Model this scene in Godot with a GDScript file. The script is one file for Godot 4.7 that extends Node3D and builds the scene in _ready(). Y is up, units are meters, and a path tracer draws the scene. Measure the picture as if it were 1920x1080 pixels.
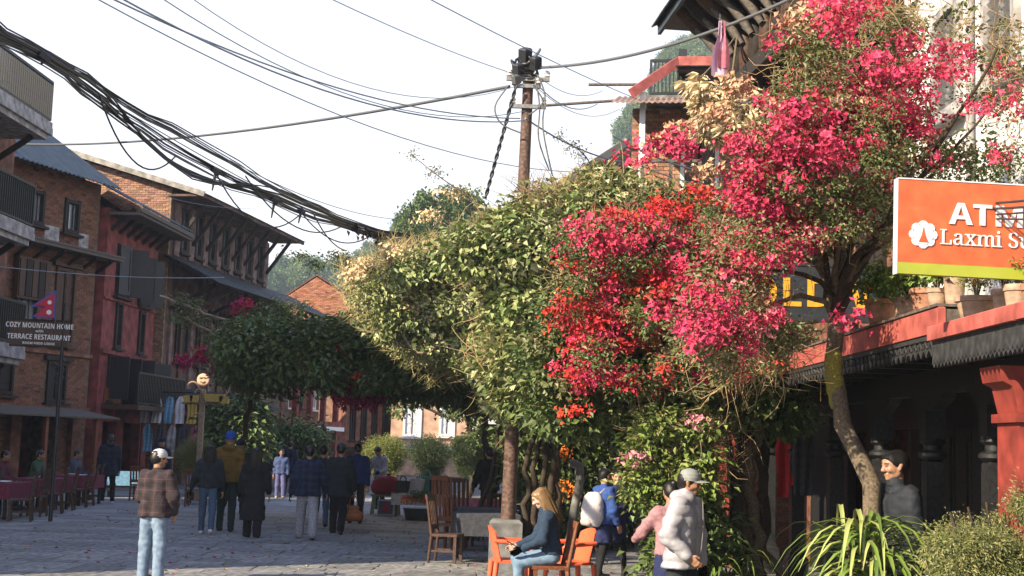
extends Node3D
# A sloping bazaar street: houses on both sides, bougainvillea, cables and strollers.

const FOCAL := 2600.0          # of the 1920 pixel wide photograph
var eye := Vector3(0, 1.85, 0)
var lens_basis := Basis()
var taken := {}
var rng := RandomNumberGenerator.new()
var M := {}

func _ready():
	# ---- camera, sky, sun, exposure
	var cam := Camera3D.new()
	cam.name = "camera"
	cam.fov = rad_to_deg(2.0 * atan(540.0 / FOCAL))
	cam.position = eye
	cam.rotation = Vector3(atan(296.0 / FOCAL), 0, deg_to_rad(1.9))
	cam.near = 0.1
	cam.far = 2000.0
	add_child(cam)
	cam.current = true
	lens_basis = cam.global_transform.basis
	var env := Environment.new()
	env.background_mode = Environment.BG_SKY
	var sk := ProceduralSkyMaterial.new()
	sk.sky_top_color = Color(0.34, 0.5, 0.8)
	sk.sky_horizon_color = Color(1.0, 1.0, 1.0)
	sk.sky_curve = 0.6
	sk.sky_energy_multiplier = 0.86
	sk.ground_bottom_color = Color(0.3, 0.28, 0.25)
	sk.ground_horizon_color = Color(0.6, 0.62, 0.62)
	sk.sun_angle_max = 1.0
	var sky := Sky.new()
	sky.sky_material = sk
	env.sky = sky
	env.tonemap_mode = Environment.TONE_MAPPER_LINEAR
	env.tonemap_exposure = 2.2
	env.fog_enabled = true
	env.fog_density = 0.0005
	env.fog_light_color = Color(0.86, 0.93, 1.0)
	env.sdfgi_enabled = true
	env.ssao_enabled = true
	env.ssil_enabled = true
	var we := WorldEnvironment.new()
	we.name = "world_environment"
	we.environment = env
	add_child(we)
	var sun := DirectionalLight3D.new()
	sun.name = "sun"
	sun.light_energy = 1.6
	sun.light_color = Color(1.0, 0.93, 0.82)
	sun.light_angular_distance = 0.5
	sun.shadow_enabled = true
	add_child(sun)
	sun.look_at_from_position(Vector3(-66, 50, 53), Vector3.ZERO)
	rng.seed = 7
	make_materials()
	var t0 := Time.get_ticks_msec()
	make_ground()
	make_hills()
	make_left_houses()
	make_far_houses()
	make_right_houses()
	print("houses ", Time.get_ticks_msec() - t0)
	make_trees()
	print("trees ", Time.get_ticks_msec() - t0)
	make_cables()
	make_signs()
	make_furniture()
	print("furniture ", Time.get_ticks_msec() - t0)
	make_people()
	print("people ", Time.get_ticks_msec() - t0)

# ---------------------------------------------------------------- positions
func at(px: float, py: float, d: float) -> Vector3:      # the point d metres ahead that shows at a photo pixel
	var r: Vector3 = lens_basis * Vector3((px - 960.0) / FOCAL, -(py - 540.0) / FOCAL, -1.0)
	return eye + r * (d / -r.z)

func ground_at(px: float, py: float, h := 0.0) -> Vector3:
	var r: Vector3 = lens_basis * Vector3((px - 960.0) / FOCAL, -(py - 540.0) / FOCAL, -1.0)
	return eye + r * ((h - eye.y) / r.y)

func spot(px: float, d: float, h := 0.0) -> Vector3:     # on the ground, d metres ahead, under pixel column px (taken at eye height)
	var p := at(px, 836.0 + (px - 960.0) * 0.0332, d)
	return Vector3(p.x, h, -d)

# ---------------------------------------------------------------- mesh building
class Shape:
	var v := PackedVector3Array()
	var n := PackedVector3Array()
	var c := PackedColorArray()
	var col := Color.WHITE

	func tri(a: Vector3, b: Vector3, d: Vector3, na = null, nb = null, nd = null):
		if na == null:
			var f := (b - a).cross(d - a).normalized()
			na = f; nb = f; nd = f
		v.append(a); v.append(d); v.append(b)
		n.append(na); n.append(nd); n.append(nb)
		c.append(col); c.append(col); c.append(col)

	func quad(a: Vector3, b: Vector3, d: Vector3, e: Vector3):   # counter-clockwise from outside
		var f := (d - a).cross(e - b).normalized()
		v.append(a); v.append(d); v.append(b); v.append(a); v.append(e); v.append(d)
		for i in 6:
			n.append(f)
			c.append(col)

	func box(mid: Vector3, size: Vector3, b := Basis()):
		var x := b.x * size.x * 0.5
		var y := b.y * size.y * 0.5
		var z := b.z * size.z * 0.5
		quad(mid - x - y + z, mid + x - y + z, mid + x + y + z, mid - x + y + z)
		quad(mid + x - y - z, mid - x - y - z, mid - x + y - z, mid + x + y - z)
		quad(mid + x - y + z, mid + x - y - z, mid + x + y - z, mid + x + y + z)
		quad(mid - x - y - z, mid - x - y + z, mid - x + y + z, mid - x + y - z)
		quad(mid - x + y + z, mid + x + y + z, mid + x + y - z, mid - x + y - z)
		quad(mid - x - y - z, mid + x - y - z, mid + x - y + z, mid - x - y + z)

	func span(lo: Vector3, hi: Vector3):
		box((lo + hi) * 0.5, hi - lo)

	func chamfered(mid: Vector3, size: Vector3, e: float, b := Basis()):   # box whose upper edges are bevelled
		var x := b.x * size.x * 0.5
		var y := b.y * size.y * 0.5
		var z := b.z * size.z * 0.5
		var xi := b.x * (size.x * 0.5 - e)
		var zi := b.z * (size.z * 0.5 - e)
		var ye := b.y * (size.y * 0.5 - e)
		var lo := [mid - x - y + z, mid + x - y + z, mid + x - y - z, mid - x - y - z]
		var mi := [mid - x + ye + z, mid + x + ye + z, mid + x + ye - z, mid - x + ye - z]
		var hi := [mid - xi + y + zi, mid + xi + y + zi, mid + xi + y - zi, mid - xi + y - zi]
		for i in 4:
			var j := (i + 1) % 4
			quad(lo[i], lo[j], mi[j], mi[i])
			quad(mi[i], mi[j], hi[j], hi[i])
		quad(hi[0], hi[1], hi[2], hi[3])
		quad(lo[3], lo[2], lo[1], lo[0])

	func beam(a: Vector3, b: Vector3, w: float, h: float, up := Vector3.UP):   # bar of section w x h from a to b
		var z := (b - a).normalized()
		if absf(z.dot(up)) > 0.98:
			up = Vector3(0, 0, 1) if absf(z.z) < 0.9 else Vector3(1, 0, 0)
		var x := up.cross(z).normalized()
		var y := z.cross(x)
		box((a + b) * 0.5, Vector3(w, h, a.distance_to(b)), Basis(x, y, z))

	func prism(pts: Array, depth: Vector3):   # planar outline (counter-clockwise seen against depth) pulled along depth
		var mid := Vector3.ZERO
		for p in pts:
			mid += p / pts.size()
		for i in pts.size():
			var a: Vector3 = pts[i]
			var b: Vector3 = pts[(i + 1) % pts.size()]
			tri(mid, a, b)
			tri(mid + depth, b + depth, a + depth)
			quad(b, a, a + depth, b + depth)

	func tube(pts: Array, radii: Array, sides := 6, caps := true):
		var k := pts.size()
		var up := Vector3(0.3, 1, 0.2).normalized()
		var rings := []
		var norms := []
		for i in k:
			var t: Vector3 = (pts[mini(i + 1, k - 1)] - pts[maxi(i - 1, 0)]).normalized()
			var x := t.cross(up)
			if x.length() < 0.05:
				x = t.cross(Vector3(1, 0, 0))
			x = x.normalized()
			var y := x.cross(t).normalized()
			up = y
			var r: float = radii[mini(i, radii.size() - 1)]
			var ring := PackedVector3Array()
			var nor := PackedVector3Array()
			for s in sides:
				var a := TAU * s / sides
				var o := x * cos(a) + y * sin(a)
				nor.append(o)
				ring.append(pts[i] + o * r)
			rings.append(ring)
			norms.append(nor)
		for i in k - 1:
			for s in sides:
				var q := (s + 1) % sides
				tri(rings[i][s], rings[i + 1][q], rings[i][q], norms[i][s], norms[i + 1][q], norms[i][q])
				tri(rings[i][s], rings[i + 1][s], rings[i + 1][q], norms[i][s], norms[i + 1][s], norms[i + 1][q])
		if caps:
			for s in sides:
				var q := (s + 1) % sides
				tri(pts[0], rings[0][s], rings[0][q])
				tri(pts[k - 1], rings[k - 1][q], rings[k - 1][s])

	func lathe(base: Vector3, prof: Array, sides := 12, b := Basis(), squash := 1.0):   # prof: Vector2(radius, height) from bottom to top
		for i in prof.size() - 1:
			var p: Vector2 = prof[i]
			var q: Vector2 = prof[i + 1]
			var dn := Vector2(q.y - p.y, p.x - q.x).normalized()
			for s in sides:
				var a0 := TAU * s / sides
				var a1 := TAU * (s + 1) / sides
				var d0 := Vector3(cos(a0), 0, -sin(a0) * squash)
				var d1 := Vector3(cos(a1), 0, -sin(a1) * squash)
				var A := base + b * (d0 * p.x + Vector3(0, p.y, 0))
				var B := base + b * (d1 * p.x + Vector3(0, p.y, 0))
				var C2 := base + b * (d1 * q.x + Vector3(0, q.y, 0))
				var D := base + b * (d0 * q.x + Vector3(0, q.y, 0))
				var n0 := (b * (d0 * dn.x + Vector3(0, dn.y, 0))).normalized()
				var n1 := (b * (d1 * dn.x + Vector3(0, dn.y, 0))).normalized()
				if p.x > 0.0005:
					tri(A, B, C2, n0, n1, n1)
				if q.x > 0.0005:
					tri(A, C2, D, n0, n1, n0)

	func sheet(rows: Array, two_sided_thick := 0.0):   # grid of points (rows of equal length), smooth
		var R := rows.size()
		var K: int = rows[0].size()
		var nn := []
		for i in R:
			var line := PackedVector3Array()
			for j in K:
				var du: Vector3 = rows[i][mini(j + 1, K - 1)] - rows[i][maxi(j - 1, 0)]
				var dv: Vector3 = rows[mini(i + 1, R - 1)][j] - rows[maxi(i - 1, 0)][j]
				line.append(du.cross(dv).normalized())
			nn.append(line)
		for i in R - 1:
			for j in K - 1:
				tri(rows[i][j], rows[i][j + 1], rows[i + 1][j + 1], nn[i][j], nn[i][j + 1], nn[i + 1][j + 1])
				tri(rows[i][j], rows[i + 1][j + 1], rows[i + 1][j], nn[i][j], nn[i + 1][j + 1], nn[i + 1][j])
				if two_sided_thick > 0.0:
					var o := -two_sided_thick
					var a: Vector3 = rows[i][j] + nn[i][j] * o
					var b: Vector3 = rows[i][j + 1] + nn[i][j + 1] * o
					var d: Vector3 = rows[i + 1][j + 1] + nn[i + 1][j + 1] * o
					var e: Vector3 = rows[i + 1][j] + nn[i + 1][j] * o
					tri(a, d, b, -nn[i][j], -nn[i + 1][j + 1], -nn[i][j + 1])
					tri(a, e, d, -nn[i][j], -nn[i + 1][j], -nn[i + 1][j + 1])

	func add(o, t: Transform3D, tint = null):
		for i in o.v.size():
			v.append(t * o.v[i])
			n.append((t.basis * o.n[i]).normalized())
			c.append(o.c[i] if tint == null else o.c[i] * tint)

	func mesh() -> ArrayMesh:
		var arr := []
		arr.resize(Mesh.ARRAY_MAX)
		arr[Mesh.ARRAY_VERTEX] = v
		arr[Mesh.ARRAY_NORMAL] = n
		arr[Mesh.ARRAY_COLOR] = c
		var am := ArrayMesh.new()
		am.add_surface_from_arrays(Mesh.PRIMITIVE_TRIANGLES, arr)
		return am

func numbered(called: String) -> String:
	if not taken.has(called):
		taken[called] = 0
		return called
	taken[called] += 1
	return "%s_%03d" % [called, taken[called]]

func thing(called: String, label: String, category: String, where := Vector3.ZERO, turn := 0.0, group := "") -> Node3D:
	var o := Node3D.new()
	o.name = numbered(called)
	add_child(o)
	o.position = where
	o.rotation.y = turn
	tag(o, label, category, group)
	return o

func tag(o: Node, label: String, category: String, group := ""):
	o.set_meta("label", label)
	o.set_meta("category", category)
	if group:
		o.set_meta("group", group)

func part(s, called: String, m: Material, parent: Node = self) -> MeshInstance3D:   # shape in the parent's own coordinates
	var o := MeshInstance3D.new()
	o.mesh = s if s is Mesh else s.mesh()
	o.material_override = m
	o.name = numbered(called) if parent == self else called
	parent.add_child(o, true)
	return o

func placed(s: Shape, called: String, m: Material, parent: Node3D) -> MeshInstance3D:   # shape in world coordinates
	var inv := parent.global_transform.affine_inverse()
	for i in s.v.size():
		s.v[i] = inv * s.v[i]
		s.n[i] = inv.basis * s.n[i]
	return part(s, called, m, parent)

func structure(s, called: String, m: Material) -> MeshInstance3D:
	var o := part(s, called, m, self)
	o.set_meta("kind", "structure")
	return o

func copies(mesh: Mesh, m: Material, xf: Array, cols: Array, called: String, parent: Node, kind := "stuff") -> MultiMeshInstance3D:
	var mm := MultiMesh.new()
	mm.transform_format = MultiMesh.TRANSFORM_3D
	mm.use_colors = true
	mm.mesh = mesh
	mm.instance_count = xf.size()
	for i in xf.size():
		mm.set_instance_transform(i, xf[i])
		mm.set_instance_color(i, cols[i])
	var o := MultiMeshInstance3D.new()
	o.multimesh = mm
	o.material_override = m
	o.name = called
	parent.add_child(o, true)
	if kind:
		o.set_meta("kind", kind)
	return o

func dup(o: Node3D, where: Vector3, turn: float, label := "") -> Node3D:
	var r: Node3D = o.duplicate()
	r.name = numbered(String(o.name).rstrip("0123456789").trim_suffix("_"))
	add_child(r)
	r.position = where
	r.rotation.y = turn
	if label:
		r.set_meta("label", label)
	return r

# ---------------------------------------------------------------- materials
var noise_cache := {}
func noise_tex(freq: float, lo: float, hi: float, kind := 0, tint_lo := Color.WHITE, tint_hi := Color.WHITE) -> NoiseTexture2D:
	var key := "%f %f %f %d %s %s" % [freq, lo, hi, kind, tint_lo, tint_hi]
	if noise_cache.has(key):
		return noise_cache[key]
	var fn := FastNoiseLite.new()
	fn.seed = 11 + noise_cache.size()
	fn.noise_type = FastNoiseLite.TYPE_SIMPLEX_SMOOTH
	fn.frequency = freq
	fn.fractal_octaves = 5
	if kind == 1:
		fn.noise_type = FastNoiseLite.TYPE_CELLULAR
	var t := NoiseTexture2D.new()
	t.width = 256
	t.height = 256
	t.seamless = true
	t.noise = fn
	var g := Gradient.new()
	g.set_color(0, Color(lo * tint_lo.r, lo * tint_lo.g, lo * tint_lo.b))
	g.set_color(1, Color(hi * tint_hi.r, hi * tint_hi.g, hi * tint_hi.b))
	t.color_ramp = g
	noise_cache[key] = t
	return t

func mat(called: String, r: float, g: float, b: float, rough := 0.8, noise := 0.0, scale := 1.0, freq := 0.02, vc := false) -> StandardMaterial3D:
	var m := StandardMaterial3D.new()
	m.resource_name = called
	m.albedo_color = Color(r, g, b).linear_to_srgb()
	m.roughness = rough
	m.vertex_color_use_as_albedo = vc
	if noise > 0.0:
		m.albedo_texture = noise_tex(freq, 1.0 - noise, 1.0)
		m.uv1_triplanar = true
		m.uv1_scale = Vector3.ONE * scale
	M[called] = m
	return m

func make_materials():
	mat("brick", 1, 1, 1, 0.9, 0.35, 2.0, 0.03, true)
	mat("mortar", 0.26, 0.17, 0.11, 0.95, 0.4, 0.6)
	mat("mortar_pale", 0.42, 0.27, 0.18, 0.95, 0.4, 0.6)
	mat("red_wall", 0.36, 0.085, 0.075, 0.85, 0.45, 0.35)
	mat("purple_wall", 0.22, 0.13, 0.105, 0.9, 0.5, 0.3)
	mat("purple_pale", 0.33, 0.22, 0.19, 0.9, 0.45, 0.4)
	mat("cream_wall", 0.52, 0.46, 0.38, 0.9, 0.35, 0.3)
	mat("pink_wall", 0.74, 0.47, 0.32, 0.9, 0.3, 0.3)
	mat("orange_wall", 0.32, 0.145, 0.09, 0.9, 0.45, 0.4)
	mat("white_wall", 0.82, 0.8, 0.76, 0.8, 0.14, 0.25)
	mat("dark_wood", 0.04, 0.027, 0.02, 0.75, 0.5, 1.2, 0.05)
	mat("black_wood", 0.034, 0.035, 0.038, 0.5, 0.5, 1.3, 0.05)
	mat("brown_wood", 0.13, 0.06, 0.032, 0.6, 0.5, 1.2, 0.05)
	mat("orange_wood", 0.3, 0.1, 0.04, 0.55, 0.4, 1.2, 0.05)
	mat("grey_wood", 0.2, 0.17, 0.14, 0.85, 0.45, 1.2, 0.05)
	mat("pale_wood", 0.5, 0.36, 0.24, 0.75, 0.4, 1.2, 0.05)
	mat("dark_metal", 0.03, 0.034, 0.04, 0.4, 0.3, 2.0)
	mat("roof_slate", 0.06, 0.075, 0.085, 0.75, 0.5, 0.6, 0.03, true)
	mat("roof_blue", 0.05, 0.075, 0.1, 0.55, 0.4, 0.5)
	mat("roof_pale", 0.42, 0.39, 0.34, 0.8, 0.4, 0.5)
	mat("roof_tile", 0.3, 0.12, 0.07, 0.85, 0.45, 0.8)
	mat("slab_pale", 0.55, 0.53, 0.52, 0.85, 0.4, 0.6)
	mat("concrete", 0.27, 0.27, 0.26, 0.9, 0.4, 0.6)
	mat("red_paint", 0.38, 0.062, 0.045, 0.55, 0.35, 0.9)
	mat("fascia_red", 0.62, 0.15, 0.12, 0.6, 0.35, 0.8)
	mat("stone", 1, 1, 1, 0.72, 0.35, 0.9, 0.03, true)
	mat("earth", 0.2, 0.185, 0.16, 0.95, 0.5, 0.6)
	mat("hill_ground", 0.06, 0.085, 0.03, 0.95, 0.5, 0.05)
	mat("bark", 0.3, 0.23, 0.15, 0.9, 0.55, 3.0, 0.04)
	mat("bark_dark", 0.1, 0.07, 0.045, 0.9, 0.55, 3.0, 0.04)
	mat("moss", 0.42, 0.36, 0.07, 0.95, 0.4, 4.0, 0.04)
	mat("twig", 0.38, 0.31, 0.2, 0.9, 0, 1, 0.02, true)
	mat("leaf", 1, 1, 1, 0.55, 0, 1, 0.02, true)
	M.leaf.backlight = Color(0.5, 0.6, 0.3)
	mat("bract", 1, 1, 1, 0.7, 0, 1, 0.02, true)
	M.bract.backlight = Color(0.6, 0.5, 0.5)
	mat("cable", 0.022, 0.024, 0.028, 0.5, 0, 1)
	mat("wire_pale", 0.2, 0.25, 0.31, 0.5)
	mat("cable_grey", 0.11, 0.115, 0.12, 0.5, 0, 1)
	mat("pole_paint", 0.27, 0.155, 0.115, 0.7, 0.65, 1.8, 0.03)
	mat("steel", 0.3, 0.3, 0.3, 0.4, 0.3, 2.0)
	mat("ceramic", 0.75, 0.74, 0.7, 0.3)
	mat("terracotta", 0.56, 0.27, 0.16, 0.85, 0.35, 3.0)
	mat("terracotta_pale", 0.62, 0.43, 0.3, 0.85, 0.35, 3.0)
	mat("cloth_maroon", 0.24, 0.035, 0.07, 0.9, 0.3, 2.0)
	mat("cloth_grey", 0.075, 0.08, 0.095, 0.9, 0.3, 2.0)
	mat("cloth_white", 0.72, 0.74, 0.78, 0.9, 0.2, 2.0)
	mat("cloth_blue", 0.2, 0.42, 0.62, 0.9, 0.25, 2.0)
	mat("cloth_pink", 0.55, 0.16, 0.22, 0.9, 0.25, 2.0)
	mat("cloth_red", 0.6, 0.02, 0.03, 0.85, 0.25, 2.0)
	mat("bundle_red", 0.45, 0.03, 0.07, 0.75, 0.3, 4.0)
	mat("plastic_orange", 0.85, 0.16, 0.07, 0.35, 0.1, 2.0)
	mat("plastic_olive", 0.2, 0.24, 0.12, 0.4, 0.1, 2.0)
	mat("leather_orange", 0.42, 0.13, 0.03, 0.5, 0.3, 5.0)
	mat("sign_orange", 0.72, 0.14, 0.04, 0.5, 0.22, 1.1)
	mat("sign_green", 0.36, 0.4, 0.035, 0.45, 0.08, 0.8)
	mat("sign_silver", 0.62, 0.64, 0.66, 0.4)
	mat("sign_dark", 0.022, 0.028, 0.036, 0.5, 0.3, 2.0)
	mat("sign_yellow", 0.72, 0.36, 0.02, 0.6, 0.15, 4.0)
	mat("paint_white", 0.78, 0.78, 0.76, 0.6)
	mat("paint_blue", 0.05, 0.08, 0.35, 0.6)
	mat("paint_crimson", 0.5, 0.03, 0.06, 0.8)
	mat("planter_yellow", 0.6, 0.42, 0.09, 0.7, 0.25, 3.0)
	mat("straw", 0.84, 0.7, 0.46, 0.9, 0.2, 3.0, 0.03, true)
	mat("tint", 1, 1, 1, 0.8, 0.2, 2.0, 0.03, true)
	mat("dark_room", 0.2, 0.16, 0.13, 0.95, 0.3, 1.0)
	var gl := mat("glass", 0.5, 0.56, 0.6, 0.06)
	gl.transparency = BaseMaterial3D.TRANSPARENCY_ALPHA
	gl.albedo_color.a = 0.3
	mat("valance_dark", 0.055, 0.058, 0.06, 0.7, 0.5, 2.0)
	mat("plaster_band", 0.45, 0.3, 0.24, 0.9, 0.4, 1.0)

# ---------------------------------------------------------------- ground, hills
func make_ground():
	var s := Shape.new()
	var q := 900.0
	s.box(Vector3(0, -0.25, -300), Vector3(q, 0.45, q))
	structure(s, "ground", M.earth)
	# flagstones in courses across the street
	var bed := Shape.new()
	bed.box(Vector3(-4.5, -0.012, -31), Vector3(27, 0.02, 34))
	var street := structure(bed, "pavement", M.earth)
	var stone_meshes := []
	for k in 5:
		var sm := Shape.new()
		var r := RandomNumberGenerator.new()
		r.seed = 50 + k
		var hi := []
		var mi := []
		var lo := []
		for q4 in [[-1, 1], [1, 1], [1, -1], [-1, -1]]:
			var jx: float = q4[0] * (0.5 - r.randf() * 0.015)
			var jz: float = q4[1] * (0.5 - r.randf() * 0.03)
			lo.append(Vector3(jx, 0, jz))
			mi.append(Vector3(jx, 0.72, jz))
			hi.append(Vector3(jx * 0.955, 0.93 + r.randf() * 0.3, jz * 0.93))
		for i in 4:
			var j := (i + 1) % 4
			sm.quad(lo[i], lo[j], mi[j], mi[i])
			sm.quad(mi[i], mi[j], hi[j], hi[i])
		sm.quad(hi[0], hi[1], hi[2], hi[3])
		stone_meshes.append(sm.mesh())
	var tones := []
	for k in 5:
		var b: float = [0.3, 0.36, 0.42, 0.47, 0.33][k]
		var m := mat("flagstone_%d" % k, b * 1.0, b * [0.96, 0.98, 0.99, 0.97, 0.98][k], b * [0.86, 0.95, 0.94, 0.88, 0.97][k], 0.75, 0.55, 0.8)
		tones.append(m)
	var r2 := RandomNumberGenerator.new()
	r2.seed = 4
	var singles := 0
	var xf := []
	var cols := []
	var z := -16.4
	while z > -47.5:
		var dz := r2.randf_range(0.36, 0.62)
		var left := -0.372 * absf(z) - 1.0
		var x := maxf(left, -17.5) - r2.randf() * 0.8
		var right := minf(3.0, 0.16 * absf(z))
		while x < right:
			var dx := r2.randf_range(0.5, 1.15)
			var t := Transform3D(Basis().scaled(Vector3(dx - 0.006, 0.012 + r2.randf() * 0.005, dz - 0.008)), Vector3(x + dx / 2, 0, z - dz / 2))
			if r2.randf() < 0.5:
				t.basis = t.basis * Basis(Vector3.UP, PI)
			var k := r2.randi() % 5
			if singles < 300 and z - dz / 2 < -17.2:
				var o := MeshInstance3D.new()
				o.mesh = stone_meshes[k]
				o.material_override = tones[r2.randi() % 5]
				o.name = "paving_stone"
				o.transform = t
				street.add_child(o, true)
				singles += 1
			else:
				xf.append(t)
				var b := r2.randf_range(0.28, 0.48)
				cols.append(Color(b, b * r2.randf_range(0.96, 1.0), b * r2.randf_range(0.84, 0.97)))
			x += dx
		z -= dz
	copies(stone_meshes[0], M.stone, xf, cols, "paving_stones", street)
	# fallen leaves and petals
	var pm := Shape.new()
	leaf_blade(pm, Vector3.ZERO, Vector3(1, 0.1, 0).normalized(), Vector3.UP, 0.07, 0.045, 0.3)
	xf = []
	cols = []
	for i in 420:
		var d := r2.randf_range(17.0, 34.0)
		xf.append(Transform3D(Basis(Vector3.UP, r2.randf() * TAU).scaled(Vector3.ONE * r2.randf_range(0.5, 1.3)), Vector3(r2.randf_range(-0.36 * d, 2.4), 0.02, -d)))
		cols.append([Color(0.35, 0.22, 0.08), Color(0.2, 0.12, 0.05), Color(0.5, 0.06, 0.12), Color(0.42, 0.36, 0.16)][r2.randi() % 4])
	var litter := copies(pm.mesh(), M.leaf, xf, cols, "fallen_leaves", self)
	tag(litter, "fallen leaves and petals strewn over the paving stones", "leaves")

var ridge := [[-600, 25], [-200, 36], [-90, 40], [-72, 42], [-60, 46], [-50, 44], [-42, 50], [-30, 60], [-20, 66], [0, 58], [12, 56], [22, 58], [28, 72], [31.5, 93], [39, 106], [45, 115], [53, 119], [61, 124], [90, 134], [200, 130], [600, 60]]
var hill_noise := FastNoiseLite.new()
func hill_height(x: float, z: float) -> float:
	var top := 20.0
	for i in ridge.size() - 1:
		if x >= ridge[i][0] and x <= ridge[i + 1][0]:
			top = lerpf(ridge[i][1], ridge[i + 1][1], smoothstep(0, 1, (x - ridge[i][0]) / (ridge[i + 1][0] - ridge[i][0])))
	var u := clampf((z + 420.0) / 130.0, -1.0, 1.0)
	return top * (1.0 - u * u) + hill_noise.get_noise_2d(x, z) * 4.0 * (1.0 - u * u) - 0.4

func make_hills():
	hill_noise.seed = 3
	hill_noise.frequency = 0.03
	var rows := []
	var x := -600.0
	while x <= 600.0:
		var row := []
		for j in 15:
			var z := -420.0 + (1.0 - j / 7.0) * 130.0
			row.append(Vector3(x, hill_height(x, z), z))
		rows.append(row)
		x += 6.0 if absf(x) < 120 else 20.0
	var s := Shape.new()
	s.sheet(rows)
	structure(s, "hill", M.hill_ground)

# ---------------------------------------------------------------- houses
func house(called: String, label: String, a: Vector3, b: Vector3) -> Node3D:   # a, b: facade foot, left and right as seen from the street
	var x := (b - a).normalized()
	var o := thing(called, label, "house", a)
	o.basis = Basis(x, Vector3.UP, x.cross(Vector3.UP))
	return o

func wall_shape(w: float, h: float, t: float, holes: Array, x0 := 0.0, y0 := 0.0, z0 := 0.0) -> Shape:   # slab with openings; outer face at z0
	var xs := [x0, x0 + w]
	var ys := [y0, y0 + h]
	for q in holes:
		for i in [0, 2]:
			if q[i] > x0 and q[i] < x0 + w and not xs.has(q[i]): xs.append(q[i])
		for i in [1, 3]:
			if q[i] > y0 and q[i] < y0 + h and not ys.has(q[i]): ys.append(q[i])
	xs.sort()
	ys.sort()
	var s := Shape.new()
	for i in xs.size() - 1:
		var run = null
		for j in ys.size():
			var solid := j < ys.size() - 1
			if solid:
				var cx: float = (xs[i] + xs[i + 1]) / 2
				var cy: float = (ys[j] + ys[j + 1]) / 2
				for q in holes:
					if cx > q[0] and cx < q[2] and cy > q[1] and cy < q[3]: solid = false
			if solid and run == null: run = ys[j]
			if not solid and run != null:
				s.span(Vector3(xs[i], run, z0 - t), Vector3(xs[i + 1], ys[j], z0))
				run = null
	return s

var brick_mesh: ArrayMesh
func brickwork(parent: Node3D, w: float, h: float, holes: Array, tone: Color, sd: int, x0 := 0.0, y0 := 0.0, z0 := 0.0, top = null, turn := Transform3D()):
	if brick_mesh == null:
		var s := Shape.new()
		s.box(Vector3.ZERO, Vector3(0.228, 0.072, 0.03))
		brick_mesh = s.mesh()
	var r := RandomNumberGenerator.new()
	r.seed = sd
	var xf := []
	var cols := []
	var row := 0
	var y := y0 + 0.045
	while y < y0 + h - 0.03:
		var x := x0 + (0.12 if row % 2 else 0.24)
		while x < x0 + w - 0.1:
			var ok := true
			for q in holes:
				if x > q[0] - 0.12 and x < q[2] + 0.12 and y > q[1] - 0.04 and y < q[3] + 0.04: ok = false
			if ok and top != null and y > top.call(x): ok = false
			if ok:
				xf.append(turn * Transform3D(Basis(), Vector3(x, y, z0 - 0.006 + r.randf() * 0.006)))
				var k := r.randf_range(0.6, 1.15)
				if r.randf() < 0.06: k *= 0.55
				cols.append(Color(tone.r * k, tone.g * k * r.randf_range(0.9, 1.15), tone.b * k * r.randf_range(0.85, 1.3)))
			x += 0.24
		y += 0.085
		row += 1
	copies(brick_mesh, M.brick, xf, cols, "brickwork", parent)

func corrugated(x0: float, x1: float, eave: Vector2, ridge: Vector2, pitch := 0.2, rise := 0.035) -> Shape:   # Vector2(z, y)
	var s := Shape.new()
	var k := int((x1 - x0) / pitch * 2)
	var rows := [[], []]
	for i in k + 1:
		var x := x0 + (x1 - x0) * i / k
		var up := rise if i % 2 else 0.0
		rows[0].append(Vector3(x, eave.y + up, eave.x))
		rows[1].append(Vector3(x, ridge.y + up, ridge.x))
	for i in k:
		s.quad(rows[0][i], rows[0][i + 1], rows[1][i + 1], rows[1][i])
		var dn := Vector3(0, -0.03, 0)
		s.quad(rows[1][i] + dn, rows[1][i + 1] + dn, rows[0][i + 1] + dn, rows[0][i] + dn)
		s.quad(rows[0][i] + dn, rows[0][i + 1] + dn, rows[0][i + 1], rows[0][i])
	for i in [0, k]:
		var dn := Vector3(0, -0.03, 0)
		s.quad(rows[0][i] + dn, rows[0][i], rows[1][i], rows[1][i] + dn)
	return s

var slate_mesh: ArrayMesh
func slated(parent: Node3D, x0: float, x1: float, eave: Vector2, ridge: Vector2, sd: int, tone := Color(1, 1, 1), inset := 0.0):   # deck + slates, Vector2(z, y)
	if slate_mesh == null:
		var s := Shape.new()
		s.box(Vector3.ZERO, Vector3(0.29, 0.022, 0.42))
		slate_mesh = s.mesh()
	var e3 := Vector3(0, eave.y, eave.x)
	var r3 := Vector3(0, ridge.y, ridge.x)
	var run := e3.distance_to(r3)
	var zz := (e3 - r3).normalized()
	var b := Basis(Vector3.RIGHT, zz.cross(Vector3.RIGHT), zz)
	var d := Shape.new()
	d.box(Vector3((x0 + x1) / 2, 0, 0) + (e3 + r3) / 2 - b.y * 0.05, Vector3(x1 - x0, 0.06, run), b)
	var deck := part(d, "roof", M.dark_wood, parent)
	var r := RandomNumberGenerator.new()
	r.seed = sd
	var xf := []
	var cols := []
	var t := 0.12
	var row := 0
	while t < run:
		var x := x0 + (0.15 if row % 2 else 0.0) + 0.1
		while x < x1 - 0.05:
			var tilt := b * Basis(Vector3.RIGHT, 0.05 + r.randf() * 0.03) * Basis(Vector3.UP, r.randf_range(-0.03, 0.03))
			xf.append(Transform3D(tilt, Vector3(x, 0, 0) + e3 - zz * t + b.y * 0.012))
			var k := r.randf_range(0.6, 1.3)
			cols.append(Color(tone.r * k, tone.g * k, tone.b * k))
			x += 0.3
		t += 0.26
		row += 1
	copies(slate_mesh, M.roof_slate, xf, cols, "slates", deck)
	return deck

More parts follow.
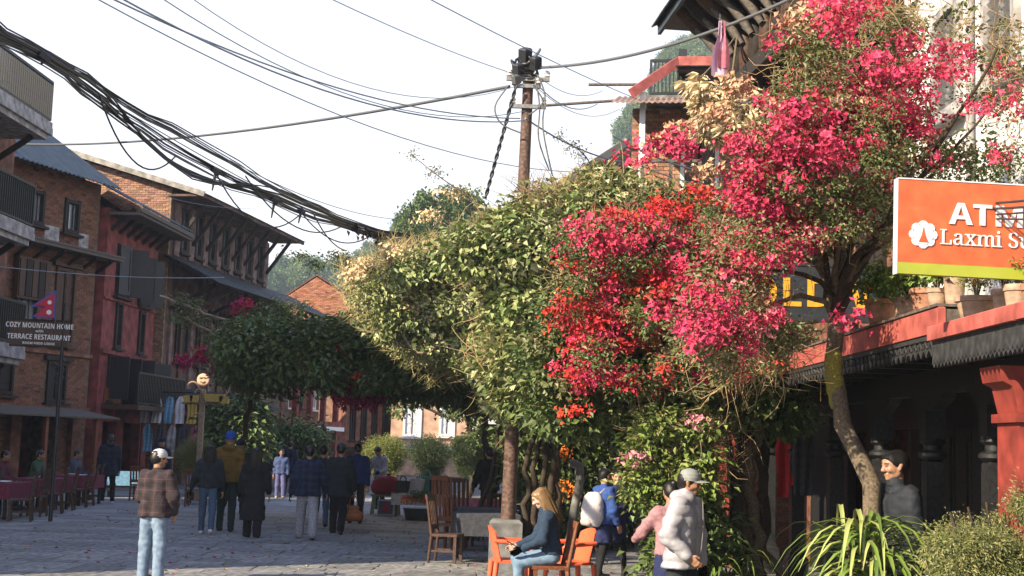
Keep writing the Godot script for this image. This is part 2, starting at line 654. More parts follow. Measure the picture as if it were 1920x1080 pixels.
func window(parent: Node3D, q: Array, frame: Material, leaf: Material, o := {}):   # q: x0, y0, x1, y1 in the facade
	var w: float = q[2] - q[0]
	var h: float = q[3] - q[1]
	var z: float = o.get("z", 0.0)
	var mid := Vector3((q[0] + q[2]) / 2, (q[1] + q[3]) / 2, z)
	var f := Shape.new()
	var t: float = o.get("bar", 0.09)
	for sx in [-1, 1]:
		f.box(Vector3(sx * (w / 2 - t / 2 + 0.02), 0, 0.0), Vector3(t, h + 0.1, 0.16))
	for sy in [-1, 1]:
		f.box(Vector3(0, sy * (h / 2 - t / 2 + 0.02), 0.004), Vector3(w - t * 2 + 0.04, t, 0.15))
	var win := part(f, "window", frame, parent)
	win.position = mid
	if o.get("sill", true):
		var sl := Shape.new()
		sl.box(Vector3(0, -h / 2 - 0.09, 0.06), Vector3(w + 0.3, 0.08, 0.24))
		part(sl, "sill", frame, win)
	if o.get("lintel", false):
		var sl := Shape.new()
		sl.box(Vector3(0, h / 2 + 0.13, 0.05), Vector3(w + 0.44, 0.13, 0.2))
		part(sl, "lintel", frame, win)
	if o.get("closed", false):
		for sx in [-1, 1]:
			var p := Shape.new()
			p.box(Vector3(sx * w / 4, 0, -0.03), Vector3(w / 2 - 0.07, h - 0.12, 0.04))
			for k in 4:
				p.box(Vector3(sx * w / 4, (k - 1.5) * h * 0.22, -0.004), Vector3(w / 2 - 0.16, h * 0.15, 0.02))
			part(p, "shutter", leaf, win)
	else:
		var p := Shape.new()
		p.box(Vector3(0, 0, -0.06), Vector3(w - 0.12, h - 0.12, 0.012))
		part(p, "pane", M.glass, win)
		var mu := Shape.new()
		if o.get("grid", 0) == 0:
			mu.box(Vector3(0, 0, -0.03), Vector3(0.05, h - 0.14, 0.05))
			part(mu, "mullion", frame, win)
		else:
			for k in int(o.grid):
				var g := Shape.new()
				g.box(Vector3((k + 1.0) / (o.grid + 1.0) * w - w / 2, 0, -0.02), Vector3(0.03, h - 0.14, 0.03))
				part(g, "mullion", frame, win)
	if o.has("open"):      # two leaves swung out, by an angle each
		for sx in [-1, 1]:
			var ang: float = o.open[0 if sx < 0 else 1]
			var p := Shape.new()
			var lw := w / 2
			p.box(Vector3(-sx * lw / 2, 0, 0), Vector3(lw, h, 0.03))
			for sy in [-1, 1]:
				p.box(Vector3(-sx * lw / 2, sy * h * 0.46, 0.02), Vector3(lw, h * 0.08, 0.03))
			for e in [0.05, 0.95]:
				p.box(Vector3(-sx * lw * e, 0, 0.021), Vector3(lw * 0.1, h * 0.84, 0.028))
			var sh := part(p, "shutter", leaf, win)
			sh.position = Vector3(sx * w / 2, 0, 0.1)
			sh.rotation.y = sx * ang
	return win

func shell(parent: Node3D, w: float, h: float, depth: float, m: Material, gable := 0.0, front_t := 0.3):   # sides, back and top closing the house behind its facade
	for x in [0.15, w - 0.15]:
		var s := Shape.new()
		s.span(Vector3(x - 0.147, 0, -depth), Vector3(x + 0.147, h, -front_t))
		if gable > 0.0:
			s.prism([Vector3(x - 0.147, h, -front_t), Vector3(x - 0.147, h, -depth), Vector3(x - 0.147, h + gable, -(depth + front_t) / 2)], Vector3(0.294, 0, 0))
		part(s, "wall", m, parent)
	var b := Shape.new()
	b.span(Vector3(0.3, 0, -depth), Vector3(w - 0.3, h, -depth + 0.3))
	part(b, "wall", m, parent)
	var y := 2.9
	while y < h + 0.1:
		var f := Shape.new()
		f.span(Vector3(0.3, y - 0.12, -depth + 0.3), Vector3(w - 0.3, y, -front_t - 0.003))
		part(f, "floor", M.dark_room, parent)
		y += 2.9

func railing(parent: Node3D, a: Vector3, b: Vector3, h: float, m: Material, gap := 0.13, bar := 0.03, base := 0.06):
	var len := a.distance_to(b)
	var r := Shape.new()
	r.beam(a + Vector3(0, h, 0), b + Vector3(0, h, 0), 0.06, 0.06)
	r.beam(a + Vector3(0, base, 0), b + Vector3(0, base, 0), 0.05, 0.05)
	for e in [a, b]: r.beam(e + Vector3(0, base - 0.02, 0), e + Vector3(0, h + 0.02, 0), 0.055, 0.055)
	var rail := part(r, "railing", m, parent)
	var n := int(len / gap)
	var one := Shape.new()
	one.box(Vector3(0, (h + base) / 2, 0), Vector3(bar, h - base, bar))
	var mesh := one.mesh()
	for i in n + 1:
		var o := MeshInstance3D.new()
		o.mesh = mesh
		o.material_override = m
		o.name = "baluster"
		o.position = a.lerp(b, float(i) / n)
		rail.add_child(o, true)

func make_left_houses():
	# tall plastered house before the frame, whose shadow lies on the street
	var h0 := house("plaster_house", "tall plain plastered house beside the balcony house, at the open end of the row", Vector3(-12.6, 0, -12.9), Vector3(-12.4, 0, -26.4))
	var holes := []
	for f in 4:
		for k in 3:
			holes.append([1.6 + k * 3.4, 1.0 + f * 2.5, 2.9 + k * 3.4, 2.4 + f * 2.5])
	part(wall_shape(13.5, 10.7, 0.3, holes), "wall", M.cream_wall, h0)
	shell(h0, 13.5, 10.7, 7.0, M.cream_wall, 1.0)
	for q in holes: window(h0, q, M.brown_wood, M.dark_wood, {"closed": true})
	part(corrugated(-0.4, 13.45, Vector2(0.8, 10.55), Vector2(-3.65, 11.85)), "roof", M.roof_blue, h0)
	part(corrugated(-0.4, 13.45, Vector2(-7.8, 10.55), Vector2(-3.65, 11.85)), "roof", M.roof_blue, h0)

	# house with stacked balconies at the frame's edge
	var h1 := house("balcony_house", "plastered house with three stacked balconies, pale slab edges and black railings", Vector3(-12.4, 0, -26.5), Vector3(-12.2, 0, -33.2))
	holes = []
	for f in 3:
		for k in 2:
			holes.append([0.9 + k * 3.0, 0.6 + f * 2.7, 2.2 + k * 3.0, 2.4 + f * 2.7])
	part(wall_shape(6.7, 8.85, 0.3, holes), "wall", M.orange_wall, h1)
	shell(h1, 6.7, 8.85, 6.5, M.orange_wall)
	for q in holes: window(h1, q, M.dark_wood, M.dark_wood, {"grid": 2})
	var rt := Shape.new()
	rt.span(Vector3(0, 8.853, -6.5), Vector3(6.7, 9.0, -0.03))
	part(rt, "roof_terrace", M.slab_pale, h1)
	for f in 3:
		var y: float = [3.42, 6.12, 8.72][f]
		var ex: float = [4.8, 4.85, 5.5][f]
		var s := Shape.new()
		s.span(Vector3(0.6, y, -0.02), Vector3(ex, y + 0.16, 1.35))
		s.span(Vector3(0.6, y - 0.13, -0.02), Vector3(ex - 0.12, y, 1.27))
		s.span(Vector3(0.6, y + 0.16, 1.22), Vector3(ex, y + 0.3, 1.33))
		var slab := part(s, "balcony", M.slab_pale, h1)
		var yy := y + 0.3
		railing(slab, Vector3(0.7, yy, 1.28), Vector3(ex - 0.06, yy, 1.28), 0.95, M.dark_metal, 0.12, 0.035)
		railing(slab, Vector3(ex - 0.06, y + 0.16, 1.2), Vector3(ex - 0.06, y + 0.16, 0.05), 1.09, M.dark_metal, 0.12, 0.035)
		for k in 3:
			var br := Shape.new()
			var x := 1.0 + k * (ex - 1.6) / 2
			br.beam(Vector3(x, y - 0.9, 0.05), Vector3(x, y - 0.15, 1.1), 0.09, 0.12)
			part(br, "bracket", M.dark_wood, slab)

	# brick house
	var h2 := house("brick_house", "weathered brick house with dark corrugated roof, timber shutters and a ledge under its top windows", Vector3(-16.6, 0, -36.0), Vector3(-13.55, 0, -44.8))
	var W := 9.31
	holes = [[3.9, 8.1, 4.6, 9.1], [5.7, 8.1, 6.45, 9.1], [7.5, 8.1, 8.2, 9.1],
		[1.4, 5.0, 2.3, 6.9], [3.3, 4.55, 4.3, 6.9], [5.5, 4.5, 6.5, 6.6], [7.3, 4.55, 8.25, 6.9],
		[1.8, 2.9, 2.8, 3.95], [4.4, 2.9, 5.6, 3.95], [7.2, 2.75, 8.1, 3.95],
		[0.8, 0.0, 2.6, 2.3], [3.4, 0.0, 5.2, 2.3], [6.0, 0.0, 7.8, 2.3]]
	part(wall_shape(W, 9.9, 0.35, holes), "wall", M.mortar, h2)
	brickwork(h2, W, 9.9, holes, Color(0.31, 0.135, 0.075), 21)
	shell(h2, W, 9.9, 7.0, M.mortar, 2.3, 0.35)
	for i in holes.size():
		var q: Array = holes[i]
		if i < 3: window(h2, q, M.dark_wood, M.dark_wood, {"grid": 2, "bar": 0.1})
		elif i < 7: window(h2, q, M.brown_wood, M.brown_wood, {"closed": i != 5, "lintel": true, "grid": 2})
		elif i < 10: window(h2, q, M.dark_wood, M.dark_wood, {"closed": true, "lintel": true})
	for x in [[3.05, 4.75], [5.25, 6.75]]:      # timber bays over the first floor windows
		var s := Shape.new()
		s.span(Vector3(x[0], 5.75, 0.09), Vector3(x[1], 7.0, 0.25))
		var bay := part(s, "bay_panel", M.brown_wood, h2)
		for k in 5:
			var p := Shape.new()
			var xx: float = x[0] + (x[1] - x[0]) * (k + 0.5) / 5
			p.span(Vector3(xx - 0.11, 5.82, 0.25), Vector3(xx + 0.11, 6.93, 0.28))
			part(p, "board", M.dark_wood if k % 2 else M.brown_wood, bay)
	var led := Shape.new()
	led.span(Vector3(2.6, 7.4, 0.02), Vector3(W + 0.5, 7.5, 0.72))
	led.span(Vector3(2.6, 7.5, 0.62), Vector3(W + 0.5, 7.56, 0.75))
	var ledge := part(led, "ledge", M.grey_wood, h2)
	for k in 9:
		var s := Shape.new()
		s.beam(Vector3(2.9 + k * 0.8, 6.98, 0.03), Vector3(2.9 + k * 0.8, 7.36, 0.6), 0.08, 0.09)
		part(s, "bracket", M.dark_wood, ledge)
	for k in [[5.05, 5.55], [6.6, 7.3], [8.3, 8.8]]:
		var s := Shape.new()
		s.span(Vector3(k[0], 7.56, 0.012), Vector3(k[1], 8.15, 0.02))
		part(s, "plaster_patch", M.slab_pale, h2)
	var bands := Shape.new()
	bands.span(Vector3(0, 4.2, 0.012), Vector3(W, 4.32, 0.11))
	bands.span(Vector3(0, 2.48, 0.012), Vector3(W, 2.62, 0.14))
	part(bands, "string_course", M.orange_wall, h2)
	part(corrugated(-0.3, W + 0.1, Vector2(0.75, 9.72), Vector2(-3.6, 12.6), 0.22, 0.05), "roof", M.roof_blue, h2)
	part(corrugated(-0.3, W + 0.1, Vector2(-7.9, 9.72), Vector2(-3.6, 12.6), 0.22, 0.05), "roof", M.roof_blue, h2)
	var aw := Shape.new()
	aw.box(Vector3(4.4, 2.42, 0.85), Vector3(8.6, 0.05, 1.75), Basis(Vector3.RIGHT, 0.16))
	var awn := part(aw, "awning", M.grey_wood, h2)
	for k in 4:
		var s := Shape.new()
		s.span(Vector3(0.5 + k * 2.4, 0, 1.45), Vector3(0.62 + k * 2.4, 2.3, 1.57))
		part(s, "post", M.orange_wood if k > 1 else M.dark_wood, awn)
	for x in [2.9, 5.5, 8.4]:
		var s := Shape.new()
		s.span(Vector3(x, 0, 0.01), Vector3(x + 0.45, 2.45, 0.2))
		part(s, "pilaster", M.orange_wall, h2)

	# red house
	var h3 := house("red_house", "narrow red plastered house with open black shutters and a wooden balcony", Vector3(-13.3, 0, -45.0), Vector3(-12.95, 0, -50.2))
	W = 5.21
	holes = [[1.0, 6.45, 2.15, 8.1], [3.3, 6.35, 4.3, 8.0], [1.2, 4.7, 1.75, 6.2], [3.55, 4.65, 4.1, 6.1], [0.8, 2.95, 2.1, 4.35], [2.6, 2.95, 4.4, 4.35], [0.7, 0, 2.0, 2.2], [2.7, 0, 4.4, 2.2]]
	part(wall_shape(W, 9.2, 0.3, holes), "wall", M.red_wall, h3)
	shell(h3, W, 9.2, 6.0, M.red_wall, 1.9)
	window(h3, holes[0], M.dark_wood, M.black_wood, {"open": [0.35, 2.0], "grid": 1})
	window(h3, holes[1], M.dark_wood, M.black_wood, {"open": [1.0, 2.3], "grid": 1})
	window(h3, holes[2], M.dark_wood, M.dark_wood, {"grid": 1})
	window(h3, holes[3], M.dark_wood, M.dark_wood, {"grid": 1})
	window(h3, holes[4], M.black_wood, M.black_wood, {"open": [1.6, 1.4], "grid": 1})
	window(h3, holes[5], M.black_wood, M.black_wood, {"open": [1.5, 2.2], "grid": 2})
	var s3 := Shape.new()
	s3.span(Vector3(0, 4.42, 0.003), Vector3(W, 4.55, 0.12))
	s3.span(Vector3(0, 6.2, 0.003), Vector3(W, 6.28, 0.07))
	part(s3, "string_course", M.red_wall, h3)
	var bal := Shape.new()
	bal.span(Vector3(0.4, 2.62, 0.003), Vector3(W + 0.35, 2.78, 1.25))
	var balc := part(bal, "balcony", M.brown_wood, h3)
	railing(balc, Vector3(0.45, 2.78, 1.18), Vector3(W + 0.3, 2.78, 1.18), 1.05, M.black_wood, 0.16, 0.05)
	railing(balc, Vector3(W + 0.3, 2.78, 1.1), Vector3(W + 0.3, 2.78, 0.1), 1.05, M.black_wood, 0.16, 0.05)
	var pan := Shape.new()
	for k in 12:
		pan.span(Vector3(1.75 + k * 0.29, 2.86, 1.12), Vector3(2.0 + k * 0.29, 3.72, 1.145))
	part(pan, "balcony_boards", M.grey_wood, balc).set_meta("kind", "stuff")
	for k in 7:
		var s := Shape.new()
		s.beam(Vector3(0.3 + k * 0.78, 8.5, 0.0), Vector3(0.3 + k * 0.78, 9.2, 0.75), 0.1, 0.12)
		part(s, "roof_strut", M.dark_wood, h3)
	for x in [3.05, 4.7]:
		var s := Shape.new()
		s.span(Vector3(x, 0, 0.85), Vector3(x + 0.28, 2.62, 1.1))
		part(s, "pillar", M.orange_wood, h3)
	part(corrugated(-0.15, W + 0.45, Vector2(1.15, 9.25), Vector2(-2.9, 11.3), 0.22, 0.05), "roof", M.roof_blue, h3)
	part(corrugated(-0.15, W + 0.45, Vector2(-6.9, 9.25), Vector2(-2.9, 11.3), 0.22, 0.05), "roof", M.roof_blue, h3)
	var fs := Shape.new()
	fs.span(Vector3(-0.15, 9.05, 1.1), Vector3(W + 0.45, 9.2, 1.16))
	fs.span(Vector3(-0.1, 8.95, 0.0), Vector3(W + 0.4, 9.04, 1.1))
	part(fs, "eave_board", M.grey_wood, h3)

	# long timber hall with two roofs
	var h4 := house("timber_hall", "long timber and plaster hall with roof struts and a lower slate roof around its middle", Vector3(-12.75, 0, -51.0), Vector3(-11.0, 0, -61.6))
	W = 10.74
	holes = []
	for k in 7: holes.append([0.9 + k * 1.42, 8.75, 1.5 + k * 1.42, 10.35])
	for k in 5: holes.append([1.0 + k * 2.0, 4.6, 2.1 + k * 2.0, 6.3])
	for k in 4: holes.append([0.8 + k * 2.5, 0.0, 2.4 + k * 2.5, 2.4])
	part(wall_shape(W, 11.0, 0.35, holes), "wall", M.purple_wall, h4)
	shell(h4, W, 10.9, 8.0, M.mortar_pale, 1.1, 0.35)
	for i in holes.size():
		var q: Array = holes[i]
		if i < 7: window(h4, q, M.dark_wood, M.dark_wood, {"grid": 1, "bar": 0.1})
		elif i < 12: window(h4, q, M.dark_wood, M.dark_wood, {"closed": true, "lintel": true})
	for k in 8:
		var s := Shape.new()
		s.span(Vector3(0.28 + k * 1.42, 8.5, 0.003), Vector3(0.78 + k * 1.42, 10.5, 0.08))
		part(s, "plaster_pier", M.purple_pale, h4)
	for k in 11:
		var s := Shape.new()
		s.span(Vector3(0.3 + k * 1.0, 2.8, 0.003), Vector3(0.52 + k * 1.0, 6.9, 0.1))
		part(s, "timber_post", M.brown_wood if k % 2 else M.purple_pale, h4)
	# brick side wall that faces the sun, set 4 mm outside the shell
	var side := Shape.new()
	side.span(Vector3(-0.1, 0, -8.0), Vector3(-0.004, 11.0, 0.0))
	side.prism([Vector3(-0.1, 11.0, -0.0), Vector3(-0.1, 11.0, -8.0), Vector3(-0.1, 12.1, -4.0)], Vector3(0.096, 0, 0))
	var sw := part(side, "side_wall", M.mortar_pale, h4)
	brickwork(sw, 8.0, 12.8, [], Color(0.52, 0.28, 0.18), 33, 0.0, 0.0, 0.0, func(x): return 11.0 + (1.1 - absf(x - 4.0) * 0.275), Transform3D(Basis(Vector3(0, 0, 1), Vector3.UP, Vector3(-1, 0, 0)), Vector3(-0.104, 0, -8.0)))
	slated(h4, -0.5, W + 0.7, Vector2(1.45, 10.7), Vector2(-4.0, 12.3), 41, Color(1.3, 1.2, 1.1))
	slated(h4, -0.5, W + 0.7, Vector2(-9.4, 10.7), Vector2(-4.0, 12.3), 42)
	var eb := Shape.new()
	eb.span(Vector3(-0.5, 10.55, 1.38), Vector3(W + 0.7, 10.72, 1.46))
	eb.span(Vector3(-0.45, 10.6, 0.0), Vector3(W + 0.65, 10.68, 1.37))
	part(eb, "eave_board", M.purple_wall, h4)
	var barge := Shape.new()
	barge.beam(Vector3(-0.52, 10.67, 1.45), Vector3(-0.52, 12.27, -4.0), 0.06, 0.2)
	part(barge, "barge_board", M.roof_pale, h4)
	for k in 8:
		var s := Shape.new()
		s.beam(Vector3(0.53 + k * 1.42, 9.1, 0.08), Vector3(0.53 + k * 1.42, 10.58, 1.15), 0.11, 0.13)
		part(s, "roof_strut", M.dark_wood, h4)
	slated(h4, -0.4, W + 4.2, Vector2(2.1, 7.45), Vector2(0.0, 8.45), 43)
	var ew := Shape.new()
	ew.span(Vector3(W + 0.003, 0, -5.0), Vector3(W + 4.0, 8.0, -0.002))
	part(ew, "annexe_wall", M.purple_wall, h4)
	for k in 9:
		var s := Shape.new()
		s.beam(Vector3(0.3 + k * 1.75, 6.5, 0.02), Vector3(0.3 + k * 1.75, 7.42, 1.75), 0.1, 0.13)
		part(s, "roof_strut", M.grey_wood if k == 1 else M.dark_wood, h4)
	for k in 8:
		var s := Shape.new()
		s.tube([Vector3(0.45 + k * 1.6, 6.3, 0.12), Vector3(0.6 + k * 1.6, 6.75, 0.2), Vector3(1.2 + k * 1.6, 6.75, 0.2), Vector3(1.35 + k * 1.6, 6.3, 0.12)], [0.06], 6)
		part(s, "arch", M.dark_wood, h4)
	var low := Shape.new()
	low.box(Vector3(4.4, 3.35, 0.8), Vector3(9.0, 0.07, 1.7), Basis(Vector3.RIGHT, 0.3))
	part(low, "awning", M.roof_blue, h4)
	var pent := Shape.new()
	pent.span(Vector3(0.2, 2.55, 0.1), Vector3(9.4, 2.7, 1.3))
	part(pent, "shop_beam", M.red_paint, h4)

func make_far_houses():
	var e1 := house("row_house", "dark red row house with timber posts and a white lintel behind the strollers", Vector3(-11.6, 0, -64.5), Vector3(-9.8, 0, -72.2))
	var W := 7.9
	var holes := []
	for k in 4: holes.append([0.8 + k * 1.85, 3.4, 1.7 + k * 1.85, 5.4])
	for k in 3: holes.append([0.9 + k * 2.2, 0, 2.3 + k * 2.2, 2.3])
	part(wall_shape(W, 6.4, 0.3, holes), "wall", M.orange_wall, e1)
	shell(e1, W, 6.4, 6.0, M.orange_wall, 1.6)
	for i in 4: window(e1, holes[i], M.paint_white if i in [1, 3] else M.dark_wood, M.dark_wood, {"grid": 1, "lintel": true})
	for k in 5:
		var s := Shape.new()
		s.span(Vector3(0.1 + k * 1.85, 0, 0.9), Vector3(0.35 + k * 1.85, 5.6, 1.15))
		part(s, "timber_post", M.red_wall, e1)
	var b := Shape.new()
	b.span(Vector3(0, 2.5, 0.02), Vector3(W, 2.75, 1.4))
	part(b, "balcony", M.red_wall, e1)
	var wl := Shape.new()
	wl.span(Vector3(3.2, 2.3, 1.41), Vector3(7.6, 2.5, 1.55))
	part(wl, "white_lintel", M.paint_white, e1)
	part(corrugated(-0.2, W + 0.2, Vector2(1.6, 6.2), Vector2(-3.0, 7.9)), "roof", M.roof_tile, e1)
	part(corrugated(-0.2, W + 0.2, Vector2(-6.8, 6.2), Vector2(-3.0, 7.9)), "roof", M.roof_tile, e1)

	var e2 := house("gable_house", "orange brick gable house rising above the hedge in front of the wooded hill", Vector3(-13.1, 0.0, -78.0), Vector3(-8.5, 0.0, -78.4))
	var s := Shape.new()
	s.span(Vector3(0, 0, -7), Vector3(4.62, 9.5, 0))
	s.prism([Vector3(0, 9.5, 0), Vector3(4.62, 9.5, 0), Vector3(2.0, 11.0, 0)], Vector3(0, 0, -7))
	part(s, "wall", M.mortar_pale, e2)
	brickwork(e2, 4.62, 6.0, [], Color(0.66, 0.27, 0.14), 55, 0, 5.0, 0.004, func(x): return 9.5 + (1.5 * x / 2.0 if x < 2.0 else 1.5 * (4.62 - x) / 2.62))
	for q in [[Vector3(-0.2, 9.4, 0.03), Vector3(2.0, 11.05, 0.03)], [Vector3(2.0, 11.05, 0.03), Vector3(4.8, 9.4, 0.03)]]:
		var r := Shape.new()
		var d: Vector3 = q[1] - q[0]
		r.box((q[0] + q[1]) / 2 + Vector3(0, 0.08, -3.6), Vector3(d.length(), 0.07, 7.2), Basis(d.normalized(), Vector3(0, 0, 1).cross(d.normalized()), Vector3(0, 0, 1)))
		part(r, "roof", M.roof_tile, e2)

	var e3 := house("window_house", "orange brick house with a row of tall narrow dark windows behind the round bushes", Vector3(-9.0, 0, -77.5), Vector3(-6.7, 0, -80.5))
	holes = []
	for k in 4: holes.append([0.35 + k * 0.88, 1.9, 0.75 + k * 0.88, 4.6])
	part(wall_shape(3.78, 6.2, 0.3, holes), "wall", M.orange_wall, e3)
	shell(e3, 3.78, 6.2, 5.0, M.orange_wall, 1.0)
	for q in holes: window(e3, q, M.dark_wood, M.dark_wood, {"closed": true, "bar": 0.06})
	part(corrugated(-0.2, 4.0, Vector2(0.6, 6.1), Vector2(-2.5, 7.4)), "roof", M.roof_tile, e3)
	part(corrugated(-0.2, 4.0, Vector2(-5.4, 6.1), Vector2(-2.5, 7.4)), "roof", M.roof_tile, e3)
	var dk := Shape.new()
	dk.span(Vector3(-0.1, 1.2, 0.02), Vector3(3.9, 1.5, 1.0))
	part(dk, "shop_awning", M.dark_wood, e3)

	var e4 := house("sunlit_house", "sunlit peach plastered house with pale shuttered windows behind the round bushes", Vector3(-6.6, 0, -79.0), Vector3(-0.2, 0, -79.6))
	holes = [[0.7, 2.2, 1.7, 4.5], [2.75, 2.3, 3.6, 4.3], [4.6, 2.3, 5.5, 4.3]]
	part(wall_shape(6.43, 7.0, 0.3, holes), "wall", M.pink_wall, e4)
	shell(e4, 6.43, 7.0, 6.0, M.pink_wall, 1.2)
	for q in holes: window(e4, q, M.paint_white, M.cloth_white, {"closed": true, "bar": 0.12})
	var cs := Shape.new()
	cs.span(Vector3(0, 1.5, 0.003), Vector3(6.43, 1.75, 0.25))
	part(cs, "string_course", M.slab_pale, e4)
	part(corrugated(-0.2, 6.6, Vector2(0.6, 6.9), Vector2(-3.0, 8.4)), "roof", M.roof_tile, e4)
	part(corrugated(-0.2, 6.6, Vector2(-6.4, 6.9), Vector2(-3.0, 8.4)), "roof", M.roof_tile, e4)

# ---------------------------------------------------------------- right side of the street
func carved_column(parent: Node3D, x: float, y0: float, y1: float):
	var s := Shape.new()
	var h := y1 - y0
	s.chamfered(Vector3(x, y0 + 0.2, 0), Vector3(0.27, 0.4, 0.27), 0.03)
	s.box(Vector3(x, y0 + 0.43, 0), Vector3(0.2, 0.06, 0.2))
	s.chamfered(Vector3(x, y0 + 0.46 + (h - 1.06) / 2, 0), Vector3(0.165, h - 1.06, 0.165), 0.02)
	s.lathe(Vector3(x, y1 - 0.6, 0), [Vector2(0.085, 0), Vector2(0.13, 0.03), Vector2(0.13, 0.06), Vector2(0.08, 0.09), Vector2(0.08, 0.13), Vector2(0.12, 0.16), Vector2(0.1, 0.2)], 10)
	s.box(Vector3(x, y1 - 0.28, 0), Vector3(0.19, 0.26, 0.19))
	var col := part(s, "column", M.black_wood, parent)
	var c := Shape.new()
	var z := 0.06
	c.prism([Vector3(x - 0.16, y1 - 0.148, -z), Vector3(x - 0.45, y1 - 0.05, -z), Vector3(x - 0.5, y1, -z), Vector3(x + 0.5, y1, -z), Vector3(x + 0.45, y1 - 0.05, -z), Vector3(x + 0.16, y1 - 0.148, -z)], Vector3(0, 0, 2 * z))
	part(c, "capital", M.black_wood, col)

func make_right_houses():
	# shop with black columns and a porch roof
	var a := Vector3(3.85, 0, -22.0)
	var b := Vector3(3.95, 0, -6.5)
	var sh := house("timber_shop", "single storey shop front with black carved columns under a red fascia porch roof", a, b)
	var W := a.distance_to(b)
	var p := Shape.new()
	p.span(Vector3(0, 0, -4.0), Vector3(W, 0.13, 0.8))
	part(p, "plinth", M.concrete, sh)
	var step := Shape.new()
	step.span(Vector3(2.0, 0, 0.803), Vector3(9.0, 0.07, 1.1))
	part(step, "step", M.slab_pale, sh)
	for x in [1.5, 3.4, 5.5, 7.5, 9.2, 10.8, 12.6, 14.4]:
		carved_column(sh, x, 0.13, 2.45)
	var lin := Shape.new()
	lin.span(Vector3(0, 2.45, -0.1), Vector3(W, 2.66, 0.1))
	part(lin, "lintel", M.black_wood, sh)
	# wall of folding doors behind the columns
	var holes := [[2.3, 0.13, 3.3, 2.2], [3.8, 0.13, 5.2, 2.2], [9.7, 0.13, 10.6, 2.2]]
	part(wall_shape(W, 2.55, 0.12, holes, 0.0, 0.13, -0.95), "wall", M.black_wood, sh)
	var k := 0
	var xx := 5.5
	while xx < W - 0.5:
		var door := Shape.new()
		door.span(Vector3(xx, 0.16, -0.94), Vector3(xx + 0.5, 2.2, -0.9))
		door.span(Vector3(xx + 0.08, 0.3, -0.9), Vector3(xx + 0.42, 1.1, -0.875))
		door.span(Vector3(xx + 0.08, 1.25, -0.9), Vector3(xx + 0.42, 2.1, -0.875))
		if not (xx > 9.1 and xx < 10.6):
			part(door, "door_leaf", M.black_wood if k % 3 else M.dark_wood, sh)
		xx += 0.53
		k += 1
	for g in 9:
		var bal := Shape.new()
		var bx := 9.42 + g * 0.15
		bal.lathe(Vector3(bx, 0.5, 0), [Vector2(0.028, 0), Vector2(0.035, 0.15), Vector2(0.02, 0.3), Vector2(0.035, 0.5), Vector2(0.02, 0.62)], 7)
		part(bal, "baluster", M.black_wood, sh)
	for r2 in [[9.29, 10.7]]:
		var rl := Shape.new()
		rl.span(Vector3(r2[0], 0.42, -0.05), Vector3(r2[1], 0.5, 0.05))
		rl.span(Vector3(r2[0], 1.12, -0.05), Vector3(r2[1], 1.19, 0.05))
		part(rl, "rail", M.black_wood, sh)
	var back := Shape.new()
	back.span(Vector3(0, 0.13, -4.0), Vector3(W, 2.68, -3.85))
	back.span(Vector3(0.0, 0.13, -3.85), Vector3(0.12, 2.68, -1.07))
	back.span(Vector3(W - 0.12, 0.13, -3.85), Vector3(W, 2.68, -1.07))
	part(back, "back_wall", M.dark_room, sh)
	# porch roof
	var rf := Shape.new()
	rf.span(Vector3(0.0, 2.72, -4.0), Vector3(12.19, 2.92, 0.84))
	rf.span(Vector3(12.19, 2.7, -4.0), Vector3(W, 2.79, 0.9))
	var roof := part(rf, "porch_roof", M.grey_wood, sh)
	for g in 20:
		var ra := Shape.new()
		ra.span(Vector3(0.35 + g * 0.78, 2.64, -0.9), Vector3(0.43 + g * 0.78, 2.717, 0.8))
		part(ra, "rafter", M.black_wood, roof)
	var seams := [0.0, 1.7, 3.6, 5.4, 7.1, 8.9, 10.6, 12.2]
	for g in 7:       # red fascia boards
		var f := Shape.new()
		f.chamfered(Vector3((seams[g] + seams[g + 1]) / 2, 2.845, 0.87), Vector3(seams[g + 1] - seams[g] - 0.008, 0.18, 0.055), 0.008)
		part(f, "fascia_board", M.fascia_red, roof)
	for g in 2:
		var f := Shape.new()
		f.chamfered(Vector3(13.02 + g * 1.65, 2.735, 0.95), Vector3(1.63, 0.1, 0.06), 0.008)
		part(f, "fascia_board", M.fascia_red, roof)
	var plain := Shape.new()
	plain.span(Vector3(12.2, 2.52, 0.904), Vector3(15.5, 2.684, 0.94))
	for g in 44:
		plain.box(Vector3(12.24 + g * 0.075, 2.52, 0.922), Vector3(0.04, 0.04, 0.036), Basis(Vector3.FORWARD, PI / 4))
	part(plain, "valance_board", M.valance_dark, roof)
	var lace := Shape.new()
	lace.span(Vector3(0.0, 2.715, 0.86), Vector3(12.19, 2.753, 0.885))
	lace.span(Vector3(0.0, 2.64, 0.855), Vector3(12.19, 2.717, 0.868))
	for g in 95:
		var lx := 0.07 + g * 0.128
		lace.box(Vector3(lx, 2.64, 0.865), Vector3(0.075, 0.075, 0.02), Basis(Vector3.FORWARD, PI / 4))
		lace.tube([Vector3(lx - 0.04, 2.655, 0.875), Vector3(lx, 2.7, 0.879), Vector3(lx + 0.04, 2.655, 0.875)], [0.011], 5, false)
	part(lace, "carved_valance", M.valance_dark, roof)
	var cap := Shape.new()
	cap.span(Vector3(0, 2.938, 0.5), Vector3(12.19, 2.958, 0.91))
	part(cap, "coping", M.grey_wood, roof)
	# red pillars
	var rp := thing("red_pillar", "stout red painted pillar with a stepped corbel at the near end of the black shop porch", "pillar", Vector3(3.46, 0, -8.95))
	var s := Shape.new()
	s.span(Vector3(-0.24, 0, -0.2), Vector3(0.3, 2.1, 0.2))
	part(s, "shaft", M.red_paint, rp)
	s = Shape.new()
	s.span(Vector3(-0.27, 2.103, -0.23), Vector3(0.33, 2.16, 0.23))
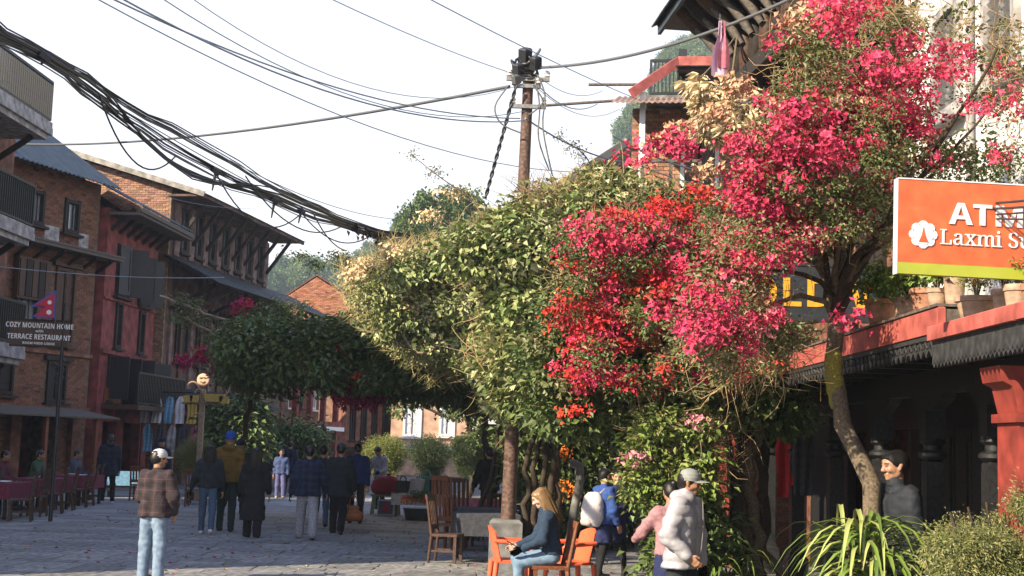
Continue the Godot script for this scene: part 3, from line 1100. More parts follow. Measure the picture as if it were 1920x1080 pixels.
	s.prism([Vector3(-0.24, 2.163, -0.19), Vector3(0.3, 2.163, -0.19), Vector3(0.3, 2.46, -0.19), Vector3(-0.36, 2.46, -0.19), Vector3(-0.34, 2.36, -0.19), Vector3(-0.28, 2.33, -0.19)], Vector3(0, 0, 0.38))
	part(s, "corbel", M.red_paint, rp)
	rp = thing("red_pillar", "red painted pillar behind the bundled climber stems at the far end of the shop", "pillar", Vector3(3.3, 0, -21.6))
	s = Shape.new()
	s.span(Vector3(-0.22, 0, -0.25), Vector3(0.25, 2.45, 0.25))
	part(s, "shaft", M.red_paint, rp)
	s = Shape.new()
	s.span(Vector3(-0.3, 2.453, -0.3), Vector3(0.32, 2.6, 0.3))
	part(s, "cap", M.red_paint, rp)

	# white house above the porch
	a = Vector3(4.9, 0, -17.2)
	b = Vector3(5.0, 0, -6.6)
	var wh := house("white_house", "white plastered house above the porch with grey louvred shutters", a, b)
	W = a.distance_to(b)
	holes = [[1.3, 5.75, 2.2, 7.0], [3.0, 5.75, 3.9, 7.0], [6.0, 5.5, 7.0, 7.0]]
	part(wall_shape(W, 9.0, 0.25, holes, 0, 2.93), "wall", M.white_wall, wh)
	var sd := Shape.new()
	sd.span(Vector3(0.003, 3.003, -6), Vector3(0.25, 11.9, -0.253))
	sd.span(Vector3(W - 0.25, 3.003, -6), Vector3(W - 0.003, 11.9, -0.253))
	sd.span(Vector3(0.25, 3.003, -6), Vector3(W - 0.25, 11.9, -5.75))
	sd.span(Vector3(-0.2, 11.92, -6.2), Vector3(W + 0.2, 12.1, 0.5))
	part(sd, "rear_wall", M.white_wall, wh)
	for q in holes:
		var w = window(wh, q, M.slab_pale, M.steel, {"closed": true})
		for sx in [-1, 1]:
			for g in 12:
				var lv := Shape.new()
				lv.box(Vector3(sx * 0.23, -0.5 + g * 0.09, 0.02), Vector3(0.36, 0.07, 0.012), Basis(Vector3.RIGHT, 0.6))
				part(lv, "louvre", M.steel, w)
	var con := Shape.new()
	con.tube([Vector3(2.6, 3.1, 0.06), Vector3(2.6, 11.5, 0.06)], [0.045], 8)
	part(con, "downpipe", M.slab_pale, wh)

	# house with carved struts
	a = Vector3(3.46, 0, -22.4)
	b = Vector3(3.95, 0, -17.35)
	var st := house("strut_house", "old house with a deep dark overhang and a row of curved carved struts", a, b)
	W = a.distance_to(b)
	holes = [[0.6, 4.2, 1.6, 6.0], [2.6, 4.2, 3.6, 6.0]]
	part(wall_shape(W, 7.6, 0.25, holes, 0, 0, -1.35), "wall", M.roof_tile, st)
	for q in holes: window(st, q, M.dark_wood, M.dark_wood, {"z": -1.35, "closed": true})
	s = Shape.new()
	s.span(Vector3(0, 0, -6), Vector3(0.25, 7.6, -1.603))
	s.span(Vector3(W - 0.25, 0, -6), Vector3(W, 7.6, -1.603))
	s.span(Vector3(0, 7.6, -6), Vector3(W, 7.7, -0.05))
	s.span(Vector3(0, 7.7, -6), Vector3(W, 9.3, -0.35))
	part(s, "upper_storey", M.dark_wood, st)
	for g in 12:
		s = Shape.new()
		s.span(Vector3(0.2 + g * 0.42, 7.5, -1.3), Vector3(0.28 + g * 0.42, 7.597, -0.1))
		part(s, "joist", M.dark_wood, st)
	s = Shape.new()
	s.span(Vector3(-0.3, 7.62, -0.05), Vector3(W + 0.2, 7.86, 0.09))
	part(s, "beam", M.dark_wood, st)
	for g in 9:     # curved struts
		var pts := []
		var rad := []
		for i in 9:
			var t := i / 8.0
			var bulge := sin(t * PI) * 0.3
			pts.append(Vector3(-0.05 + g * 0.56 + 0.12 * sin(t * TAU), 7.86 + t * 1.32, 0.0 + t * 0.85 - bulge))
			rad.append(0.1 + 0.05 * sin(t * PI * 3.0))
		s = Shape.new()
		s.tube(pts, rad, 8)
		var strut := part(s, "strut", M.dark_wood if g % 2 else M.brown_wood, st)
		s = Shape.new()
		s.tube([pts[2] + Vector3(0.1, 0.02, 0.12), pts[4] + Vector3(0.12, 0, 0.16), pts[6] + Vector3(0.1, -0.02, 0.12)], [0.05, 0.08, 0.04], 6)
		part(s, "carving", M.grey_wood, strut)
	slated(st, -1.1, W + 0.4, Vector2(1.0, 9.2), Vector2(-3.0, 10.9), 61)
	s = Shape.new()
	s.span(Vector3(-1.1, 9.02, 0.92), Vector3(W + 0.4, 9.16, 0.98))
	s.span(Vector3(-1.1, 9.12, -0.4), Vector3(W + 0.4, 9.16, 0.92))
	part(s, "eave_board", M.roof_blue, st)
	s = Shape.new()
	s.span(Vector3(0.0, 6.0, -1.34), Vector3(W, 6.4, -1.2))
	part(s, "string_course", M.plaster_band, st)
	for q in [[Vector3(1.2, 6.1, -1.2), Vector3(1.2, 7.5, -0.2)], [Vector3(3.8, 6.1, -1.2), Vector3(3.8, 7.5, -0.2)]]:
		s = Shape.new()
		s.beam(q[0], q[1], 0.1, 0.12)
		part(s, "brace", M.pale_wood, st)

	# brick house with a roof terrace
	a = Vector3(2.55, 0, -30.2)
	b = Vector3(5.6, 0, -29.8)
	var br := house("terrace_house", "sunlit brick house with a top floor terrace, white posts and a corrugated awning", a, b)
	W = a.distance_to(b)
	holes = [[1.1, 7.3, 1.9, 9.0]]
	part(wall_shape(W, 9.4, 0.3, holes), "wall", M.mortar_pale, br)
	brickwork(br, W, 5.35, holes, Color(0.62, 0.3, 0.17), 71, 0, 4.0)
	shell(br, W, 9.4, 7.0, M.mortar_pale, 0.0)
	window(br, holes[0], M.paint_white, M.grey_wood, {"closed": true})
	s = Shape.new()
	s.span(Vector3(-0.1, 6.95, 0.003), Vector3(W, 7.1, 1.6))
	var ter := part(s, "terrace", M.concrete, br)
	railing(ter, Vector3(0.3, 7.1, 1.5), Vector3(1.5, 7.1, 1.5), 0.8, M.grey_wood, 0.42, 0.07)
	for x in [0.28, 2.4]:
		s = Shape.new()
		s.span(Vector3(x - 0.06, 7.1, 1.4), Vector3(x + 0.06, 9.35, 1.52))
		part(s, "post", M.paint_white, ter)
	part(corrugated(-0.35, W + 0.2, Vector2(1.95, 9.05), Vector2(0.02, 9.65), 0.12, 0.03), "awning", M.plaster_band, br)
	s = Shape.new()
	s.beam(Vector3(0.05, 9.3, 1.7), Vector3(1.0, 10.15, 1.1), 0.12, 0.2)
	s.beam(Vector3(1.0, 10.15, 1.1), Vector3(2.8, 10.15, 1.1), 0.12, 0.2)
	part(s, "barge_board", M.fascia_red, br)
	slated(br, 1.0, W + 0.4, Vector2(1.3, 10.0), Vector2(-3.4, 10.9), 72, Color(1.4, 1.1, 1))
	s = Shape.new()
	s.span(Vector3(0.3, 9.45, -2.2), Vector3(1.6, 9.6, 0.4))
	var dk := part(s, "roof_deck", M.concrete, br)
	railing(dk, Vector3(0.4, 9.6, 0.3), Vector3(1.15, 9.6, 0.3), 0.8, M.dark_metal, 0.08, 0.03)
	s = Shape.new()
	s.span(Vector3(1.0, 9.6, 0.0), Vector3(1.18, 10.7, 0.2))
	part(s, "chimney", M.dark_metal, br)
	for q in [[Vector3(-0.9, 9.62, 1.2), Vector3(0.3, 9.62, 1.2)], [Vector3(-2.0, 9.2, 1.0), Vector3(0.1, 9.35, 1.0)]]:
		s = Shape.new()
		s.tube([q[0], q[1]], [0.035], 6)
		part(s, "bamboo_pole", M.grey_wood, br)

	# yard wall closing the gap beyond the shop
	var yw := thing("yard_wall", "plain brick yard wall beyond the shop's far end", "wall", Vector3(3.0, 0, -24.6))
	s = Shape.new()
	s.span(Vector3(0, 0, -0.3), Vector3(6.5, 2.7, 0))
	part(s, "masonry", M.mortar, yw)
	brickwork(yw, 6.5, 2.7, [], Color(0.36, 0.135, 0.06), 91)
	s = Shape.new()
	s.span(Vector3(-0.06, 2.703, -0.36), Vector3(6.5, 2.8, 0.06))
	part(s, "coping", M.concrete, yw)
	# grey roofed houses further on
	var gr := house("shed_house", "grey corrugated shed roof with white posts above the vine", Vector3(1.15, 0, -37.2), Vector3(3.5, 0, -36.6))
	s = Shape.new()
	s.span(Vector3(0, 0, -4), Vector3(2.42, 8.0, 0))
	part(s, "wall", M.slab_pale, gr)
	for x in [1.5, 2.2]:
		s = Shape.new()
		s.span(Vector3(x, 7.0, 0.3), Vector3(x + 0.16, 9.2, 0.46))
		part(s, "post", M.paint_white, gr)
	for q in [[Vector3(-0.6, 8.35, 0), Vector3(2.0, 10.0, 0), 0.8], [Vector3(0.6, 9.0, 0), Vector3(2.9, 10.4, 0), -1.5]]:
		s = Shape.new()
		var d: Vector3 = q[1] - q[0]
		s.box((q[0] + q[1]) / 2 + Vector3(0, 0, q[2] - 2), Vector3(d.length(), 0.07, 4), Basis(d.normalized(), Vector3(0, 0, 1).cross(d.normalized()), Vector3(0, 0, 1)))
		var rfm := part(s, "roof", M.roof_pale, gr)
		s = Shape.new()
		s.beam(q[0] + Vector3(0, -0.12, q[2] + 0.06), q[1] + Vector3(0, -0.12, q[2] + 0.06), 0.05, 0.2)
		part(s, "barge_board", M.dark_metal, rfm)

# ---------------------------------------------------------------- foliage
var sprays := {}
func leaf_blade(s: Shape, p: Vector3, dir: Vector3, up: Vector3, l: float, w: float, fold := 0.25, tint := 1.0):
	var side := dir.cross(up).normalized()
	var nn := side.cross(dir).normalized()
	s.col = Color(tint, tint, tint)
	var m := p + dir * l * 0.45 + nn * l * 0.06
	var tip := p + dir * l - nn * l * 0.12
	var a := m + side * w * 0.5 + nn * w * fold
	var b := m - side * w * 0.5 + nn * w * fold
	s.tri(p, a, tip)
	s.tri(p, tip, b)

func leaf_spray(key: String, n: int, radius: float, l: float, w: float, sd: int) -> ArrayMesh:
	if sprays.has(key): return sprays[key]
	var r := RandomNumberGenerator.new()
	r.seed = sd
	var s := Shape.new()
	for i in n:
		var p := Vector3(r.randfn(), r.randfn() * 0.8, r.randfn()) * radius * 0.55
		var dir := (p.normalized() * 0.7 + Vector3(r.randfn(), r.randfn() * 0.7 - 0.35, r.randfn()) * 0.6).normalized()
		var up := (Vector3.UP + Vector3(r.randfn(), r.randfn(), r.randfn()) * 0.5).normalized()
		leaf_blade(s, p, dir, up, l * r.randf_range(0.7, 1.25), w * r.randf_range(0.75, 1.2), 0.2, r.randf_range(0.75, 1.2))
	sprays[key] = s.mesh()
	sprays[key + " shape"] = s
	return sprays[key]

func merged(s: Shape, xf: Array, cols: Array) -> Shape:
	var out := Shape.new()
	for i in xf.size(): out.add(s, xf[i], cols[i])
	return out

func bract_spray(key: String, n: int, radius: float, l: float, sd: int) -> ArrayMesh:
	if sprays.has(key): return sprays[key]
	var r := RandomNumberGenerator.new()
	r.seed = sd
	var s := Shape.new()
	for i in n:
		var p := Vector3(r.randfn(), r.randfn() * 0.75, r.randfn()) * radius * 0.5
		var ax := (p.normalized() + Vector3(r.randfn(), r.randfn() + 0.4, r.randfn()) * 0.5).normalized()
		var sd1 := ax.cross(Vector3(0.3, 0.2, 1)).normalized()
		var k := r.randf_range(0.8, 1.2)
		for j in 3:
			var o := sd1.rotated(ax, TAU * j / 3.0 + r.randf())
			leaf_blade(s, p, (o * 0.85 + ax * 0.55).normalized(), ax, l * r.randf_range(0.8, 1.2), l * 0.8, 0.1, k * r.randf_range(0.85, 1.12))
	sprays[key] = s.mesh()
	return sprays[key]

func twig_spray(key: String, n: int, length: float, rad: float, sd: int) -> ArrayMesh:
	if sprays.has(key): return sprays[key]
	var r := RandomNumberGenerator.new()
	r.seed = sd
	var s := Shape.new()
	for i in n:
		var p := Vector3(r.randfn(), r.randfn(), r.randfn()) * length * 0.25
		var d := Vector3(r.randfn(), r.randfn() * 0.8, r.randfn()).normalized()
		var pts := [p]
		for k in 3:
			d = (d + Vector3(r.randfn(), r.randfn() - 0.15, r.randfn()) * 0.35).normalized()
			pts.append(pts[-1] + d * length / 3.0)
		s.tube(pts, [rad, rad * 0.85, rad * 0.7, rad * 0.35], 3, false)
	sprays[key] = s.mesh()
	return sprays[key]

# blobs: [px, py, half width px, half height px, distance, half depth m, copies]
func fill(parent: Node3D, called: String, mesh: Mesh, m: Material, blobs: Array, palette: Array, size: Array, sd: int, jitter := 0.18, kind := "stuff") -> MultiMeshInstance3D:
	var r := RandomNumberGenerator.new()
	r.seed = sd
	var xf := []
	var cols := []
	var inv := parent.global_transform.affine_inverse()
	for q in blobs:
		var mid := at(q[0], q[1], q[4])
		var k: float = q[4] / FOCAL
		for i in int(q[6]):
			var u := Vector3(r.randfn(), r.randfn(), r.randfn()).normalized() * pow(r.randf(), 0.42)
			var p := mid + Vector3(u.x * q[2] * k, u.y * q[3] * k, u.z * q[5])
			if p.y < 0.05: continue
			var b := Basis.from_euler(Vector3(r.randf_range(-0.5, 0.5), r.randf() * TAU, r.randf_range(-0.5, 0.5))).scaled(Vector3.ONE * r.randf_range(size[0], size[1]))
			xf.append(inv * Transform3D(b, p))
			var c: Color = palette[r.randi() % palette.size()]
			var g := r.randf_range(1.0 - jitter, 1.0 + jitter)
			cols.append(Color(c.r * g, c.g * g * r.randf_range(0.94, 1.06), c.b * g))
	return copies(mesh, m, xf, cols, called, parent, kind)

func clusters(n: int, box: Array, d: Array, hw: Array, count: Array, sd: int, keep = null) -> Array:   # random blobs inside a pixel box
	var r := RandomNumberGenerator.new()
	r.seed = sd
	var out := []
	var tries := 0
	while out.size() < n and tries < n * 30:
		tries += 1
		var x := r.randf_range(box[0], box[2])
		var y := r.randf_range(box[1], box[3])
		if keep != null and not keep.call(x, y): continue
		var h := r.randf_range(hw[0], hw[1])
		out.append([x, y, h, h * r.randf_range(0.55, 0.9), r.randf_range(d[0], d[1]), h * 0.9 * d[0] / FOCAL, r.randi_range(count[0], count[1])])
	return out

func limb(parent: Node3D, called: String, m: Material, pts: Array, r0: float, r1: float, sd := 1, wobble := 0.06, sides := 8) -> MeshInstance3D:   # world points, smoothed and tapered
	var c := Curve3D.new()
	for i in pts.size():
		var t: Vector3 = (pts[mini(i + 1, pts.size() - 1)] - pts[maxi(i - 1, 0)]) / 6.0
		c.add_point(pts[i], -t, t)
	var r := RandomNumberGenerator.new()
	r.seed = sd
	var n := maxi(6, int(c.get_baked_length() / 0.18))
	n = mini(n, 26)
	var out := []
	var rad := []
	for i in n + 1:
		var t := float(i) / n
		var w := Vector3(r.randfn(), r.randfn() * 0.4, r.randfn()) * wobble * lerpf(r0, r1, t) * 3.0
		out.append(c.sample_baked(t * c.get_baked_length(), true) + (w if i > 0 else Vector3.ZERO))
		rad.append(lerpf(r0, r1, pow(t, 0.8)) * r.randf_range(0.9, 1.1))
	var s := Shape.new()
	s.tube(out, rad, sides)
	return placed(s, called, m, parent)

func in_poly(poly: Array) -> Callable:
	var pk := PackedVector2Array()
	for q in poly: pk.append(Vector2(q[0], q[1]))
	return func(x, y): return Geometry2D.is_point_in_polygon(Vector2(x, y), pk)

func loose(out: Array, q: Array, d: float, times: float):   # a flower head as several small clusters, strewn wider than the head itself
	var r := RandomNumberGenerator.new()
	r.seed = int(q[0] * 31 + q[1])
	var n := 4 + int(q[2] / 9.0)
	for i in n:
		var sx: float = r.randfn() * q[2] * 0.62
		var sy: float = r.randfn() * q[3] * 0.62
		var w: float = q[2] * r.randf_range(0.22, 0.5)
		out.append([q[0] + sx, q[1] + sy, w, w * r.randf_range(0.5, 0.85), d + r.randf_range(-0.35, 0.35), w * d / FOCAL, maxi(1, int(q[4] * times / n * r.randf_range(0.6, 1.4)))])

func make_trees():
	var leafA := leaf_spray("leaf_a", 26, 0.2, 0.085, 0.055, 101)
	var leafB := leaf_spray("leaf_b", 20, 0.24, 0.13, 0.085, 102)
	var leafS := leaf_spray("leaf_small", 34, 0.2, 0.05, 0.03, 103)
	var bractA := bract_spray("bract_a", 14, 0.13, 0.045, 104)
	var bractB := bract_spray("bract_b", 10, 0.15, 0.05, 105)
	var twigs := twig_spray("twigs", 9, 0.4, 0.004, 106)
	var twigs_big := twig_spray("twigs_big", 10, 0.6, 0.0065, 107)
	var green := [Color(0.09, 0.14, 0.03), Color(0.1, 0.15, 0.035), Color(0.13, 0.16, 0.05), Color(0.08, 0.125, 0.035)]
	var olive := [Color(0.14, 0.15, 0.05), Color(0.2, 0.19, 0.08), Color(0.1, 0.13, 0.035), Color(0.24, 0.2, 0.09)]
	var pale := [Color(0.3, 0.34, 0.13), Color(0.2, 0.26, 0.08), Color(0.46, 0.47, 0.26), Color(0.13, 0.19, 0.05), Color(0.36, 0.38, 0.16)]
	var pink := [Color(0.6, 0.035, 0.11), Color(0.52, 0.022, 0.07), Color(0.68, 0.075, 0.16), Color(0.42, 0.018, 0.08), Color(0.6, 0.05, 0.1)]
	var red := [Color(0.58, 0.022, 0.02), Color(0.66, 0.055, 0.022), Color(0.42, 0.014, 0.025), Color(0.5, 0.03, 0.05)]
	var magenta := [Color(0.4, 0.012, 0.09), Color(0.5, 0.02, 0.06), Color(0.3, 0.01, 0.08)]
	var dried := [Color(0.55, 0.32, 0.18), Color(0.5, 0.25, 0.16), Color(0.62, 0.42, 0.26)]
	var tan_ := [Color(1, 0.9, 0.75), Color(0.75, 0.66, 0.5), Color(1.2, 1.05, 0.8)]

	# ---- pink bougainvillea tree at the porch
	var base := Vector3(at(1644, 930, 11.2).x, 0.0, -11.2)
	var t1 := thing("bougainvillea_tree", "tall pink bougainvillea tree with a leaning mossy trunk beside the shop porch", "tree", base)
	var top := at(1566, 600, 11.6)
	limb(t1, "trunk", M.bark, [base, at(1634, 925, 11.2), at(1601, 850, 11.3), at(1578, 765, 11.45), at(1563, 690, 11.55), top], 0.078, 0.07, 3, 0.05, 10)
	var ms := Shape.new()
	for q in [[1566, 700, 0.5], [1569, 722, 0.45], [1566, 680, 0.4], [1574, 745, 0.35]]:
		var mp := at(q[0] - (10 if q[1] > 800 else 3), q[1], 11.5 if q[1] < 800 else 11.25)
		ms.lathe(mp - Vector3(0, 0.1, 0), [Vector2(0.05, 0), Vector2(0.072, 0.04), Vector2(0.078, 0.1), Vector2(0.073, 0.16), Vector2(0.05, 0.2)], 9)
	placed(ms, "moss", M.moss, t1)
	var ends := [[1690, 380, 10.6], [1780, 230, 10.6], [1870, 90, 10.4], [1650, 320, 12.2], [1600, 240, 11.2], [1540, 150, 11.4], [1480, 260, 11.0], [1430, 350, 11.6], [1400, 500, 11.2], [1560, 330, 10.8], [1700, 120, 11.8], [1440, 470, 11.3], [1860, 200, 11.0], [1350, 620, 11.6], [1590, 60, 11.8], [1700, 440, 11.0]]
	for i in ends.size():
		var e: Array = ends[i]
		var pe := at(e[0], e[1], e[2])
		var mid: Vector3 = top.lerp(pe, 0.45) + Vector3(0, 0.18, 0) + Vector3(0.05 * (i % 3), 0.05 * (i % 2), 0)
		limb(t1, "branch", M.bark if i % 2 else M.bark_dark, [top, top + (mid - top) * 0.35 + Vector3(0, 0.12, 0), mid, pe], 0.05 if i < 6 else 0.034, 0.01, 30 + i, 0.25, 6)
	var reg := in_poly([[1340, 470], [1390, 330], [1440, 220], [1480, 60], [1560, 10], [1720, 0], [1920, 0], [1920, 300], [1760, 330], [1690, 330], [1680, 460], [1560, 465], [1450, 490], [1420, 560], [1500, 620], [1440, 680], [1290, 690], [1255, 600], [1330, 540]])
	fill(t1, "twigs", twigs, M.twig, clusters(60, [1250, 0, 1700, 690], [10.9, 12.6], [40, 80], [2, 4], 201, reg) + clusters(15, [1690, 0, 1950, 330], [10.6, 12.0], [40, 80], [2, 3], 211), tan_, [0.7, 1.2], 202)
	fill(t1, "leaves", leafA, M.leaf, clusters(120, [1250, 0, 1700, 690], [10.5, 12.6], [24, 50], [4, 7], 203, reg) + clusters(14, [1690, 0, 1950, 330], [10.6, 12.0], [24, 50], [3, 5], 212), olive + [green[2]], [0.4, 0.75], 204)
	fill(t1, "leaves", leafS, M.leaf, clusters(30, [1600, 180, 1930, 400], [10.8, 12.0], [30, 60], [3, 5], 205), green, [0.5, 0.9], 206)
	# flower heads where the photograph shows them
	var heads := [[1576, 52, 36, 26, 26], [1625, 5, 50, 14, 14], [1475, 75, 30, 16, 14], [1560, 10, 30, 12, 8], [1640, 110, 22, 12, 9], [1700, 75, 30, 16, 12], [1790, 95, 36, 18, 14], [1720, 150, 52, 34, 34], [1660, 160, 32, 24, 18],
		[1600, 175, 46, 36, 34], [1540, 215, 58, 38, 44], [1500, 195, 40, 30, 26], [1470, 225, 36, 26, 22], [1610, 230, 44, 30, 30], [1725, 225, 30, 26, 26], [1670, 205, 34, 22, 18], [1560, 275, 50, 32, 36], [1480, 275, 40, 24, 24],
		[1400, 265, 28, 18, 16], [1445, 310, 46, 30, 30], [1540, 320, 36, 22, 16], [1400, 345, 46, 34, 36], [1450, 385, 46, 30, 32], [1400, 400, 40, 24, 22], [1500, 430, 40, 26, 22], [1440, 440, 54, 30, 36], [1395, 485, 46, 30, 30],
		[1480, 480, 34, 22, 20], [1375, 525, 44, 26, 26], [1420, 540, 32, 18, 16], [1345, 565, 36, 24, 20], [1300, 610, 44, 30, 26], [1360, 615, 36, 24, 18], [1440, 600, 26, 16, 10], [1520, 420, 22, 18, 8], [1590, 410, 20, 14, 8], [1330, 650, 40, 20, 14], [1870, 130, 22, 12, 7], [1830, 205, 20, 12, 6], [1880, 290, 18, 10, 5], [1760, 300, 24, 12, 6], [1585, 600, 16, 12, 5], [1280, 265, 30, 24, 20], [1195, 290, 28, 14, 11], [1900, 190, 20, 14, 6]]
	var fl := []
	for q in heads: loose(fl, q, 10.8 + sin(q[0] * 0.7) * 0.45, 1.0)
	fill(t1, "flowers", bractA, M.bract, fl, pink, [0.35, 0.95], 207, 0.3)
	fill(t1, "leaves", leafS, M.leaf, clusters(90, [1280, 120, 1700, 680], [10.2, 11.2], [14, 34], [2, 4], 213, reg), green + olive, [0.4, 0.8], 214)
	fill(t1, "flowers", bractB, M.bract, clusters(130, [1290, 120, 1760, 680], [10.4, 12.0], [12, 30], [2, 5], 208, reg), pink + [dried[1], Color(0.7, 0.24, 0.28)], [0.35, 0.7], 209, 0.3)
	fill(t1, "dried_flowers", bractB, M.bract, [[1490, 45, 30, 18, 11.0, 0.12, 12], [1520, 25, 24, 16, 11.2, 0.1, 8], [1380, 160, 34, 18, 11.6, 0.12, 14], [1345, 215, 30, 14, 11.6, 0.1, 8], [1450, 250, 26, 18, 10.9, 0.1, 10], [1580, 195, 26, 12, 10.8, 0.1, 9], [1330, 320, 30, 12, 11.4, 0.1, 9], [1420, 590, 34, 18, 11.0, 0.12, 12], [1280, 240, 24, 10, 11.3, 0.1, 7], [1240, 268, 26, 10, 11.3, 0.1, 7], [1520, 300, 24, 12, 11, 0.1, 6], [1445, 620, 30, 14, 11, 0.1, 10]], dried, [0.5, 0.85], 210)

	# ---- red bougainvillea on bundled stems
	base = spot(1415, 16.0)
	var t2 := thing("bougainvillea_bush", "red flowering bougainvillea on a bundle of twisted stems between the vine and the porch", "tree", base)
	var stems := [[1395, 1060, 1380, 900, 1395, 800, 1400, 700], [1420, 1060, 1410, 930, 1400, 830, 1370, 720], [1440, 1062, 1395, 960, 1420, 830, 1435, 690], [1408, 1064, 1430, 880, 1405, 790, 1330, 700], [1480, 1068, 1430, 1000, 1390, 930, 1385, 780], [1400, 1066, 1370, 870, 1350, 780, 1290, 680], [1425, 1064, 1440, 820, 1450, 740, 1440, 650]]
	for i in stems.size():
		var q: Array = stems[i]
		var dd := 15.6 + 0.13 * i
		var g := spot(q[0], dd)
		limb(t2, "stem", M.bark if i % 3 else M.bark_dark, [g, at(q[2], q[3], dd), at(q[4], q[5], dd + 0.1), at(q[6], q[7], dd - 0.2)], 0.1 - 0.006 * i, 0.04, 60 + i, 0.2, 8)
	for i in 14:
		var e := at([1100, 1060, 1150, 1200, 1240, 1090, 1290, 1330, 1130, 1180, 1380, 1260, 1080, 1220][i], [480, 600, 540, 400, 590, 690, 390, 520, 720, 640, 600, 690, 560, 470][i], 15.0 + (i % 5) * 0.3)
		var s0 := at([1400, 1370, 1435, 1330, 1385, 1290, 1440][i % 7], [700, 720, 690, 700, 780, 680, 650][i % 7], 15.7)
		limb(t2, "branch", M.bark, [s0, s0.lerp(e, 0.5) + Vector3(0, 0.3, 0), e], 0.035, 0.008, 80 + i, 0.25, 5)
	reg = in_poly([[1035, 600], [1060, 440], [1150, 400], [1220, 365], [1350, 360], [1400, 470], [1340, 560], [1400, 640], [1500, 640], [1480, 720], [1380, 760], [1200, 770], [1060, 740], [1020, 660]])
	fill(t2, "twigs", twigs, M.twig, clusters(60, [1020, 360, 1500, 770], [15.3, 17.0], [35, 70], [3, 5], 221, reg), tan_, [0.7, 1.1], 222)
	fill(t2, "leaves", leafA, M.leaf, clusters(190, [1020, 360, 1500, 790], [15.2, 17.2], [26, 52], [6, 11], 223, reg), green + olive, [0.6, 1.0], 224)
	fill(t2, "leaves", leafB, M.leaf, clusters(110, [1000, 640, 1500, 800], [15.4, 17.4], [26, 48], [6, 10], 225), green, [0.6, 1.0], 226)
	var rh := [[1100, 435, 40, 22, 24], [1150, 450, 40, 20, 18], [1105, 495, 46, 16, 22], [1140, 490, 34, 16, 14], [1190, 415, 40, 14, 14], [1260, 395, 40, 16, 16], [1300, 370, 44, 14, 18], [1230, 430, 36, 18, 14], [1270, 450, 34, 22, 14], [1190, 525, 50, 20, 22], [1240, 550, 44, 22, 22], [1075, 580, 46, 16, 24], [1120, 600, 50, 16, 22], [1180, 610, 46, 16, 18], [1230, 610, 44, 18, 18], [1075, 610, 36, 12, 12], [1160, 640, 44, 14, 16], [1215, 590, 36, 16, 14], [1120, 690, 36, 20, 18], [1105, 720, 30, 16, 12], [1060, 705, 24, 8, 6], [1410, 680, 34, 18, 18], [1240, 690, 20, 10, 6], [1290, 520, 34, 24, 14], [1330, 480, 40, 20, 18], [1080, 770, 14, 8, 4], [1160, 400, 26, 10, 8]]
	fl = []
	var fl2 := []
	for i in rh.size():
		var q: Array = rh[i]
		if i in [0, 1, 3, 7, 8, 18, 19, 23, 24]: loose(fl2, q, 14.8 + sin(q[0] * 0.9) * 0.4, 1.25)
		else: loose(fl, q, 14.8 + sin(q[0] * 0.9) * 0.4, 1.25)
	fill(t2, "flowers", bractA, M.bract, fl, red, [0.45, 1.0], 227, 0.3)
	fill(t2, "leaves", leafA, M.leaf, clusters(80, [1040, 400, 1440, 740], [14.2, 15.0], [14, 30], [2, 4], 231, reg), green + olive, [0.4, 0.75], 232)
	fill(t2, "flowers", bractA, M.bract, fl2, pink, [0.6, 1.05], 228)
	fill(t2, "flowers", bractB, M.bract, clusters(90, [1040, 400, 1420, 730], [14.5, 15.6], [14, 32], [2, 5], 229, reg), red + pink, [0.5, 0.85], 230)

	# ---- pale leaved climber over the pole
	base = spot(1010, 22.6)
	var t3 := thing("climbing_vine", "pale leaved climber billowing over the utility pole beside the red bougainvillea", "vine", base)
	for i in 5:
		limb(t3, "stem", M.bark_dark, [base + Vector3(0.12 * i - 0.2, 0, 0.1 * (i % 2)), at(990 + 14 * i, 880, 22.6), at(1000 + 10 * i, 740, 22.7), at(930 + 45 * i, 520 - 20 * (i % 2), 22.8)], 0.07, 0.02, 90 + i, 0.2, 6)
	reg = in_poly([[800, 500], [870, 466], [960, 430], [1010, 395], [1080, 365], [1150, 350], [1200, 385], [1120, 420], [1060, 460], [1040, 600], [1000, 700], [1080, 760], [960, 770], [930, 690], [950, 620], [940, 520], [860, 480]])
	fill(t3, "leaves", leafB, M.leaf, clusters(300, [800, 320, 1190, 780], [20.2, 23.4], [20, 40], [9, 15], 241, reg), pale, [0.8, 1.25], 242)
	fill(t3, "leaves", leafB, M.leaf, clusters(150, [955, 560, 1120, 770], [20.2, 23.6], [24, 40], [9, 14], 243), pale + green, [0.8, 1.2], 244)
	fill(t3, "twigs", twigs_big, M.twig, clusters(80, [800, 380, 1180, 760], [20.4, 23.6], [26, 50], [4, 8], 245, reg), tan_, [0.8, 1.2], 246)
	for q in [[770, 290, 850, 350, 900, 372], [1045, 255, 1095, 290, 1120, 335]]:
		limb(t3, "tendril", M.bark, [at(q[4], q[5], 22.4), at(q[2], q[3], 22.4), at(q[0], q[1], 22.4)], 0.012, 0.006, 5, 0.2, 4)
		fill(t3, "leaves", leafA, M.leaf, [[q[0], q[1], 12, 8, 22.4, 0.1, 2], [(q[0] + q[2]) / 2, (q[1] + q[3]) / 2, 26, 16, 22.4, 0.1, 4], [q[2], q[3], 16, 10, 22.4, 0.1, 3], [(q[2] + q[4]) / 2, (q[3] + q[5]) / 2, 20, 12, 22.4, 0.1, 5]], olive, [0.4, 0.6], 247)

	# ---- dry thicket
	base = spot(850, 27.0)
	var t4 := thing("dry_vine", "straw coloured dry vine thicket hanging under the cable bundle", "vine", base)
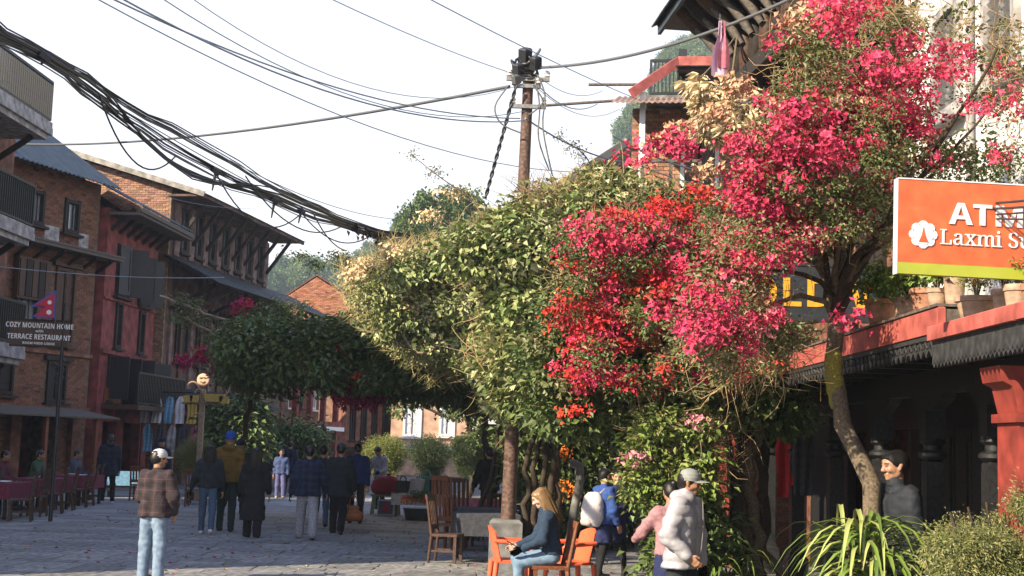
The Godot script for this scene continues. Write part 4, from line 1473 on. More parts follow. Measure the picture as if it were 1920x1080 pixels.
	for i in 2:
		limb(t4, "stem", M.bark_dark, [base + Vector3(0.2 * i + 0.3, 0, 0), at(930 + 8 * i, 850, 27), at(915 + 10 * i, 720, 27), at(780 + 90 * i, 540, 27)], 0.06, 0.02, 110 + i, 0.12, 6)
	reg = in_poly([[665, 525], [720, 490], [840, 480], [970, 500], [975, 620], [950, 700], [840, 690], [760, 650], [690, 580]])
	fill(t4, "twigs", twigs_big, M.twig, clusters(260, [650, 430, 970, 710], [25.8, 28.4], [20, 40], [6, 10], 251, reg), [Color(1.3, 1.35, 0.9), Color(1.0, 1.0, 0.8), Color(1.5, 1.45, 1.1)], [0.6, 1.0], 252)
	fill(t4, "leaves", leafA, M.leaf, clusters(340, [650, 430, 980, 710], [25.4, 28.2], [20, 40], [9, 13], 253, reg), [Color(0.32, 0.34, 0.13), Color(0.38, 0.38, 0.18), Color(0.24, 0.29, 0.09), Color(0.42, 0.4, 0.22), Color(0.18, 0.24, 0.06)], [0.45, 1.0], 254)
	fill(t4, "dried_flowers", bractB, M.bract, [[685, 500, 26, 18, 25.6, 0.3, 16], [665, 520, 20, 14, 25.6, 0.3, 9], [770, 590, 22, 14, 25.6, 0.3, 10], [745, 470, 24, 12, 25.6, 0.3, 8], [850, 365, 30, 10, 25.6, 0.3, 7], [800, 405, 30, 10, 25.6, 0.3, 7]], [Color(0.75, 0.6, 0.36), Color(0.7, 0.52, 0.3)], [0.8, 1.3], 255)
	fill(t4, "leaves", leafB, M.leaf, clusters(90, [680, 470, 980, 720], [25.2, 28.0], [20, 36], [5, 8], 256, reg), pale, [0.7, 1.2], 257)
	limb(t4, "dead_loop", M.pale_wood, [at(765, 590, 25.4), at(757, 630, 25.4), at(785, 662, 25.4), at(815, 655, 25.4), at(828, 630, 25.4)], 0.03, 0.015, 7, 0.1, 5)

	# ---- shaded hedge canopy
	base = spot(640, 34.0)
	var t5 := thing("flowering_hedge", "wide dark green bougainvillea canopy with magenta flowers reaching over the strollers", "hedge", base)
	for q in [[470, 36, 620], [920, 30, 700]]:
		var g := spot(q[0], q[1])
		if q[0] == 470: g = spot(425, 37)
		limb(t5, "trunk", M.bark_dark, [g, at(q[0] - 8, 800, q[1]), at(q[0], q[2] + 40, q[1])], 0.1, 0.06, q[0], 0.15, 7)
	for q in [[330, 590, 440, 640, 520, 650, 36], [300, 555, 420, 600, 560, 640, 36], [900, 720, 760, 690, 620, 660, 32], [880, 790, 830, 700, 700, 640, 31], [430, 700, 520, 690, 640, 660, 35]]:
		limb(t5, "branch", M.pale_wood if q[0] < 400 else M.bark_dark, [at(q[0], q[1], q[6]), at(q[2], q[3], q[6]), at(q[4], q[5], q[6])], 0.045, 0.03, q[0], 0.15, 6)
	reg = in_poly([[440, 640], [480, 620], [560, 632], [660, 622], [720, 600], [800, 640], [900, 690], [950, 720], [930, 760], [850, 735], [760, 725], [660, 720], [560, 695], [450, 690], [440, 660]])
	fill(t5, "leaves", leafB, M.leaf, clusters(330, [430, 570, 970, 800], [29.0, 36.0], [20, 38], [10, 16], 261, reg), green, [0.9, 1.45], 262)
	fill(t5, "leaves", leafB, M.leaf, clusters(40, [445, 630, 540, 720], [33.0, 36.0], [26, 44], [12, 18], 263), green, [0.9, 1.4], 264)
	fill(t5, "leaves", leafA, M.leaf, [[540, 570, 40, 12, 34, 0.4, 9], [520, 580, 50, 20, 35, 0.5, 20], [360, 600, 50, 14, 36, 0.3, 16], [420, 625, 40, 14, 36, 0.3, 18], [350, 565, 40, 8, 36, 0.2, 8], [590, 500, 40, 10, 34, 0.2, 6], [560, 480, 30, 8, 34, 0.2, 5], [630, 490, 30, 14, 33, 0.2, 9]], green + olive, [0.7, 1.2], 265)
	var mg := [[640, 715, 46, 20, 16], [690, 745, 40, 16, 16], [660, 755, 30, 12, 10], [720, 730, 44, 18, 13], [580, 700, 40, 18, 12], [620, 730, 40, 14, 12], [760, 700, 40, 20, 8], [830, 720, 30, 14, 5], [445, 580, 14, 8, 5], [460, 570, 12, 6, 4], [380, 665, 24, 12, 14], [350, 680, 16, 10, 7], [410, 690, 16, 8, 6], [640, 650, 40, 20, 5], [520, 640, 40, 20, 4], [860, 700, 30, 14, 4]]
	fl = []
	for q in mg: fl.append([q[0], q[1], q[2], q[3], 31.0 if q[0] > 500 else 35.5, 0.3, int(q[4] * 1.5)])
	fill(t5, "flowers", bractB, M.bract, fl, magenta, [1.0, 1.6], 266)
	fill(t5, "flowers", bractB, M.bract, clusters(26, [540, 640, 900, 760], [29.0, 31.5], [10, 20], [1, 3], 267, reg), red, [0.9, 1.3], 268)

	# ---- leafy climber in the sun beside the stems
	base = spot(1275, 15.2)
	var t6 := thing("leafy_shrub", "sunlit yellow green leafy shrub behind the man in the padded jacket", "shrub", base)
	for i in 6:
		limb(t6, "stem", M.bark, [base + Vector3(0.15 * i - 0.3, 0, 0.05 * i), at(1225 + 16 * i, 950, 15.2), at(1212 + 18 * i, 830 - 10 * (i % 3), 15.1)], 0.03, 0.012, 130 + i, 0.3, 5)
	fill(t6, "leaves", leafB, M.leaf, clusters(74, [1205, 785, 1320, 930], [14.6, 15.7], [16, 30], [4, 7], 271), [Color(0.16, 0.22, 0.04), Color(0.2, 0.25, 0.06), Color(0.1, 0.16, 0.03), Color(0.26, 0.28, 0.09)], [0.45, 0.8], 272)
	fill(t6, "leaves", leafB, M.leaf, clusters(30, [1235, 930, 1350, 1080], [14.8, 15.8], [18, 30], [4, 7], 273), green, [0.6, 1.0], 274)
	fill(t6, "twigs", twigs, M.twig, clusters(9, [1220, 760, 1370, 900], [14.8, 15.6], [24, 40], [3, 5], 275), tan_, [0.8, 1.2], 276)
	fill(t6, "flowers", bractB, M.bract, [[1190, 860, 14, 8, 14.6, 0.1, 4], [1300, 790, 24, 12, 14.6, 0.15, 4]], [Color(0.75, 0.3, 0.35)], [0.5, 0.8], 277)

	# ---- dark trees behind the pole
	base = spot(1090, 27.0)
	var t7 := thing("broadleaf_tree", "dark broadleaf tree in the shade behind the school girls", "tree", base)
	limb(t7, "trunk", M.bark_dark, [base, at(1080, 880, 27), at(1060, 780, 27), at(1080, 700, 27)], 0.14, 0.06, 141, 0.1, 8)
	for q in [[1180, 860, 1100, 790], [1010, 860, 1050, 800], [1200, 780, 1120, 760]]:
		limb(t7, "branch", M.bark_dark, [at(1070, 860, 27), at(q[2], q[3], 26.8), at(q[0], q[1], 26.5)], 0.05, 0.02, q[0], 0.1, 6)
	fill(t7, "leaves", leafB, M.leaf, clusters(260, [985, 690, 1200, 900], [25.4, 29.0], [24, 44], [9, 14], 281), green, [0.9, 1.3], 282)
	fill(t7, "leaves", leafB, M.leaf, clusters(110, [985, 880, 1210, 1010], [25.4, 29.0], [24, 40], [7, 12], 283), green, [0.8, 1.2], 284)
	fill(t7, "flowers", bractB, M.bract, [[1060, 850, 20, 14, 25.2, 0.2, 4], [1065, 915, 20, 10, 25.2, 0.2, 7], [1075, 935, 16, 8, 25.2, 0.2, 4], [1040, 935, 10, 8, 25.2, 0.2, 3]], [Color(0.75, 0.2, 0.02)], [0.6, 0.9], 285)
	base = spot(880, 46.0)
	var t8 := thing("street_tree", "slim branching tree in front of the sunlit peach house", "tree", base)
	limb(t8, "trunk", M.bark_dark, [base, at(895, 860, 46), at(880, 800, 46), at(860, 740, 46)], 0.15, 0.07, 151, 0.1, 7)
	for q in [[960, 830, 905, 850], [800, 730, 850, 790], [930, 760, 885, 800], [750, 760, 830, 780]]:
		limb(t8, "branch", M.bark_dark, [at(q[2], q[3], 46), at((q[0] + q[2]) / 2, (q[1] + q[3]) / 2 - 8, 46), at(q[0], q[1], 46)], 0.06, 0.02, q[0], 0.1, 6)
	fill(t8, "leaves", leafB, M.leaf, clusters(60, [895, 740, 990, 880], [44.0, 48.0], [18, 30], [5, 9], 286), green, [1.2, 1.8], 287)
	fill(t8, "leaves", leafB, M.leaf, clusters(14, [740, 735, 900, 775], [44.0, 48.0], [12, 22], [2, 5], 288), green, [1.1, 1.6], 289)
	base = spot(455, 44.0)
	var t9 := thing("palm_shrub", "dark drooping shrub below the hall, behind the yellow planter post", "shrub", base)
	limb(t9, "stem", M.bark_dark, [base, at(455, 830, 44), at(450, 780, 44)], 0.1, 0.05, 161, 0.1, 6)
	fill(t9, "leaves", leafB, M.leaf, clusters(70, [405, 770, 480, 860], [43.0, 45.5], [18, 30], [7, 12], 291), green, [1.2, 1.8], 292)
	base = spot(610, 52.0)
	var t10 := thing("dark_shrub", "dark shrub standing before the row house doorway", "shrub", base)
	limb(t10, "stem", M.bark_dark, [base, at(610, 830, 52), at(606, 790, 52)], 0.1, 0.05, 162, 0.1, 6)
	fill(t10, "leaves", leafB, M.leaf, clusters(30, [500, 800, 600, 855], [51.0, 53.5], [18, 28], [5, 8], 293), green, [1.2, 1.8], 294)

	# ---- clipped bushes
	for q in [["round clipped yellow green bush behind the man in the white shirt", 722, 850, 40, 30, 43.0, [Color(0.2, 0.24, 0.05), Color(0.25, 0.27, 0.07)]], ["dark round clipped bush between the pale bush and the slim tree", 806, 852, 38, 32, 42.0, [Color(0.05, 0.08, 0.025), Color(0.06, 0.09, 0.03)]], ["small dark clipped bush beside the slim tree", 872, 846, 26, 26, 44.0, [Color(0.06, 0.09, 0.03)]], ["yellow green bush at the foot of the planter post", 368, 856, 34, 30, 40.0, [Color(0.2, 0.22, 0.05), Color(0.26, 0.26, 0.08)]]]:
		var g := spot(q[1], q[5])
		var bush := thing("clipped_bush", q[0], "bush", g, 0.0, "clipped bushes")
		var mid := at(q[1], q[2], q[5])
		limb(bush, "stem", M.bark_dark, [g, mid], 0.08, 0.05, q[1], 0.05, 6)
		fill(bush, "leaves", leafS, M.leaf, [[q[1], q[2], q[3], q[4], q[5], q[3] * q[5] / FOCAL, 700], [q[1], q[2] + 26, q[3] * 0.7, q[4] * 0.8, q[5], q[3] * 0.6 * q[5] / FOCAL, 200]], q[6], [0.6, 0.9], 300 + q[1])

	# ---- strap leaved plants near the camera
	strap_plant(Vector3(spot(1630, 9.9).x, 0, -9.9), "arching strap leaved plant in a pale pot before the shop man", 1.0, 230, 0.74, 0.04, true, 311)
	strap_plant(spot(1390, 15.2), "upright narrow leaved plant at the foot of the bundled stems", 1.25, 110, 0.5, 0.03, false, 312)
	strap_plant(spot(1345, 14.6), "narrow leaved plant right behind the padded jacket", 1.1, 90, 0.45, 0.03, false, 313)
	strap_plant(spot(1440, 15.0), "low narrow leaved plant between the stems and the shop step", 0.7, 70, 0.42, 0.028, false, 314)
	# conifer shrub
	base = spot(1850, 8.9)
	var cf := thing("conifer_shrub", "feathery olive conifer shrub in the corner by the red pillar", "shrub", base)
	for i in 5:
		limb(cf, "stem", M.bark_dark, [base + Vector3(0.05 * i, 0, 0.04 * (i % 2)), at(1800 + 30 * i, 1040, 8.9), at(1780 + 35 * i, 960 - 10 * (i % 3), 8.9)], 0.025, 0.01, 170 + i, 0.2, 5)
	var feather := leaf_spray("feather", 60, 0.13, 0.032, 0.011, 109)
	var fb := []
	var cr := RandomNumberGenerator.new()
	cr.seed = 88
	for i in 46:
		var ux := cr.randf()
		var px := lerpf(1760, 1965, ux)
		var py := lerpf(1085.0, 1030.0 - 130.0 * ux * ux, pow(cr.randf(), 0.8)) + cr.randfn() * 8.0
		var hw := cr.randf_range(12, 30)
		fb.append([px, py, hw, hw * 0.8, 8.9 + cr.randf_range(-0.25, 0.25), hw * 0.0035, 34])
	fill(cf, "leaves", feather, M.leaf, fb, [Color(0.17, 0.2, 0.055), Color(0.24, 0.25, 0.08), Color(0.12, 0.16, 0.045), Color(0.28, 0.25, 0.11)], [0.45, 1.05], 316)
	fill(cf, "twigs", twigs, M.twig, fb.map(func(q): return [q[0], q[1], q[2], q[3], q[4], q[5], 1]), tan_, [0.2, 0.35], 317)

	# ---- distant trees
	leaf_spray("far_leaf", 44, 1.0, 0.55, 0.42, 120)
	var crown_shape: Shape = sprays["far_leaf shape"]
	var far := thing("round_tree", "large rounded tree on the knoll above the vine", "tree", Vector3(at(838, 410, 100).x, 0, -100))
	limb(far, "trunk", M.bark_dark, [far.position, at(838, 600, 100), at(838, 440, 100)], 0.5, 0.3, 181, 0.1, 7)
	var fx := []
	var fc := []
	var fr := RandomNumberGenerator.new()
	fr.seed = 401
	for q in [[838, 402, 72, 50, 2.6, 150], [790, 420, 44, 36, 1.6, 60], [885, 412, 40, 40, 1.6, 60], [838, 460, 80, 50, 2.4, 90]]:
		for i in q[5]:
			var u := Vector3(fr.randfn(), fr.randfn(), fr.randfn()).normalized() * pow(fr.randf(), 0.4)
			fx.append(Transform3D(Basis.from_euler(Vector3(fr.randf(), fr.randf() * TAU, fr.randf())).scaled(Vector3.ONE * fr.randf_range(0.32, 0.55)), at(q[0] + u.x * q[2], q[1] + u.y * q[3], 100.0 + u.z * q[4]) - far.position))
			var g := fr.randf_range(0.75, 1.25)
			fc.append(Color(0.09 * g, 0.145 * g, 0.035 * g))
	part(merged(crown_shape, fx, fc), "crown", M.leaf, far)
	var r := RandomNumberGenerator.new()
	r.seed = 17
	var proto := []
	for k in 3:
		var tt := thing("hill_tree", "", "tree", Vector3.ZERO, 0.0, "trees on the far hillsides")
		var s := Shape.new()
		s.tube([Vector3(0, -1, 0), Vector3(0.1, 2.5, 0), Vector3(0, 6.5, 0)], [0.3, 0.22, 0.08], 6)
		part(s, "trunk", M.bark_dark, tt)
		var xf := []
		var cols := []
		for i in 110:
			var u := Vector3(r.randfn(), r.randfn(), r.randfn()).normalized() * pow(r.randf(), 0.4)
			var taper: float = [1.0, 0.8, 1.0][k] * (1.0 - 0.35 * u.y * (1.0 if k == 1 else 0.3))
			var p := Vector3(u.x * 2.3 * taper, 5.2 + u.y * [2.6, 3.8, 3.0][k], u.z * 2.3 * taper)
			xf.append(Transform3D(Basis.from_euler(Vector3(r.randf(), r.randf() * TAU, r.randf())).scaled(Vector3.ONE * r.randf_range(0.5, 0.9)), p))
			var g := r.randf_range(0.7, 1.25)
			cols.append(Color(0.13 * g, 0.2 * g, 0.055 * g) if k != 1 else Color(0.08 * g, 0.15 * g, 0.05 * g))
		part(merged(crown_shape, xf, cols), "crown", M.leaf, tt)
		proto.append(tt)
	var spots := []
	for i in 100:      # low wooded hill
		var x := r.randf_range(-82, -18)
		spots.append([x, -420.0 + r.randf_range(-4, 75), "tree on the low wooded hill behind the orange gable house"])
	for i in 70:      # steep hill
		var x := r.randf_range(28, 66)
		spots.append([x, -420.0 + r.randf_range(-4, 55), "tree on the steep hill rising behind the terrace house"])
	var used := 0
	for q in spots:
		var where := Vector3(q[0], hill_height(q[0], q[1]), q[1])
		var k := used % 3
		var o: Node3D = proto[k] if used < 3 else dup(proto[k], where, 0)
		o.position = where
		o.rotation.y = r.randf() * TAU
		o.scale = Vector3.ONE * r.randf_range(0.8, 1.3)
		o.set_meta("label", q[2])
		used += 1

func strap_plant(base: Vector3, label: String, h: float, n: int, l: float, w: float, pot: bool, sd: int):
	var t := thing("strap_leaved_plant", label, "plant", base)
	var r := RandomNumberGenerator.new()
	r.seed = sd
	var y0 := 0.0
	if pot:
		var s := Shape.new()
		s.lathe(Vector3.ZERO, [Vector2(0.0, 0), Vector2(0.2, 0), Vector2(0.27, 0.66), Vector2(0.3, 0.67), Vector2(0.3, 0.78), Vector2(0.25, 0.78), Vector2(0.24, 0.72), Vector2(0, 0.72)], 18)
		part(s, "pot", M.terracotta_pale, t)
		y0 = 0.74
	for i in 4:
		var s := Shape.new()
		s.tube([Vector3(0.03 * i - 0.05, y0 - 0.05, 0.02 * i), Vector3(0.06 * i - 0.1, y0 + 0.25 * h, 0.05 * (i % 2)), Vector3(0.1 * i - 0.15, y0 + h * 0.5, 0.03 * i)], [0.02, 0.016, 0.01], 6)
		part(s, "stem", M.bark, t)
	var tones := [mat("strap_a", 0.16, 0.24, 0.04, 0.45), mat("strap_b", 0.32, 0.36, 0.11, 0.45), mat("strap_c", 0.09, 0.15, 0.03, 0.45)]
	for m in tones: m.backlight = Color(0.4, 0.5, 0.2)
	for i in n:
		var k := r.randf()
		var p := Vector3(r.randfn() * 0.07, y0 + k * h * 0.62, r.randfn() * 0.07)
		var az := r.randf() * TAU
		var out := Vector3(cos(az), 0, sin(az))
		var rise := r.randf_range(0.35, 1.15)
		var len := l * r.randf_range(0.7, 1.25)
		var side := out.cross(Vector3.UP)
		var ww := w * r.randf_range(0.7, 1.2)
		var rows := []
		for j in 6:
			var u := j / 5.0
			var c := p + out * len * u * (1.0 - 0.2 * u) + Vector3.UP * len * (rise * u - (0.5 + rise * 0.6) * u * u)
			var ws := ww * (1.0 - pow(u, 2.2)) * (0.55 + 0.9 * u if u < 0.5 else 1.0) + 0.0015
			rows.append([c - side * ws * 0.5 + Vector3(0, ws * 0.2, 0), c, c + side * ws * 0.5 + Vector3(0, ws * 0.2, 0)])
		var s := Shape.new()
		s.sheet(rows)
		part(s, "leaf", tones[r.randi() % 3], t)

# ---------------------------------------------------------------- cables and pole
func sagging(a: Vector3, b: Vector3, sag: float, n := 14) -> Array:
	var pts := []
	for i in n + 1:
		var t := float(i) / n
		pts.append(a.lerp(b, t) - Vector3(0, sag * 4.0 * t * (1.0 - t), 0))
	return pts

func cable(label: String, a: Vector3, b: Vector3, sag: float, r: float, m: Material, group := "overhead cables"):
	var o := thing("overhead_cable", label, "cable", a, 0.0, group)
	var s := Shape.new()
	s.tube(sagging(a, b, sag, 18), [r], 5)
	placed(s, "strand", m, o)

func make_cables():
	# pole
	var base := spot(956, 21.4)
	var tp := at(992, 118, 21.4)
	var pole := thing("utility_pole", "slim rusty utility pole wrapped in cables at its head, set in a concrete block", "utility pole", base)
	var s := Shape.new()
	s.tube([base, base.lerp(tp, 0.5), tp], [0.115, 0.1, 0.082], 14)
	placed(s, "shaft", M.pole_paint, pole)
	s = Shape.new()
	s.chamfered(Vector3(-0.02, 0.37, 0), Vector3(0.5, 0.74, 0.5), 0.05)
	part(s, "footing", M.concrete, pole)
	for q in [[203, 0.28], [152, 0.34], [165, 0.2]]:
		s = Shape.new()
		var c := at(990, q[0], 21.4)
		s.box(c + Vector3(0, 0, 0.11), Vector3(q[1] * 2, 0.06, 0.06))
		var arm := placed(s, "crossarm", M.steel, pole)
		for sx in [-1, 1]:
			s = Shape.new()
			s.lathe(c + Vector3(sx * (q[1] - 0.04), 0.033, 0.11), [Vector2(0.02, 0), Vector2(0.05, 0.02), Vector2(0.03, 0.05), Vector2(0.05, 0.07), Vector2(0.02, 0.12), Vector2(0, 0.12)], 8)
			placed(s, "insulator", M.ceramic, arm)
	var r := RandomNumberGenerator.new()
	r.seed = 9
	for i in 10:       # cable coils around the head
		s = Shape.new()
		var c := at(985 + r.randf_range(-14, 12), 112 + i * 4.6 + r.randf_range(-4, 4), 21.4)
		var rad := r.randf_range(0.1, 0.24)
		var tilt := Basis.from_euler(Vector3(r.randf_range(-0.9, 0.9), r.randf() * TAU, r.randf_range(-0.7, 0.7)))
		var pts := []
		for k in 15:
			var a := TAU * k / 14.0
			pts.append(c + tilt * Vector3(cos(a) * rad, sin(a * 2.0) * 0.03, sin(a) * rad * 0.8))
		s.tube(pts, [0.022], 5, false)
		placed(s, "cable_coil", M.cable if i % 3 else M.cable_grey, pole)
	for q in [[972, 130, 0.09], [1003, 118, 0.1], [968, 148, 0.07], [985, 102, 0.1]]:
		s = Shape.new()
		s.chamfered(at(q[0], q[1], 21.25), Vector3(q[2] * 1.6, q[2] * 2.0, q[2] * 1.5), 0.02, Basis.from_euler(Vector3(0.3, q[2] * 9, 0.4)))
		placed(s, "junction_box", M.cable if q[2] > 0.08 else M.cable_grey, pole)
	for q in [[950, 165, 928, 200, 940, 232, 978, 250], [1008, 140, 1022, 180, 1018, 240, 1036, 330], [1004, 150, 1012, 200, 1010, 260, 1030, 320], [1000, 160, 1018, 190, 1000, 210, 990, 215]]:
		var c := Curve3D.new()
		for k in 4: c.add_point(at(q[k * 2], q[k * 2 + 1], 21.2), Vector3.ZERO, Vector3.ZERO)
		s = Shape.new()
		var pts := []
		for k in 4: pts.append(at(q[k * 2], q[k * 2 + 1], 21.2))
		var sm := []
		for k in 13:
			var t := k / 12.0 * 3.0
			var i := mini(int(t), 2)
			sm.append(pts[i].cubic_interpolate(pts[i + 1], pts[maxi(i - 1, 0)], pts[mini(i + 2, 3)], t - i))
		s.tube(sm, [0.013], 5)
		placed(s, "drop_cable", M.cable_grey, pole)
	# guy rope: two twisted strands
	for ph in 2:
		s = Shape.new()
		var a := at(968, 160, 21.2)
		var b := at(910, 372, 21.6)
		var pts := []
		for k in 40:
			var t := k / 39.0
			pts.append(a.lerp(b, t) + Vector3(cos(t * 40.0 + ph * PI), 0, sin(t * 40.0 + ph * PI)) * 0.018)
		s.tube(pts, [0.017], 5)
		placed(s, "twisted_cable", M.cable, pole)

	cable("grey cable from the pole head to the brick house roof on the shaded side", at(955, 162, 21.3), at(-10, 268, 40.5), 0.35, 0.028, M.cable_grey)
	cable("thick cable rising from the pole head to the carved strut house eave", at(1010, 127, 21.3), at(1560, -40, 16.5), 0.25, 0.024, M.cable_grey)
	var hi := "thin pale wire strung high across the open sky past the pole"
	for q in [[190, -12, 13, 975, 222, 21.2, 0.3, 0.012], [215, -10, 13, 985, 226, 21.2, 0.4, 0.013], [160, -14, 13, 1130, 322, 26, 0.5, 0.009], [290, -12, 13, 985, 208, 21.2, 0.5, 0.008], [350, -10, 14, 985, 155, 21.2, 0.6, 0.007], [600, -12, 15, 962, 138, 21.2, 0.05, 0.008], [790, -10, 16, 1195, 186, 28, 0.05, 0.01], [985, 222, 21.2, 1250, 300, 29, 0.3, 0.018], [1000, 150, 21.2, 1120, 195, 26, 0.25, 0.012], [1000, 158, 21.2, 1160, 205, 28, 0.3, 0.008], [1005, 140, 21.2, 1130, 170, 27, 0.2, 0.008], [430, 300, 20, 760, 412, 30, 0.2, 0.009], [0, 500, 30, 420, 520, 38, 0.1, 0.014], [180, 320, 36, 480, 390, 45, 0.3, 0.008]]:
		cable(hi, at(q[0], q[1], q[2]), at(q[3], q[4], q[5]), q[6], q[7] * 0.8, M.wire_pale, "thin overhead wires")
	for q in [[1150, 255, 20, 1560, 345, 13, 0.2, 0.012], [1180, 300, 20, 1620, 360, 12.5, 0.2, 0.01], [1560, 345, 12.9, 1960, 372, 8.3, 0.1, 0.009], [1540, 335, 12.9, 1960, 385, 8.3, 0.12, 0.009], [1560, 360, 12.9, 1960, 395, 8.3, 0.1, 0.007], [1560, 392, 12.9, 1960, 412, 8.3, 0.02, 0.007], [1380, 190, 14, 1640, 60, 13, 0.25, 0.012]]:
		cable("black service wire strung through the pink bougainvillea in front of the orange sign", at(q[0], q[1], q[2]), at(q[3], q[4], q[5]), q[6], q[7], M.cable, "service wires at the orange sign")
	# the great bundle
	var b0 := at(-40, 40, 13.6)
	var bun := thing("cable_bundle", "thick sagging bundle of black cables strung across the street into the dry vine", "cables", b0)
	var keys := [[-60, 40, 13.5], [90, 110, 15.2], [230, 205, 17.4], [400, 305, 20.2], [560, 385, 23.4], [690, 432, 26.4], [800, 462, 28.4], [905, 500, 30.0]]
	for i in 26:
		s = Shape.new()
		var pts := []
		var spread := r.randf_range(-1, 1)
		var ph := r.randf() * TAU
		var lo := r.randf() < 0.3
		for k in 29:
			var t := k / 28.0 * 7.0
			var g := mini(int(t), 6)
			var P0 := at(keys[g][0], keys[g][1], keys[g][2])
			var P1 := at(keys[g + 1][0], keys[g + 1][1], keys[g + 1][2])
			var Pm := at(keys[maxi(g - 1, 0)][0], keys[maxi(g - 1, 0)][1], keys[maxi(g - 1, 0)][2])
			var Pn := at(keys[mini(g + 2, 7)][0], keys[mini(g + 2, 7)][1], keys[mini(g + 2, 7)][2])
			var p := P0.cubic_interpolate(P1, Pm, Pn, t - g)
			var wide: float = [0.16, 0.08, 0.13, 0.2, 0.15, 0.09, 0.12, 0.2][mini(int(round(t)), 7)]
			p += Vector3(0.3 * spread, spread, 0.2 * cos(ph)) * wide + Vector3(0, sin(t * 2.1 + ph) * 0.025, 0)
			if lo: p.y -= 0.35 * pow(sin(clampf((t - 1.6) / 2.2, 0, 1) * PI), 2) * (1.2 + spread) * 0.8
			pts.append(p)
		s.tube(pts, [r.randf_range(0.006, 0.014)], 5)
		placed(s, "cable", M.cable if i % 5 else M.cable_grey, bun)
	for q in [[185, 175, 16.5, 330, 292, 19.0, 0.5], [400, 315, 20.2, 570, 395, 23.4, 0.55], [460, 330, 21, 640, 425, 25, 0.4], [560, 392, 23.4, 690, 445, 26, 0.3], [585, 395, 24, 650, 470, 26, 0.15]]:
		s = Shape.new()
		s.tube(sagging(at(q[0], q[1], q[2]), at(q[3], q[4], q[5]), q[6]), [0.012], 5)
		placed(s, "cable", M.cable, bun)
	for q in [[405, 320, 20.2, 0.3], [515, 375, 22.4, 0.3], [565, 395, 23.5, 0.22], [85, 105, 15, 0.1]]:
		s = Shape.new()
		var p := at(q[0], q[1], q[2])
		s.chamfered(p, Vector3(0.13, 0.09, 0.1), 0.03, Basis.from_euler(Vector3(0.2, 0.5, -0.5)))
		s.tube([p, p - Vector3(0.04, q[3], 0)], [0.03, 0.012], 5)
		placed(s, "splice", M.cable, bun)
	for i in 40:      # dry leaves caught in the bundle
		s = Shape.new()
		var t := r.randf()
		var p := at(lerpf(640, 720, t), lerpf(415, 445, t) + r.randf_range(-8, 16), lerpf(25.4, 26.8, t))
		leaf_blade(s, p, Vector3(r.randfn(), r.randfn() - 0.5, r.randfn()).normalized(), Vector3.UP, 0.14, 0.08)
		placed(s, "caught_leaf", M.bark_dark, bun)

# ---------------------------------------------------------------- signs and hanging things
func lettering(text: String, h: float, m: Material, parent: Node3D, where: Vector3, called := "lettering", serif := false, bold := 700, stretch := 1.0) -> MeshInstance3D:
	var f := SystemFont.new()
	f.font_names = PackedStringArray(["Droid Serif" if serif else "Droid Sans"])
	f.font_weight = bold
	var t := TextMesh.new()
	t.font = f
	t.text = text
	t.font_size = 64
	t.pixel_size = h / 46.0
	t.depth = 0.012
	t.curve_step = 2.0
	var o := MeshInstance3D.new()
	o.mesh = t
	o.material_override = m
	o.name = called
	o.position = where
	o.scale = Vector3(stretch, 1, 1)
	parent.add_child(o, true)
	return o

